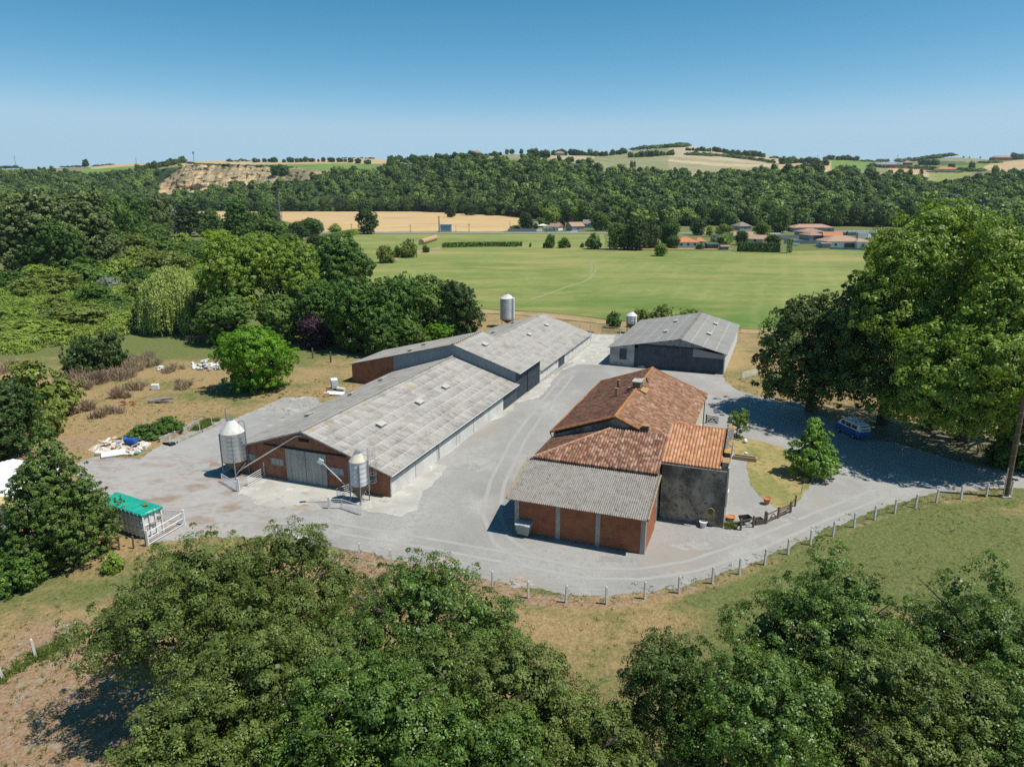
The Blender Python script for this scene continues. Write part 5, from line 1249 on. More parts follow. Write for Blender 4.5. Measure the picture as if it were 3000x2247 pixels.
lad = thing("roof_crate", "pale crate frame lying on the van's roof rack", "crate", vc + Vector((2.3 * math.cos(va), 2.3 * math.sin(va), 2.1)), va)
mb = MB()
for s_ in (-.4, .4): mb.box(-.35, s_ - .03, 0, .35, s_ + .03, .22)
for x_ in (-.35, .32): mb.box(x_, -.37, 0, x_ + .05, .37, .22)
mb.build("crate_frame", M_white, lad)

# ------------------------------------------------------------------ rubbish heap
zh = Z(250, 1200, 7.373); rr = random.Random(5)
M_junk = [M("junk_white", (.72, .70, .66)), M("junk_cream", (.60, .50, .38), [(4, (.5, .36, .26), .4, .6)]), M("junk_pink", (.55, .38, .28)), M("junk_dark", (.06, .06, .065)), M("junk_grey", (.35, .36, .37)), M("junk_blue", (.03, .10, .36), rough=.4), M("junk_red", (.36, .07, .03)), M("junk_green", (.04, .30, .14), rough=.4), M("junk_purple", (.16, .08, .30)), M("junk_yellow", (.60, .42, .03)), M("junk_teal", (.12, .33, .30))]
hb = g(*zh(700, 900))
hp = MB(); n1, n2 = 26, 18
hv = []
for j in range(n2 + 1):
    for i in range(n1 + 1):
        a = i / n1 * 2 - 1; b = j / n2 * 2 - 1; e = max(0, 1 - a * a - b * b)
        hv.append((a * 3.4, b * 2.1, (.55 * e ** .7) * (1 + .25 * math.sin(i * 1.7) * math.cos(j * 2.1)) - .03))
hp.add(hv, [(j * (n1 + 1) + i, j * (n1 + 1) + i + 1, (j + 1) * (n1 + 1) + i + 1, (j + 1) * (n1 + 1) + i) for j in range(n2) for i in range(n1)])
hc_ = g(*zh(760, 790))
hm_ = hp.build("rubbish_heap", M("mixed_debris", (.50, .43, .34), [(2.2, (.66, .62, .55), .5, .56), (3.1, (.25, .22, .2), .56, .62), (4.5, (.46, .30, .2), .6, .66)], bump=(6, .8, .1)), None, hc_, .12)
tag(hm_, "low mound of mixed building rubble under the dumped household rubbish", "rubbish heap", kind="stuff")
def heap_z(p):
    d = np.asarray(p)[:2] - hc_[:2]; a = d[0] * math.cos(.12) + d[1] * math.sin(.12); b = -d[0] * math.sin(.12) + d[1] * math.cos(.12)
    e = max(0, 1 - (a / 3.4) ** 2 - (b / 2.1) ** 2); return .85 * e ** .7
def junk(name, label, cat, px, py, size, m, rz=0, tilt=(0, 0), group=None, lift=0):
    p = g(*zh(px, py)); z_ = heap_z(p)
    p = g(*zh(px, py), z_ + size[2] / 2); z_ = heap_z(p)
    o = MB().obox((0, 0, 0), size, 0).build(name, m, None, (p[0], p[1], z_ + size[2] * .45 + .04 + lift), rz); o.rotation_euler = (tilt[0], tilt[1], rz)
    bv = o.modifiers.new("soft", 'BEVEL'); bv.width = min(size) * .2; bv.segments = 2
    return tag(o, label, cat, group)
junk("mattress", "large white mattress lying across the front of the rubbish heap", "mattress", 590, 850, (2.5, 1.0, .28), M_junk[0], .42, (.35, -.02), lift=.12)
def barrel(label, px, py, m, r, h, tilt, rz):
    p = g(*zh(px, py), .7); o = MB().lathe([(r * .92, -h / 2), (r, -h / 2 + .05), (r, -.08), (r * 1.03, 0), (r, .08), (r, h / 2 - .05), (r * .92, h / 2)], n=20).build("plastic_barrel", m, None, (p[0], p[1], heap_z(p) + r * .8 + .05)); o.rotation_euler = (tilt, 0, rz)
    return tag(o, label, "barrel")
barrel("blue plastic barrel lying on top of the rubbish heap", 1010, 710, M_junk[5], .36, 1.2, 1.5, 1.3)
barrel("smaller blue drum beside the long blue barrel on the heap", 880, 705, M_junk[5], .28, .6, .5, .3)
junk("plastic_sheet", "black plastic sheet bundled behind the blue barrel", "sheet", 1130, 700, (.8, .6, .3), M_junk[3], .4, (.2, .1), lift=.2)
junk("wooden_plank", "long white plank slanting over the right of the heap", "plank", 1060, 760, (2.2, .12, .1), M_junk[0], -.25, (0, .05), lift=.25)
junk("broken_chair", "white chair-like frame at the right end of the heap", "frame", 1265, 740, (.45, .4, .7), M_junk[0], .3, (.15, 0))
junk("red_box", "dark red box half buried at the heap's front", "box", 850, 930, (.42, .4, .4), M_junk[6], .5, (.3, .2))
junk("dark_case", "black case beside the red box on the heap", "case", 785, 930, (.3, .35, .45), M_junk[3], .5, (.2, .1))
junk("green_tub", "bright green tub on the right of the heap", "tub", 1170, 830, (.35, .3, .2), M_junk[7], .2, (.2, 0))
junk("yellow_bag", "yellow bag among white rubbish on the heap", "bag", 1105, 838, (.28, .22, .2), M_junk[9], .7, (.3, .3))
junk("purple_bag", "purple bag near the heap's right front", "bag", 1090, 890, (.4, .3, .22), M_junk[8], .1, (.1, .3))
junk("teal_bag", "rounded teal grey bag at the heap's right front", "bag", 1110, 940, (.42, .42, .36), M_junk[10], .3, (.4, .2))
junk("white_tub", "pale rounded tub at the left end of the heap", "tub", 290, 860, (.9, .55, .4), M("pale_plastic", (.68, .60, .50)), .2, (.1, .1))
for k in range(62):
    px = rr.uniform(330, 1250); py = rr.uniform(610, 970)
    if ((px - 770) / 500) ** 2 + ((py - 800) / 190) ** 2 > 1: continue
    m = M_junk[rr.choice([0, 0, 0, 1, 1, 1, 2, 4, 3] if px > 640 else [0, 1, 1, 1, 2, 1, 4])]
    junk("debris_piece", "small broken scrap in the dumped rubbish heap", "debris", px, py, (rr.uniform(.3, 1.0), rr.uniform(.2, .55), rr.uniform(.08, .3)), m, rr.uniform(0, 3), (rr.uniform(-.5, .5), rr.uniform(-.5, .5)), "scraps of the dumped rubbish heap")
# white rubble pile, block, logs, orange tiles on the waste ground
zl2 = zl
for k in range(26):
    u_ = rr.uniform(-1, 1); px = 1675 + 110 * u_; py = 755 + rr.uniform(-40, 45) * (1 - .5 * abs(u_))
    p = g(*zl2(px, py)); h_ = rr.uniform(.05, .6) * (1 - abs(u_))
    o = MB().obox((0, 0, 0), (rr.uniform(.7, 1.9), rr.uniform(.3, .7), rr.uniform(.08, .22))).build("white_slab", M_junk[0] if k % 4 else M_junk[4], None, p + (0, 0, h_ + .1)); o.rotation_euler = (rr.uniform(-.5, .5), rr.uniform(-.4, .4), rr.uniform(0, 3))
    tag(o, "broken white slab in the pale pile left of the bright green tree", "slab", "broken white slabs on the waste ground")
for k in range(5):
    p = g(*zl2(1305 + rr.uniform(-28, 28), 775 + rr.uniform(-12, 14)))
    o = MB().obox((0, 0, .2), (rr.uniform(.5, 1), .4, .25)).build("white_slab", M_junk[0], None, p); o.rotation_euler = (rr.uniform(-.5, .5), .3, rr.uniform(0, 3))
    tag(o, "broken white lump among dry stems on the waste ground", "slab", "white lumps among the dry stems")
o = MB().obox((0, 0, .42), (1.1, .7, .85)).build("white_box", M_white, None, g(*zl2(1258, 942)), .2); tag(o, "plain white box standing alone on the dry waste ground", "box"); bv = o.modifiers.new("b", 'BEVEL'); bv.width = .05
for k in range(7):
    p = g(*zl2(1300 + rr.uniform(-60, 60), 1028 + rr.uniform(-22, 18)), .12 + .1 * (k % 3)); a = .2 + rr.uniform(-.35, .35); L_ = rr.uniform(1.6, 3.2)
    o = MB().tube((-L_ / 2, 0, 0), (L_ / 2, 0, rr.uniform(-.1, .15)), .13, .1, 9).build("old_log", M_branch, None, p, a); tag(o, "grey weathered log stacked on the waste ground", "log", "pile of grey logs")
for k in range(14):
    p = g(*zl2(1035 + rr.uniform(-55, 55), 1052 + rr.uniform(-15, 15)), .06)
    o = MB().obox((0, 0, 0), (.5, .35, .1)).build("clay_brick", M_hollow, None, p, rr.uniform(0, 3)); tag(o, "orange clay brick in the small heap on the waste ground", "brick", "small heap of orange bricks")
# white machine and junk beside the barn
zm = Z(900, 1080, 13.825)
mc = thing("white_cabinet", "white metal cabinet standing behind the front barn roof", "cabinet", g(*zm(1010, 900)) + (0, 0, .0), .35)
MB().box(0, 0, .35, .95, 1.6, 1.55).build("cabinet_body", M_white, mc)
MB().box(-.02, -.02, 1.55, .97, 1.62, 1.62).build("cabinet_top", M_white, mc)
MB().box(.05, -.03, .6, .9, 0, 1.45).build("front_panel", M("pale_blue_panel", (.5, .56, .60)), mc)
for x_ in (.05, .9):
    for y_ in (.05, 1.5): MB().tube((x_, y_, 0), (x_, y_, .36), .05, n=6).build("leg", M_grey_steel, mc)
tag(MB().obox((0, 0, .25), (2.6, 1.1, .12), 0, (.15, .1)).build("white_board", M_junk[0], None, g(*zm(1150, 1060)), .1), "white board leaning low beside the front barn", "board")
tag(MB().obox((0, 0, .3), (.75, .6, .55)).build("cream_box", M_junk[1], None, g(*zm(790, 1120)), .2), "cream box in the junk beside the front barn", "box")
tag(MB().tube((-.6, 0, .3), (.7, .1, .25), .28, n=14).build("pale_drum", M("pale_green_drum", (.55, .60, .55)), None, g(*zm(1350, 900)), -.4), "pale green drum lying by the white cabinet", "drum")
tag(MB().obox((0, 0, .25), (1.0, .7, .4), 0, (.1, .2)).build("brown_crate", M_wood, None, g(*zm(920, 960)), .1), "brown crate in front of the white cabinet", "crate")
# gate posts in the paddock left of the barn
for k, (x, y) in enumerate(((874, 690), (1020, 720))):
    tag(MB().tube((0, 0, -.1), (0, 0, 1.9), .16, n=8).build("gate_post", M_wood, None, g(*Z(600, 800, 2.761)(x, y))), ("left" if k == 0 else "right") + " thick wooden post of the opening beside the brick end wall", "post")
# ================================================================== TREES AND PLANTS
L_oak = leaf_mat("oak_leaves_olive", (.031, .042, .012), (.074, .089, .028), (.155, .168, .068))
L_oak2 = leaf_mat("oak_leaves_green", (.024, .042, .008), (.058, .088, .019), (.13, .162, .045), gloss=.4, rough=.42)
L_plane = leaf_mat("plane_leaves", (.040, .062, .009), (.108, .145, .024), (.225, .242, .066), .3, .3)
L_chest = leaf_mat("chestnut_leaves", (.020, .032, .010), (.044, .062, .018), (.10, .12, .042), .2)
L_dense = leaf_mat("dense_green_leaves", (.020, .042, .010), (.046, .078, .018), (.10, .14, .035))
L_dark = leaf_mat("dark_green_leaves", (.015, .028, .010), (.034, .052, .018), (.078, .10, .038))
L_locust = leaf_mat("bright_locust_leaves", (.038, .080, .008), (.085, .155, .016), (.16, .23, .035), .35)
L_mid = leaf_mat("mid_green_leaves", (.030, .052, .014), (.066, .098, .024), (.135, .165, .050))
L_purple = leaf_mat("purple_leaves", (.015, .008, .012), (.032, .017, .024), (.065, .04, .05), .15)
L_willow = leaf_mat("willow_leaves", (.105, .118, .042), (.19, .205, .08), (.29, .29, .14), .3)
L_poplar = leaf_mat("grey_poplar_leaves", (.030, .040, .018), (.082, .096, .042), (.155, .168, .082))
L_conic = leaf_mat("evergreen_leaves", (.022, .038, .011), (.056, .080, .022), (.12, .15, .05), .18)
L_scrub = leaf_mat("scrub_leaves", (.07, .095, .018), (.125, .155, .034), (.20, .22, .065))
L_scrub2 = leaf_mat("brushy_leaves", (.055, .068, .014), (.098, .110, .030), (.16, .165, .055))
L_grey = leaf_mat("silver_leaves", (.08, .10, .075), (.14, .165, .125), (.22, .25, .20))
L_lime = leaf_mat("lime_leaves", (.08, .115, .010), (.15, .185, .016), (.23, .24, .035), .3)
L_young = leaf_mat("young_hornbeam_leaves", (.045, .085, .018), (.10, .155, .035), (.20, .25, .075), .3)
L_dry = leaf_mat("dry_stems", (.095, .068, .045), (.165, .125, .082), (.24, .19, .13), .1, .1, .8)
L_straw = leaf_mat("dry_grass_blades", (.11, .08, .036), (.155, .116, .056), (.20, .16, .085), .2, .1, .8)
L_wood = leaf_mat("far_wood_leaves", (.024, .040, .013), (.064, .090, .027), (.15, .182, .050), .2)

def quad_leaves(P, Nn, size, rg, aspect=.62, T=None):
    n = len(P); R_ = rg.normal(size=(n, 3)) if T is None else T
    t_ = np.cross(Nn, np.cross(R_, Nn)) if T is not None else np.cross(Nn, R_); t_ /= np.linalg.norm(t_, axis=1, keepdims=True) + 1e-9
    b_ = np.cross(Nn, t_); s = (size * rg.uniform(.65, 1.35, n))[:, None]
    V = np.stack([P - t_ * s * .5, P + b_ * s * aspect * .5 - t_ * s * .05, P + t_ * s * .5, P - b_ * s * aspect * .5 - t_ * s * .05], 1).reshape(-1, 3)
    return V
def crown_arrays(lobes, leaf, per, cr, dens, seed, up=.22, inner=.25, spike=.08, under=.4, aspect=.66, gap=.0, fill=.9, nr=.46, rlo=.62):
    rg = np.random.default_rng(seed); Cs, Os, Rs = [], [], []
    lob = np.array(lobes, float)
    for i, (cx_, cy_, cz_, rx, ry, rz) in enumerate(lob):
        area = 4 * math.pi * ((rx * ry) ** 1.6 / 3 + (rx * rz) ** 1.6 / 3 + (ry * rz) ** 1.6 / 3) ** (1 / 1.6)
        n = int(area * dens * (1 + inner))
        d = rg.normal(size=(n, 3)); d /= np.linalg.norm(d, axis=1, keepdims=True)
        rf = rg.uniform(rlo, 1.03, n)
        k = rg.random(n); rf = np.where(k < inner / (1 + inner), rg.uniform(.3, .75, n), rf)
        sp_ = rg.random(n) < spike; rf = np.where(sp_, rg.uniform(1.0, 1.22, n), rf)
        lump = 1 + .10 * np.sin(d[:, 0] * 5 + seed) * np.cos(d[:, 1] * 4.3 + i) + .08 * np.sin(d[:, 2] * 6 + d[:, 0] * 3 + i * 2)
        P = np.array([cx_, cy_, cz_]) + d * np.array([rx, ry, rz]) * (rf * lump)[:, None]
        keep = (d[:, 2] > -.45) | (rg.random(n) < under)
        for j, q in enumerate(lob):
            if j != i: keep &= ~((((P - q[:3]) / q[3:]) ** 2).sum(1) < .5)
        if gap: keep &= ~((np.sin(d[:, 0] * 7 + seed) + np.sin(d[:, 1] * 6.3 + i * 3) + np.sin(d[:, 2] * 8 + i)) > (2.2 - gap * 2))
        nn_ = d / np.array([rx, ry, rz]); nn_ /= np.linalg.norm(nn_, axis=1, keepdims=True)
        Cs.append(P[keep]); Os.append(nn_[keep]); Rs.append((cr * rg.uniform(.6, 1.35, n) * np.where(sp_, .6, 1))[keep])
    C_ = np.concatenate(Cs); O_ = np.concatenate(Os); R_ = np.concatenate(Rs); n = len(C_); N = n * per
    ci = np.repeat(np.arange(n), per)
    d = rg.normal(size=(N, 3)) + O_[ci] * .9 + np.array([0, 0, .35]); d /= np.linalg.norm(d, axis=1, keepdims=True)
    P = C_[ci] + d * (R_[ci] * rg.uniform(.4, 1, N) ** .55)[:, None] * np.array([1, 1, .8])
    Nn = d * 1.0 + O_[ci] * .45 + rg.normal(size=(N, 3)) * nr + np.array([0, 0, up]); Nn /= np.linalg.norm(Nn, axis=1, keepdims=True)
    V = quad_leaves(P, Nn, leaf, rg, aspect)
    fv, fr_ = [], []
    for (cx_, cy_, cz_, rx, ry, rz) in lob:                       # larger, hidden leaves inside each bough, toned dark as painted inner shade, so that light does not pass straight through
        m = int(fill * rx * ry / leaf ** 2) + 12
        q = rg.normal(size=(m, 3)); q /= np.linalg.norm(q, axis=1, keepdims=True)
        fv.append(quad_leaves(np.array([cx_, cy_, cz_]) + q * np.array([rx, ry, rz]) * rg.uniform(.2, .56, m)[:, None], q + rg.normal(size=(m, 3)) * .3, leaf * 2.2, rg, .8)); fr_.append(rg.random(m) * .2)
    rnd = np.clip(.45 * rg.random(n)[ci] + .4 * rg.random(N) + .15 * (rg.random(N) < .12), 0, 1)
    return np.concatenate([V] + fv), np.concatenate([rnd] + fr_)
def leaves_to_mesh(name, V, rnd, mat):
    Q = np.arange(len(V), dtype=np.int32).reshape(-1, 4)
    return np_mesh(name, V, Q, [mat], {'rnd': ('FACE', 'FLOAT', rnd)})
def trunk_mesh(name, h, r, limbs, seed, mat=M_bark, spread=2.5, rise=3.0):
    rr = random.Random(seed); mb = MB(); pts = [(0, 0, -.3)]; rad_ = [r * 1.3]
    for k in range(1, 6): pts.append((rr.uniform(-.12, .12) * k * .5, rr.uniform(-.12, .12) * k * .5, h * k / 5)); rad_.append(r * (1.1 - .1 * k))
    for k in range(5): mb.tube(pts[k], pts[k + 1], rad_[k], rad_[k + 1], 9)
    for k in range(limbs):
        a = k * 2.4 + rr.uniform(-.4, .4); b = Vector(pts[rr.randint(3, 5)]); e = spread * rr.uniform(.6, 1.1); u_ = rise * rr.uniform(.5, 1.1)
        m_ = b + Vector((math.cos(a) * e * .45, math.sin(a) * e * .45, u_ * .55)); q = b + Vector((math.cos(a) * e, math.sin(a) * e, u_))
        mb.tube(b, m_, r * .5, r * .3, 7); mb.tube(m_, q, r * .3, r * .08, 6)
        for s_ in (-1, 1):
            q2 = m_ + Vector((math.cos(a + s_ * .8) * e * .5, math.sin(a + s_ * .8) * e * .5, u_ * .4)); mb.tube(m_, q2, r * .2, r * .06, 5)
    me = bpy.data.meshes.new(name); me.from_pydata(mb.v, [], mb.f); me.materials.append(mat); me.update(); return me
def auto_lobes(r, h0, h1, seed, n=8, core=.72, top=0.0, sm=1.0):
    rr = random.Random(seed); zc_ = (h0 + h1) / 2; hz = (h1 - h0) / 2
    L_ = [(0, 0, zc_, r * core, r * core, hz * .86)]
    for k in range(n):
        a = k * 2.399 + rr.uniform(-.3, .3); t_ = rr.uniform(-.55, .75); q = r * (1 - .35 * max(0, t_) - .1 * abs(t_)) * rr.uniform(.5, .66)
        s_ = rr.uniform(.38, .52) * sm; q *= 1 + .5 * (1 - sm)
        L_.append((math.cos(a) * q, math.sin(a) * q, zc_ + hz * t_ * .75, r * s_, r * s_, hz * s_ * rr.uniform(.8, 1.0)))
    L_.append((rr.uniform(-.2, .2) * r, rr.uniform(-.2, .2) * r, h1 - hz * .42, r * .5, r * .5, hz * .42))
    return L_
KIND = {}
def kind(key, r, h, lobes, mat, leaf, per, cr, dens, seed, trunk_h=None, trunk_r=None, **kw):
    V, rnd = crown_arrays(lobes, leaf, per, cr, dens, seed, **kw)
    KIND[key] = (leaves_to_mesh(key + "_crown", V, rnd, mat), trunk_mesh(key + "_trunk", trunk_h or h * .5, trunk_r or r * .07, 6, seed, spread=r * .6, rise=h * .28), r, h)
def plant(key, name, label, cat, base, r, h, rz=0.0, mat=None, group=None, crown="crown", trunk=True):
    cm, tm, kr, kh = KIND[key]
    t = thing(name, label, cat, base, rz, group); t.scale = (r / kr, r / kr, h / kh)
    if trunk: link_mesh("trunk", tm, t)
    c = link_mesh(crown, cm, t)
    if mat is not None:
        c.material_slots[0].link = 'OBJECT'; c.material_slots[0].material = mat
    return t
for s_ in range(4):
    kind("round%d" % s_, 5, 10, auto_lobes(5, .0, 10, 20 + s_, 9) + [(0, 0, 1.8, 3.4, 3.4, 1.9), (1.5, -1, 1.5, 2.2, 2.2, 1.5), (-1.5, -.8, 1.6, 2.2, 2.2, 1.6)], L_mid, .36, 26, .62, 1.15, 30 + s_, spike=.10, gap=.12)
for s_ in range(2):
    kind("tall%d" % s_, 4, 14, [(0, 0, 3.4, 3.4, 3.4, 3.6), (0, 0, 5, 3.2, 3.2, 4.2), (0, 0, 9.5, 2.6, 2.6, 4.3), (1.5, .6, 6.5, 2, 2, 3.2), (-1.4, .8, 8.2, 1.9, 1.9, 3.2), (.2, -1.6, 5.6, 2.2, 2.2, 3), (.5, .9, 10.5, 1.7, 1.7, 3), (-.9, -.8, 11, 1.5, 1.5, 2.6)][:(8 - s_)], L_poplar, .42, 26, .66, 1.0, 50 + s_, spike=.12)
for s_ in range(3):
    kind("bush%d" % s_, 2, 2.6, auto_lobes(2, -.5, 2.6, 60 + s_, 8, .8) + [(0, 0, .5, 1.7, 1.7, .6)], L_scrub, .21, 26, .36, 2.4, 70 + s_, trunk_h=.6, trunk_r=.06, spike=.16, gap=.1, under=1.0)
kind("far0", 5, 12, auto_lobes(5, -1, 12, 91, 6) + [(0, 0, 2, 4, 4, 2.2)], L_wood, 1.05, 12, 1.0, .38, 92, spike=.05)
kind("far1", 5, 11, auto_lobes(5, -1, 11, 93, 6) + [(0, 0, 2, 4, 4, 2.2)], L_wood, 1.05, 12, 1.0, .38, 94, spike=.05)
kind("cyp", 1.6, 12, [(0, 0, 3.2, 1.5, 1.5, 3.6), (0, 0, 6.5, 1.25, 1.25, 4), (0, 0, 9.3, .8, .8, 2.8)], L_dark, .7, 14, .6, .8, 95)

# ---- foreground oaks : (crown centre in display px, height of that centre, radius, top height, label...)
def fg_tree(px, py, zc_, r, h1, h0, mat, seed, label, leaf=.118, name="oak_tree", lobes=None, dens=1.1, per=82, cr=.48, n=11, **kw):
    p = g(px * 1.35624, py * 1.35624, zc_); base = np.array([p[0], p[1], 0])
    t = thing(name, label, "tree", base, 0.0, "oaks in front of the farm")
    V, rnd = crown_arrays(lobes or auto_lobes(r, h0, h1, seed, n + 10, .62, 0, .74), leaf, per, cr, dens, seed, **kw)
    link_mesh("trunk", trunk_mesh("trunk", h1 * .55, r * .05, 9, seed, spread=r * .75, rise=h1 * .34), t)
    link_mesh("crown", leaves_to_mesh("crown", V, rnd, mat), t)
    return t
fg_tree(425, 1345, 5.8, 6.6, 10.3, 1.4, L_oak, 101, "olive green oak at the left end of the foreground row", n=12)
fg_tree(630, 1280, 5.5, 5.0, 9.7, 1.4, L_oak, 102, "grey green oak behind the row, its top below the roadside gate")
fg_tree(905, 1390, 5.8, 6.1, 10.2, 1.4, L_oak2, 103, "bright oak mid row, its top reaching the road posts", n=12)
fg_tree(590, 1510, 5.6, 5.6, 9.2, 1.4, L_oak, 104, "broad oak at the bottom left beside the shadowed paddock", n=12)
fg_tree(800, 1580, 5.8, 5.2, 9.6, 1.5, L_oak2, 105, "oak at the bottom edge left of centre")
fg_tree(1065, 1545, 5.4, 5.3, 9.0, 1.3, L_oak, 106, "rounded oak right of the mid row facing the dry grass", n=11)
fg_tree(410, 1640, 5.2, 3.6, 8.0, 1.4, L_oak, 115, "lowest oak at the bottom left corner of the row")
fg_tree(1250, 1640, 4.4, 3.4, 7.0, 1.2, L_oak, 107, "small oak low in the gap between both oak groups")
fg_tree(1450, 1530, 4.6, 3.2, 8.6, 1.3, L_chest, 108, "small dark oak left of the tall right hand group", n=8)
fg_tree(1790, 1400, 6.2, 5.2, 10.4, 1.4, L_oak2, 109, "tall oak right of centre with upright leading shoots by the posts", n=12,
        lobes=auto_lobes(5.4, 1.4, 9.6, 109, 12) + [(-.2, .8, 10.4, 1.0, 1.0, 1.7), (.8, .2, 9.8, .9, .9, 1.3), (-2.2, .2, 8.6, .9, .9, 1.4), (2.4, .6, 8.9, .9, .9, 1.3)])
fg_tree(2130, 1400, 5.8, 4.8, 9.8, 1.4, L_oak2, 110, "oak at the right edge with two pointed tops", n=11,
        lobes=auto_lobes(4.8, 1.4, 9.2, 110, 11) + [(.2, .6, 9.6, .9, .9, 1.6), (-2.0, .4, 9.2, .8, .8, 1.5)])
fg_tree(1640, 1580, 5.6, 4.6, 9.2, 1.4, L_oak2, 111, "shaded oak at the bottom edge right of centre")
fg_tree(1960, 1570, 5.8, 5.2, 9.6, 1.4, L_oak, 112, "leafy oak at the bottom edge near the right corner", n=12)
fg_tree(2190, 1600, 5.6, 4.0, 9.0, 1.4, L_oak2, 113, "oak cut by the bottom right corner")
fg_tree(1020, 1680, 5.6, 4.0, 8.8, 1.4, L_oak2, 114, "oak cut by the bottom edge below the rounded oak")

# ---- big trees at the right
def big_tree(name, label, base, lobes, mat, leaf, per, cr, dens, seed, th, tr, spread, rise, **kw):
    t = thing(name, label, "tree", base)
    V, rnd = crown_arrays(lobes, leaf, per, cr, dens, seed, **kw)
    link_mesh("trunk", trunk_mesh("trunk", th, tr, 10, seed, spread=spread, rise=rise), t)
    link_mesh("crown", leaves_to_mesh("crown", V, rnd, mat), t); return t
def at_d(x, y, Y):   # display pixel at a given distance
    return atY(x * 1.35624, y * 1.35624, Y)
def lobes_from_px(base, items):
    out = []
    for (x, y, Y, rpx, rz) in items:
        P = at_d(x, y, Y); r_ = rpx * 1.35624 / F * np.linalg.norm(P - C0)
        out.append((P[0] - base[0], P[1] - base[1], P[2], r_, r_ * .9, r_ * rz))
    return out
b_ = g(*dd(1748, 888))
big_tree("chestnut_tree", "dark round horse chestnut left of the huge planes, trunk showing by the drive", b_, lobes_from_px(b_, [(1735, 770, 94, 85, 1.15), (1695, 760, 94, 48, 1.2), (1775, 700, 96, 62, .9), (1760, 815, 91, 68, .8), (1695, 830, 91, 45, .8), (1730, 690, 94, 45, .8), (1815, 760, 93, 60, 1.0)]), L_chest, .33, 46, .85, .85, 120, 6, .55, 5, 6, spike=.1)
b_ = g(*dd(2010, 925))
big_tree("plane_tree", "tallest plane tree with sunlit yellow green crown on the right", b_, lobes_from_px(b_, [(2020, 620, 88, 125, 1.0), (2025, 510, 88, 70, .9), (1955, 590, 86, 75, .9), (1940, 540, 88, 48, .9), (2080, 540, 88, 60, .9), (2000, 700, 85, 95, .7), (1920, 680, 84, 62, .9), (2090, 640, 86, 80, 1)]), L_plane, .34, 46, .95, .78, 121, 12, .8, 8, 9, spike=.1, gap=.08)
b_ = g(*dd(2215, 960))
big_tree("plane_tree", "plane tree cut by the right edge with a lower lit crown", b_, lobes_from_px(b_, [(2190, 590, 78, 80, 1.0), (2150, 520, 80, 45, .9), (2200, 720, 74, 95, 1.0), (2150, 790, 71, 80, .9), (2230, 830, 72, 80, .9), (2170, 660, 75, 70, .9), (2260, 640, 77, 80, 1.), (2200, 900, 74, 60, .7)]), L_plane, .33, 46, .92, .78, 122, 11, .7, 8, 9, spike=.1, gap=.08)
b_ = g(*dd(1905, 915))
big_tree("plane_tree", "shorter plane tree in front of the tallest one, above the van", b_, lobes_from_px(b_, [(1900, 740, 86, 80, 1.0), (1850, 700, 88, 52, .9), (1870, 640, 90, 45, .9), (1890, 830, 84, 75, .7), (1960, 800, 82, 70, .8), (1840, 800, 88, 55, .9)]), L_chest, .33, 44, .9, .78, 123, 9, .6, 6, 7, spike=.1)
b_ = g(*dd(2075, 950))
big_tree("plane_tree", "wide low plane tree bright in front, between van and utility pole", b_, lobes_from_px(b_, [(2010, 770, 77, 65, .9), (2060, 830, 73, 90, .85), (2000, 870, 75, 62, .7), (2110, 880, 73, 75, .75), (2030, 740, 76, 50, .8), (2080, 740, 75, 62, .8), (1950, 880, 80, 45, .7)]), L_plane, .33, 46, .9, .8, 124, 8, .6, 6, 7, spike=.1, gap=.08)
# ---- garden plants
b_ = g(*dd(1750, 1026))
cl = [(0, 0, 1.4, 2.5, 2.5, 1.6), (0, 0, 3.0, 1.9, 1.9, 1.6), (0, 0, 4.4, 1.25, 1.25, 1.5), (0, 0, 5.6, .6, .6, 1.0), (1.2, .3, 2.0, 1.4, 1.4, 1.3), (-1.3, .2, 2.2, 1.3, 1.3, 1.3), (.2, -1.2, 1.6, 1.5, 1.4, 1.3)]
big_tree("young_tree", "light green conical young tree at the corner of the lawn", b_, cl, L_young, .24, 40, .42, 1.9, 130, 4, .12, 1.2, 1.5, spike=.22)
KIND["shrub_oval"] = None
V, rnd = crown_arrays([(0, 0, 1.7, 1.35, 1.35, 1.75), (.2, 0, 2.6, .9, .9, 1.0)], .17, 40, .32, 3.0, 131, spike=.2)
t = thing("garden_shrub", "narrow upright green shrub behind the orange annexe roof", "shrub", g(*dd(1591, 944)))
link_mesh("foliage", leaves_to_mesh("foliage", V, rnd, L_mid), t); MB().tube((0, 0, -.1), (0, 0, 1.5), .07, n=6).build("stem", M_bark, t)
# ---- left foreground evergreen
b_ = g(*dd(140, 1205))
ev = [(0, 0, z_, r_, r_, 1.7) for z_, r_ in ((1.3, 3.6), (2.6, 4.0), (4.0, 3.8), (5.4, 3.3), (6.8, 2.7), (8.1, 2.05), (9.3, 1.4), (10.3, .8))] + [(.1, .1, 11.0, .5, .5, .8)]
ev += [(math.cos(a) * q * .86, math.sin(a) * q * .86, z_, 1.1, 1.1, 1.3) for a, q, z_ in ((.3, 3.9, 2.4), (1.5, 3.8, 3.2), (2.6, 3.9, 2.2), (3.8, 3.9, 3.0), (4.6, 3.9, 2.0), (5.5, 3.8, 3.4), (4.2, 3.1, 5.4), (5.2, 2.9, 6.0), (.1, 2.9, 5.6), (3.2, 2.7, 6.2), (4.7, 2.0, 8.0))]
big_tree("evergreen_tree", "dense dark pyramidal tree left of the covered skip", b_, ev, L_conic, .15, 40, .30, 3.2, 132, 7, .25, 1, 2, spike=.14, rlo=.8, up=.35)
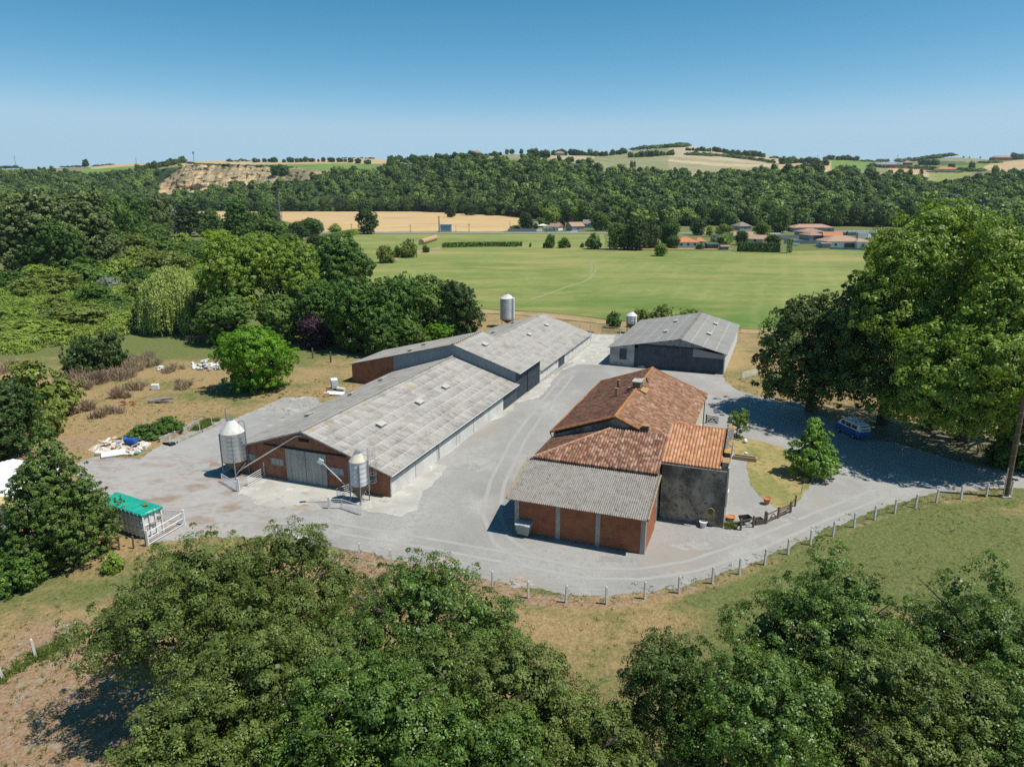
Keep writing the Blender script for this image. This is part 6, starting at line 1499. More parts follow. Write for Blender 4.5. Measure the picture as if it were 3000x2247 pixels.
# ---- trees in the left middle ground
def span_tree(key, name, label, x, ybase, ytop, wpx, mat=None, rz=None, cat="tree", group=None):
    base = g(*dd(x, ybase)); h = hgt(x * 1.35624, ytop * 1.35624, base[1]); dpx = 1.35624 * np.linalg.norm(base - C0) / F
    return plant(key, name, label, cat, base, wpx * dpx / 2, h, (hash_rz(x, ybase) if rz is None else rz), mat, group)
def hash_rz(x, y): return (x * 12.9898 + y * 78.233) % 6.283
b_ = g(*dd(558, 842)); 
big_tree("locust_tree", "bright green feathery tree alone on the dry grass left of the barn", b_, auto_lobes(5.6, .4, 9.8, 140, 13, .7) + [(0, 0, 1.8, 4.4, 4.4, 1.8)], L_locust, .27, 40, .62, 1.25, 140, 5, .28, 3, 3.4, spike=.18, gap=.1)
# weeping willow
def willow(base, r, h, seed):
    rg = np.random.default_rng(seed); P_, T_2, R_ = [], [], []
    heads = [(0, 0, h * .60, r * .58, r * .58, h * .38), (r * .42, -.2 * r, h * .52, r * .45, r * .45, h * .30), (-r * .45, -.1 * r, h * .50, r * .42, r * .42, h * .30), (0, -.45 * r, h * .46, r * .42, r * .4, h * .28), (.1 * r, .3 * r, h * .62, r * .45, r * .45, h * .3), (-.55 * r, -.3 * r, h * .3, r * .28, r * .28, h * .22), (.62 * r, -.35 * r, h * .28, r * .25, r * .25, h * .2)]
    for (cx_, cy_, cz_, rx, ry, rz_) in heads:
        n = int(150 * rx * rx / 6)
        for k in range(n):
            d = rg.normal(size=3); d[2] = abs(d[2]) * .9 + .05; d /= np.linalg.norm(d); p = np.array([cx_, cy_, cz_]) + d * np.array([rx, ry, rz_])
            L_ = min(p[2] - rg.uniform(.2, 1.6), rg.uniform(.25, .8) * h * .75); m = max(5, int(L_ / .22)); s_ = rg.random()
            out = np.array([d[0], d[1], 0]) * .6
            for j in range(m):
                f = j / m; q = p + out * (1 - (1 - f) ** 2) + np.array([0, 0, -L_ * f ** 1.15]) + rg.normal(size=3) * .10
                P_.append(q); T_2.append((d[0] * .15, d[1] * .15, -1)); R_.append(.6 * s_ + .4 * rg.random())
    P_ = np.array(P_); T_2 = np.array(T_2) + rg.normal(size=(len(P_), 3)) * .25
    Nn = rg.normal(size=(len(P_), 3)) * .6 + np.array([.2, -.5, .4]); Nn /= np.linalg.norm(Nn, axis=1, keepdims=True)
    V = quad_leaves(P_, Nn, .55, rg, .34, T_2)
    t = thing("weeping_willow", "pale weeping willow with hanging strands at the edge of the scrub", "tree", base)
    link_mesh("trunk", trunk_mesh("trunk", h * .55, .5, 8, seed, spread=r * .5, rise=h * .3), t); link_mesh("crown", leaves_to_mesh("crown", V, np.array(R_), L_willow), t)
willow(g(*dd(382, 716)), 7.6, 14.4, 150)
b_ = g(*dd(500, 725))
big_tree("maple_tree", "tall dark green tree right of the willow", b_, lobes_from_px(b_, [(505, 590, 146, 62, 1.0), (490, 545, 146, 40, .8), (470, 600, 145, 34, 1), (535, 560, 148, 40, .9), (510, 650, 144, 45, .8)]), L_plane, .42, 40, .85, .8, 151, 8, .5, 5, 6, spike=.1)
b_ = g(*dd(605, 725))
big_tree("maple_tree", "broad tall green tree behind the row, right of the tallest one", b_, lobes_from_px(b_, [(610, 590, 150, 62, 1.0), (640, 570, 150, 42, .9), (580, 560, 150, 42, .8), (600, 545, 152, 30, .8), (650, 620, 148, 36, 1)]), L_plane, .42, 40, .85, .8, 152, 8, .5, 5, 6, spike=.1)
b_ = g(*dd(740, 655))
big_tree("broad_tree", "dark broad tree at the back of the grove beside the meadow", b_, lobes_from_px(b_, [(735, 570, 185, 52, .85), (700, 555, 187, 36, .8), (770, 580, 184, 34, 1.), (735, 535, 187, 36, .7), (720, 610, 182, 40, .8)]), L_dense, .5, 40, .95, .7, 153, 8, .5, 5, 6, spike=.1)
for (x, yb, yt, wp, key, mat, lab) in (
    (495, 742, 638, 118, "round0", L_mid, "rounded green tree in front of the maples, left one"),
    (608, 738, 640, 105, "round1", L_mid, "rounded green tree in front of the maples, beside the purple tree"),
    (700, 740, 612, 110, "round2", L_dense, "dense tree just behind the purple tree"),
    (775, 755, 598, 135, "round3", L_dense, "dense green tree in the grove, right of the purple tree"),
    (855, 752, 594, 130, "round0", L_dense, "dense green tree in the middle of the grove by the barn"),
    (925, 735, 598, 120, "round1", L_mid, "lighter tree in the grove behind the tall middle barn"),
    (988, 735, 608, 108, "round2", L_dark, "dark tree at the right end of the grove by the barn"),
    (820, 765, 662, 100, "round1", L_dense, "low leafy tree at the front of the grove"),
    (950, 742, 690, 82, "round3", L_locust, "low bright tree close behind the barn roof"),
    (880, 760, 690, 90, "round2", L_mid, "low spreading tree at the grove's foot near the brick wall"),
    (745, 700, 600, 90, "round3", L_dense, "tree between the back broad tree and the grove"),
    (665, 690, 600, 90, "round0", L_dense, "small tree squeezed between maple and broad tree"),
    (445, 720, 630, 55, "bush2", L_dark, "dark ivy covered bush against the willow's right side"),
    (325, 705, 620, 55, "bush1", L_dark, "dark bush against the willow's left side"),
    (190, 808, 728, 78, "bush0", L_dark, "dark green shrub left of the dry stems"),
    (238, 792, 722, 62, "bush1", L_dark, "looser dark shrub behind the dry stems"),
    (85, 898, 785, 130, "bush2", L_scrub2, "big olive bush at the left edge of the waste ground"),
    (15, 985, 825, 130, "round2", L_dark, "dark tree cut by the left edge above the white shed"),
    (105, 940, 880, 60, "bush0", L_scrub2, "low bush beside the tree at the left edge"),
    (2, 1275, 1222, 64, "bush1", L_lime, "lime bush cut by the left edge at the lower left"),
    (6, 1225, 1140, 80, "bush2", L_mid, "green bush cut by the left edge below the white shed"),
    (245, 1232, 1195, 40, "bush2", L_scrub, "small bright bush at the foot of the dense dark tree"),
    (40, 1265, 1200, 90, "bush0", L_dense, "low dark bush at the left foot of the dense dark tree"),
    (365, 935, 905, 62, "bush1", L_dense, "low dark green bramble at the end of the concrete trough"),
    (318, 945, 918, 70, "bush2", L_dense, "low bramble just above the rubbish heap"),
    (2195, 1008, 915, 100, "bush0", L_dense, "dark shrub at the right edge beside the utility pole"),
    (1325, 707, 675, 32, "bush1", L_dense, "small dark bush left of the drum silo"),
    (1430, 706, 660, 62, "bush2", L_scrub2, "olive bush behind the left of the dark shed"),
    (1490, 706, 668, 60, "bush0", L_scrub2, "lower olive bush behind the middle of the dark shed"),
    (1385, 706, 668, 40, "bush0", L_scrub2, "small olive bush between drum silo and the shed")):
    span_tree(key, "tree" if key.startswith("round") else "shrub", lab, x, yb, yt, wp, mat, cat="tree" if key.startswith("round") else "shrub")
span_tree("round1", "purple_tree", "dark purple leaved small tree at the front of the grove", 678, 752, 680, 66, L_purple)
# picket fence by the right corner
mb = MB(); a, b = g(*z9(1700, 625)), g(*z9(1880, 650)); d = b - a; L_ = np.linalg.norm(d)
pf = thing("picket_fence", "short grey picket fence under the trees near the right edge", "fence", a)
for k in range(12): MB().obox(d * k / 11 + (0, 0, .45), (.1, .04, .9), math.atan2(d[1], d[0])).build("picket", M_wood, pf)
for z_ in (.25, .7): MB().tube((0, .05, z_), d + (0, .05, z_), .03, n=5).build("rail", M_wood, pf)

# ---- poplar row and the trees behind the scrub
for i, (x, yb, yt, wp, key, mat, lab) in enumerate((
    (-10, 590, 412, 95, "tall0", L_poplar, "grey poplar cut by the left edge"), (48, 590, 420, 85, "tall1", L_poplar, "second grey poplar of the tall left row"), (102, 588, 408, 95, "tall0", L_poplar, "third grey poplar, among the highest of the left row"), (150, 586, 415, 85, "tall1", L_poplar, "fourth grey poplar of the left row"),
    (203, 580, 405, 98, "tall0", L_poplar, "rightmost big poplar of the left row"), (135, 590, 470, 90, "round1", L_dense, "greener tree at the foot of the poplar row"), (255, 530, 425, 62, "round0", L_mid, "leafy tree right of the poplar row"), (292, 525, 420, 66, "round1", L_dense, "rounded dark tree in the back row left of the conical one"),
    (345, 520, 418, 60, "round2", L_poplar, "grey green tree in the back row"), (330, 540, 480, 70, "round3", L_mid, "low tree below the back row"), (410, 512, 428, 62, "tall1", L_dark, "dark conical tree standing alone in the back row"), (372, 505, 452, 50, "round0", L_grey, "pale greyish willow beside the dark conical tree"),
    (455, 510, 452, 50, "round1", L_mid, "small tree right of the dark conical tree"), (517, 520, 425, 62, "tall0", L_dense, "tall round headed tree before the stubble field"), (545, 512, 460, 55, "round2", L_mid, "tree right of the round headed tree"), (583, 505, 440, 50, "round3", L_dense, "dark tree beside the dead poplar"), (585, 535, 470, 70, "round0", L_mid, "green tree left of the dead poplar's foot"),
    (640, 520, 480, 44, "round1", L_dark, "dark bush tree right of the dead poplar"), (672, 510, 475, 52, "round2", L_dense, "dark rounded tree above the clipped hedge"), (560, 560, 500, 80, "round3", L_scrub, "bright shrubby tree at the back of the scrub"), (470, 545, 498, 70, "round0", L_lime, "lime yellow tree at the back of the scrub"), (420, 560, 520, 60, "round1", L_mid, "low green tree in the upper scrub"), (620, 545, 505, 60, "round2", L_mid, "green tree before the clipped hedge"),
    (240, 580, 500, 60, "round3", L_poplar, "grey green tree in front of the poplar row's end"), (300, 560, 505, 60, "round0", L_scrub2, "olive tree in the upper scrub, left part"),
    (793, 506, 451, 46, "round0", L_dark, "single dark tree by the far road and stubble field"))):
    span_tree(key, "poplar_tree" if "poplar" in lab and "tall" in key else "tree", lab, x, yb, yt, wp, mat)
# dead poplar
b_ = g(*dd(609, 527)); hd = hgt(609 * 1.35624, 420 * 1.35624, b_[1]); mb = MB(); rr = random.Random(8)
mb.tube((0, 0, 0), (.2, 0, hd), .55, .05, 8)
for k in range(70):
    z_ = rr.uniform(.08, .95) * hd; a = rr.uniform(0, 6.28); e = rr.uniform(1.0, 3.0) * (1 - .6 * z_ / hd); L_ = rr.uniform(3, 7) * (1 - .5 * z_ / hd)
    q = Vector((math.cos(a) * e * .6, math.sin(a) * e * .6, z_ + L_ * .4)); mb.tube((0, 0, z_), q, .12, .09, 4, False); mb.tube(q, q + Vector((math.cos(a) * e * .4, math.sin(a) * e * .4, L_ * .6)), .09, .04, 4, False)
t = thing("dead_tree", "tall bare dead poplar rising over the scrub", "tree", b_); mb.build("trunk_and_branches", M_branch, t)

# ---- scrubland: individual shrubs and the undergrowth mass
rg = np.random.default_rng(77); placed = 0
SCRUB = [(0, 590), (60, 600), (230, 560), (450, 520), (600, 545), (640, 570), (450, 600), (440, 640), (320, 640), (300, 720), (190, 735), (60, 760), (-20, 775)]
gscrub = "shrubs of the overgrown valley floor"
scr_mats = [L_scrub, L_scrub2, L_mid, L_dense, L_scrub, L_scrub2]
named = [(60, 640, 38, 60, L_scrub2), (120, 630, 40, 90, L_scrub2), (180, 615, 42, 85, L_mid), (250, 600, 40, 70, L_scrub), (210, 575, 60, 90, L_scrub2), (290, 585, 50, 80, L_scrub2), (330, 590, 48, 80, L_scrub2), (380, 590, 45, 70, L_scrub2), (250, 555, 45, 60, L_mid), (420, 570, 40, 55, L_mid), (25, 690, 26, 70, L_scrub), (130, 670, 30, 70, L_scrub2),
         (205, 655, 40, 60, L_dense), (310, 640, 34, 60, L_scrub2), (250, 660, 24, 60, L_mid), (170, 700, 40, 130, L_scrub2), (60, 720, 30, 120, L_scrub), (260, 700, 24, 90, L_scrub), (330, 660, 26, 60, L_scrub), (100, 735, 24, 90, L_scrub), (20, 745, 26, 90, L_scrub), (240, 620, 20, 44, L_grey), (245, 570, 22, 40, L_lime), (500, 560, 30, 50, L_mid), (540, 545, 30, 50, L_scrub), (350, 545, 34, 60, L_mid), (400, 540, 34, 50, L_scrub), (300, 615, 34, 56, L_dense), (370, 620, 30, 60, L_scrub), (190, 590, 34, 60, L_dense), (30, 620, 34, 50, L_dense), (90, 600, 28, 60, L_scrub)]
for i, (x, yb, hp_, wp, mat) in enumerate(named):
    o = span_tree("bush%d" % (i % 3), "shrub", "wild shrub growing in the overgrown scrub left of the willow", x, yb, yb - hp_, wp, mat, cat="shrub", group=gscrub)
V_all, R_all = [], []
pts = []
while len(pts) < 1500:
    x, y = rg.uniform(-40, 640), rg.uniform(515, 775)
    if inpoly(np.array([x]), np.array([y]), SCRUB)[0]:
        b = g(*dd(x, y)); pts.append(b)
pts = np.array(pts); d2 = np.linalg.norm(pts, axis=1)
keep = rg.random(len(pts)) < np.clip((d2 / 260) ** 1.0, .35, 1.0); pts = pts[keep]
cf = smooth_noise2(pts[:, 0], pts[:, 1], 91, 3, .06) + rg.normal(size=len(pts)) * .35
cov = np.where(cf > .45, 1, np.where(cf < -.45, 2, 0))
for p in pts:
    r_ = rg.uniform(.8, 2.7); hh = rg.uniform(.4, 2.3); n = int(150 * r_ * r_ / 4) + 40
    d = rg.normal(size=(n, 3)); d[:, 2] = np.abs(d[:, 2]); d /= np.linalg.norm(d, axis=1, keepdims=True)
    P = p + d * np.array([r_, r_, hh]) * rg.uniform(.6, 1.1, n)[:, None]
    Nn = d * .6 + rg.normal(size=(n, 3)) * .5 + np.array([0, 0, .5]); Nn /= np.linalg.norm(Nn, axis=1, keepdims=True)
    V_all.append(quad_leaves(P, Nn, .42, rg, .6)); R_all.append(np.clip(.5 * rg.random() + .5 * rg.random(n), 0, 1))
for q_, (nm, mt, lb_) in enumerate((("fern_cover", L_scrub, "tangled yellow green fern cover of the valley floor"), ("bramble_cover", L_mid, "darker green bramble patches of the valley floor"), ("brush_cover", L_scrub2, "olive brush patches of the valley floor"))):
    sel = [i for i in range(len(V_all)) if cov[i] == q_]
    tag(link_mesh(nm, leaves_to_mesh(nm, np.concatenate([V_all[i] for i in sel]), np.concatenate([R_all[i] for i in sel]), mt)), lb_, "undergrowth", kind='stuff')

# ---- dry stems and weeds on the waste ground, tufts of grass
def tuft_mesh(name, clumps, mat, label, cat, leaf_len=.5, width=.09, lean=.45):
    P_, T_, R_ = [], [], []
    for (p, r_, h_, n) in clumps:
        q = np.asarray(p) + np.concatenate([rg.normal(size=(n, 2)) * r_ * .5, np.zeros((n, 1))], 1); t_ = np.concatenate([rg.normal(size=(n, 2)) * lean, np.ones((n, 1))], 1)
        t_ /= np.linalg.norm(t_, axis=1, keepdims=True); hh = h_ * rg.uniform(.5, 1.15, n)
        P_.append(np.stack([q, t_, np.repeat(hh[:, None], 3, 1)], 1)); R_.append(np.clip(.4 * rg.random() + .6 * rg.random(n), 0, 1))
    A_ = np.concatenate(P_); R_ = np.concatenate(R_); q, t_, hh = A_[:, 0], A_[:, 1], A_[:, 2]
    s_ = np.cross(t_, rg.normal(size=t_.shape)); s_ /= np.linalg.norm(s_, axis=1, keepdims=True) + 1e-9
    w_ = width
    V = np.stack([q - s_ * w_ * .5, q + s_ * w_ * .5, q + t_ * hh + s_ * w_ * .35, q + t_ * hh - s_ * w_ * .35], 1).reshape(-1, 3)
    return tag(link_mesh(name, leaves_to_mesh(name, V, R_, mat)), label, cat, kind='stuff')
dry = []
for (x, y, w_, h_, n) in ((215, 825, 40, 2.2, 500), (245, 815, 40, 2.0, 450), (300, 800, 30, 1.6, 300), (185, 835, 22, 1.8, 260), (305, 775, 40, 1.6, 300), (260, 860, 24, 1.7, 240), (225, 900, 34, 1.5, 260), (190, 885, 24, 1.3, 160), (390, 838, 30, 1.3, 220), (360, 800, 28, 1.1, 160), (480, 700, 26, 1.0, 160), (425, 735, 30, 1.4, 240), (330, 790, 18, 1.5, 140), (15, 805, 36, 2.2, 260), (290, 840, 26, 1.3, 220), (150, 895, 18, 1.3, 140)):
    b = g(*dd(x, y)); dp = 1.35624 * np.linalg.norm(b - C0) / F
    for k in range(6): dry.append((b + np.array([rg.normal() * w_ * dp * .4, rg.normal() * w_ * dp * .4, 0]), w_ * dp * .25, h_ * rg.uniform(.6, 1.1), n // 3))
tuft_mesh("dry_stems", dry, L_dry, "dead brown weed stems standing on the waste ground", "weeds", width=.07)
gt, gs = [], []
EXCL = [yard]
def yard_in(x, y): return inpoly(x, y, [q[:2] for q in yard])
N_ = 26000
qx = rg.uniform(-62, 62, N_); qy = rg.uniform(24, 112, N_)
ok = ~yard_in(qx, qy)
pxs, pys = project(np.stack([qx, qy, np.zeros(N_)], 1))
ok &= (pxs > -60) & (pxs < 3060) & (pys < 2300)
ok &= (smooth_noise2(qx, qy, 31, 4, .4) + rg.normal(size=N_) * .4) > -.1
bx_, by_ = qx[ok], qy[ok]
lb = np.stack([(bx_ - O1[0]) * AX[0] + (by_ - O1[1]) * AX[1], -((bx_ - O1[0]) * BX[0] + (by_ - O1[1]) * BX[1])], 1)
keep = ~((lb[:, 0] > 0) & (lb[:, 0] < 80) & (lb[:, 1] > 0) & (lb[:, 1] < 20.5)); bx_, by_ = bx_[keep], by_[keep]
cls = smooth_noise2(bx_, by_, 41, 4, .25) + rg.normal(size=len(bx_)) * .35
for x, y, c_ in zip(bx_, by_, cls):
    (gs if c_ < .15 else gt).append(((x, y, -.05), .16, rg.uniform(.10, .30), 7))
tuft_mesh("dry_grass", gs, L_straw, "straw coloured tufts of dry grass over the paddocks", "grass", width=.045, lean=.9)
L_grass = leaf_mat("green_grass_blades", (.045, .060, .016), (.075, .092, .028), (.12, .13, .048), .25, .15, .7)
tuft_mesh("green_grass", gt, L_grass, "green tufts of grass over the paddocks", "grass", width=.045, lean=.8)
# verge tufts along road fence, barn edges and trough
ed = []
for a, b in zip(FEN[:-1], FEN[1:]):
    for k in range(9):
        p = a + (b - a) * rg.random(); nrm = np.array([-(b - a)[1], (b - a)[0], 0]); nrm /= np.linalg.norm(nrm); off = rg.normal() * .5 + .85
        ed.append((p + nrm * (off), .22, rg.uniform(.05, .15), 10))
for a, b in zip(lf[:-1], lf[1:]):
    for k in range(70): ed.append((a + (b - a) * rg.uniform(-.3, 1.2) + np.array([rg.normal() * .3, rg.normal() * .3, 0]), .3, rg.uniform(.1, .45), 14))
for k in range(90):
    p = g(*zt(rg.uniform(1100, 1720), rg.uniform(330, 560)));
    if inpoly(np.array([p[0]]), np.array([p[1]]), [g(*zt(x, y))[:2] for x, y in ((1100, 560), (1250, 430), (1550, 300), (1720, 330), (1400, 520))])[0]: ed.append((p, .35, rg.uniform(.3, .6), 40))
for k in range(60):
    p = g(*zp(rg.uniform(310, 560), rg.uniform(680, 810))); ed.append((p, .15, rg.uniform(.15, .45), 10))
tuft_mesh("verge_weeds", ed, L_grass, "green weeds along the road fence and concrete edges", "weeds", width=.05, lean=.7)
# bare young sapling shoots by the road and leafless brushwood on the left
mb = MB(); rr = random.Random(3)
for k in range(60):
    a = rr.uniform(0, 6.28); e = rr.uniform(.3, 1.6); mb.tube((rr.uniform(-.5, .5), rr.uniform(-.5, .5), 0), (math.cos(a) * e, math.sin(a) * e, rr.uniform(1, 2.6)), .02, .008, 3, False)
o = mb.build("bare_brushwood", M_branch, None, g(*dd(18, 802))); tag(o, "leafless grey brushwood at the left edge above the big olive bush", "brushwood")
# ================================================================== FAR VILLAGE, ROADSIDE, HILLS
M_rt = M("terracotta_roof", (.50, .205, .095), [(1.5, (.42, .17, .08), .4, .65)])
M_rp = M("pinkish_roof", (.42, .27, .19), [(1.5, (.34, .21, .15), .4, .65)])
M_rb = M("brown_pink_roof", (.36, .22, .16), [(1.5, (.29, .18, .13), .4, .65)])
M_rg = M("grey_brown_roof", (.25, .21, .18), [(1.5, (.2, .17, .15), .4, .65)])
M_ww = M("white_house_wall", (.74, .74, .72)); M_wg = M("grey_house_wall", (.30, .31, .33)); M_wc = M("cream_house_wall", (.60, .53, .42)); M_fw = M("blue_grey_boundary_wall", (.22, .26, .30))
def house(name, label, x, y, wpx, depth, eh, rh, rz, roof, wall_m, hip=True, base=None, cat="house", wins=2, over=.5, front=None):
    b = g(x, y) if base is None else base
    w = wpx * np.linalg.norm(b - C0) / F
    t = thing(name, label, cat, b, rz)
    MB().box(-w / 2, 0, -.3, w / 2, depth, eh).build("wall", wall_m, t)
    o = over; i_ = min(depth / 2, w / 2 * .8) if hip else 0
    v = [(-w / 2 - o, -o, eh), (w / 2 + o, -o, eh), (w / 2 + o, depth + o, eh), (-w / 2 - o, depth + o, eh), (-w / 2 - (0 if hip else o) + i_, depth / 2, eh + rh), (w / 2 + (0 if hip else o) - i_, depth / 2, eh + rh)]
    MB().add(v, [(0, 1, 5, 4), (2, 3, 4, 5), (1, 2, 5), (3, 0, 4), (3, 2, 1, 0)]).build("roof", roof, t)
    if not hip: 
        for sx in (-1, 1): MB().ext([(sx * w / 2, 0, eh), (sx * w / 2, depth, eh), (sx * w / 2, depth / 2, eh + rh - .1)], (-sx * .2, 0, 0)).build("gable", wall_m, t)
    for k in range(wins):
        xx = -w / 2 + w * (k + .5) / wins; ww = min(1.3, w / wins * .3)
        f_ = MB().box(xx - ww / 2 - .08, -.06, .92, xx + ww / 2 + .08, .0, 2.2).build("window", M_white, t)
        MB().box(xx - ww / 2, -.075, 1.0, xx + ww / 2, -.06, 2.12).build("pane", M_glass, f_)
    return t
def onto(h, off, size, mat, name):
    return MB().box(off[0], off[1], off[2], off[0] + size[0], off[1] + size[1], off[2] + size[2]).build(name, mat, h)
zv = Z(1960, 600, 3.687); z84 = Z(1480, 600, 4.424)
h1 = house("village_house", "white house with bright orange hipped roof at the meadow's end", *zv(205, 462), 58, 11, 2.7, 2.4, .12, M_rt, M_ww, wins=3)
h2 = house("village_house", "small orange roofed extension right of the bright orange house", *zv(345, 445), 26, 8, 2.4, 1.8, .12, M_rt, M_ww, wins=1)
MB().add([(-3, 2.0, 3.55), (-.5, 2.0, 3.55), (-.5, 3.8, 4.3), (-3, 3.8, 4.3), (-3, 2.0, 3.45), (-.5, 2.0, 3.45), (-.5, 3.8, 4.2), (-3, 3.8, 4.2)], [(0, 1, 2, 3), (7, 6, 5, 4), (0, 4, 5, 1), (1, 5, 6, 2), (2, 6, 7, 3), (3, 7, 4, 0)]).build("solar_panel", M_glass, h1)
house("village_house", "house with pale pink roof among garden trees", *zv(785, 385), 56, 12, 2.6, 2.0, -.25, M_rp, M_wc, False, wins=2)
house("village_house", "pink roofed bungalow just behind the clipped hedge", *zv(925, 420), 44, 10, 2.5, 2.0, -.55, M_rp, M_wc, False, wins=1)
house("village_house", "grey brown roof far behind the garden trees, left", *zv(825, 275), 36, 11, 2.8, 2.8, .3, M_rg, M_wg, True, wins=1)
house("village_house", "long bungalow with wide pale roof at the back of the village", *zv(1560, 296), 110, 13, 3.0, 2.2, .02, M_rp, M_wg, True, wins=4)
house("village_house", "dark low house at the left end of the long bungalow", *zv(1290, 290), 30, 9, 2.6, 2.2, .3, M_rg, M_wg, True, wins=1)
house("village_house", "house with brown pink hipped roof in front of the long bungalow", *zv(1560, 345), 60, 11, 2.9, 2.0, .1, M_rb, M_wg, True, wins=2)
hm1 = house("village_house", "grey walled house with dark patio opening and brown pink roof", *zv(1600, 385), 42, 12, 2.9, 1.8, .15, M_rb, M_wg, True, wins=0)
MB().box(-2.2, -.12, 0, 4.2, -.02, 2.5).build("patio_door", M_glass, hm1)
house("village_house", "white gabled house with a vivid orange roof", *zv(1765, 390), 44, 12, 2.8, 2.0, -.35, M_rt, M_ww, False, wins=0)
hw1 = house("village_house", "long white villa with pale brown roof facing the meadow", *zv(1900, 465), 98, 13, 3.2, 2.6, .0, M_rp, M_ww, True, wins=2)
MB().box(-.5, -.1, 0, 4.6, -.02, 2.4).build("patio_door", M_glass, hw1)
house("village_house", "white right wing of the long white villa", *zv(2090, 470), 30, 9, 3.2, 1.6, .0, M_rp, M_ww, True, wins=1)
house("garden_shed", "grey flat garden shed at the left of the long white villa", *zv(1698, 468), 22, 4, 2.3, .3, .0, M_rp, M_wg, False, cat="shed", wins=0)
wall("boundary_wall", "blue grey boundary wall between clipped hedge and villa", g(*zv(1240, 422)), g(*zv(1690, 425)), 1.9, .3, M_fw)
wall("boundary_wall", "upper grey wall with a dark garden behind the lawn", g(*zv(1110, 365)), g(*zv(1520, 362)), 2.0, .3, M_fw)
wall("boundary_wall", "grey wall running right behind the truck", g(*zv(1800, 330)), g(*zv(2260, 338)), 1.8, .3, M_fw)
wall("boundary_wall", "low dark wall at the foot of the long white villa", g(*zv(1735, 478)), g(*zv(2110, 490)), .8, .3, M_fw)
pg = thing("pergola", "pale framed carport at the left end of the upper grey wall", "pergola", g(*zv(1155, 362)), 0)
for (x_, y_) in ((-3, 0), (3, 0), (3, 4), (-3, 4)): MB().box(x_ - .12, y_ - .12, 0, x_ + .12, y_ + .12, 2.6).build("post", M_white, pg)
MB().box(-3.3, -.3, 2.6, 3.3, 4.3, 2.8).build("roof", M_white, pg)
# clipped hedges
def hedge(name, label, pts, w, h, mat, leaf=.55, dens=17.0, seed=1):
    rgh = np.random.default_rng(seed); P_, N_ = [], []
    for a, b in zip(pts[:-1], pts[1:]):
        a = np.asarray(a, float); b = np.asarray(b, float); d = b - a; L = np.linalg.norm(d); nrm = np.array([-d[1], d[0], 0]) / L
        n = int(dens * L * (w + 2 * h) / leaf ** 2 * .35) + 60
        u_ = rgh.random(n); s_ = rgh.random(n) * (w + 2 * h); top = (s_ > h) & (s_ < h + w)
        off = np.where(s_ <= h, -w / 2, np.where(top, s_ - h - w / 2, w / 2)); zz = np.where(s_ <= h, s_, np.where(top, h, 2 * h + w - s_))
        P_.append(a + d * u_[:, None] + nrm * (off + rgh.normal(size=n) * .1 * leaf)[:, None] + np.array([0, 0, 1.0]) * (zz + rgh.normal(size=n) * .12 * leaf)[:, None])
        N_.append(nrm * np.where(top, 0, np.sign(off))[:, None] + np.array([0, 0, 1.0]) * np.where(top, 1.0, .25)[:, None] + rgh.normal(size=(n, 3)) * .35)
    P_ = np.concatenate(P_); N_ = np.concatenate(N_); N_ /= np.linalg.norm(N_, axis=1, keepdims=True)
    o = link_mesh(name, leaves_to_mesh(name, quad_leaves(P_, N_, leaf, rgh), rgh.random(len(P_)), mat)); return tag(o, label, "hedge")
hedge("clipped_hedge", "tall clipped dark hedge along the meadow's end", [g(*zv(735, 505)), g(*zv(1195, 516))], 4.5, 4.2, L_dark, .8)
hedge("clipped_hedge", "end block of hedge right of the tall clipped one", [g(*zv(1195, 518)), g(*zv(1255, 512))], 7, 6.2, L_dark, .8, seed=2)
hedge("clipped_hedge", "bright hedge running up beside the orange roofed house", [g(*zv(570, 450)), g(*zv(640, 390))], 5, 4.6, L_mid, .8, seed=3)
z90 = Z(900, 640, 4.022)
hedge("clipped_hedge", "long clipped green hedge climbing to the far road on the left", [g(*z90(130, 300)), g(*z90(330, 245)), g(*z90(525, 205))], 3.6, 3.6, L_mid, .8, seed=4)
hedge("clipped_hedge", "yellow end of the long clipped hedge", [g(*z90(525, 206)), g(*z90(578, 192))], 3.4, 3.6, L_lime, .7, seed=5)
hedge("bramble_hedge", "low dark bramble strip across the meadow", [g(*z90(1600, 345)), g(*z90(1800, 338)), g(*z90(2000, 335)), g(*z90(2200, 332)), g(1520, 723)], 4.0, 2.2, L_dense, .9, seed=6)
# roadside walls and small things
wall("roadside_wall", "blue grey roadside wall left of the white gate", g(*z84(35, 347)), g(*z84(405, 347)), 1.9, .3, M_fw)
wall("roadside_wall", "second blue grey roadside wall right of the white gate", g(*z84(498, 345)), g(*z84(645, 345)), 1.9, .3, M_fw)
wall("white_gate_panel", "white gate between both blue grey roadside walls", g(*z84(407, 347)), g(*z84(480, 346)), 1.7, .2, M_white, "gate")
house("roadside_house", "small roadside house with red and brown roof and white gable", *z84(628, 335), 30, 8, 2.6, 2.4, -.5, M_rb, M_ww, False, wins=1)
house("roadside_house", "grey gabled roadside house with pinkish roof", *z84(945, 340), 38, 11, 3.2, 2.8, .35, M_rp, M_wg, False, wins=1)
house("roadside_house", "dark roofed house hidden behind the grey gabled one", *z84(1075, 300), 30, 10, 3.0, 3.0, -.2, M_rg, M_wg, False, wins=1)
house("roadside_house", "small cream house behind trees by the left roadside wall", *z84(390, 315), 16, 7, 3.2, 2.2, .2, M_rg, M_wc, False, wins=1)
pr_ = thing("white_parasol", "white square parasol in the roadside garden", "parasol", g(*z84(488, 318)))
MB().tube((0, 0, 0), (0, 0, 3.4), .08, n=6).build("pole", M_white, pr_)
MB().add([(-4, -4, 2.7), (4, -4, 2.7), (4, 4, 2.7), (-4, 4, 2.7), (0, 0, 4.0)], [(0, 1, 4), (1, 2, 4), (2, 3, 4), (3, 0, 4), (3, 2, 1, 0)]).build("canopy", M_white, pr_)
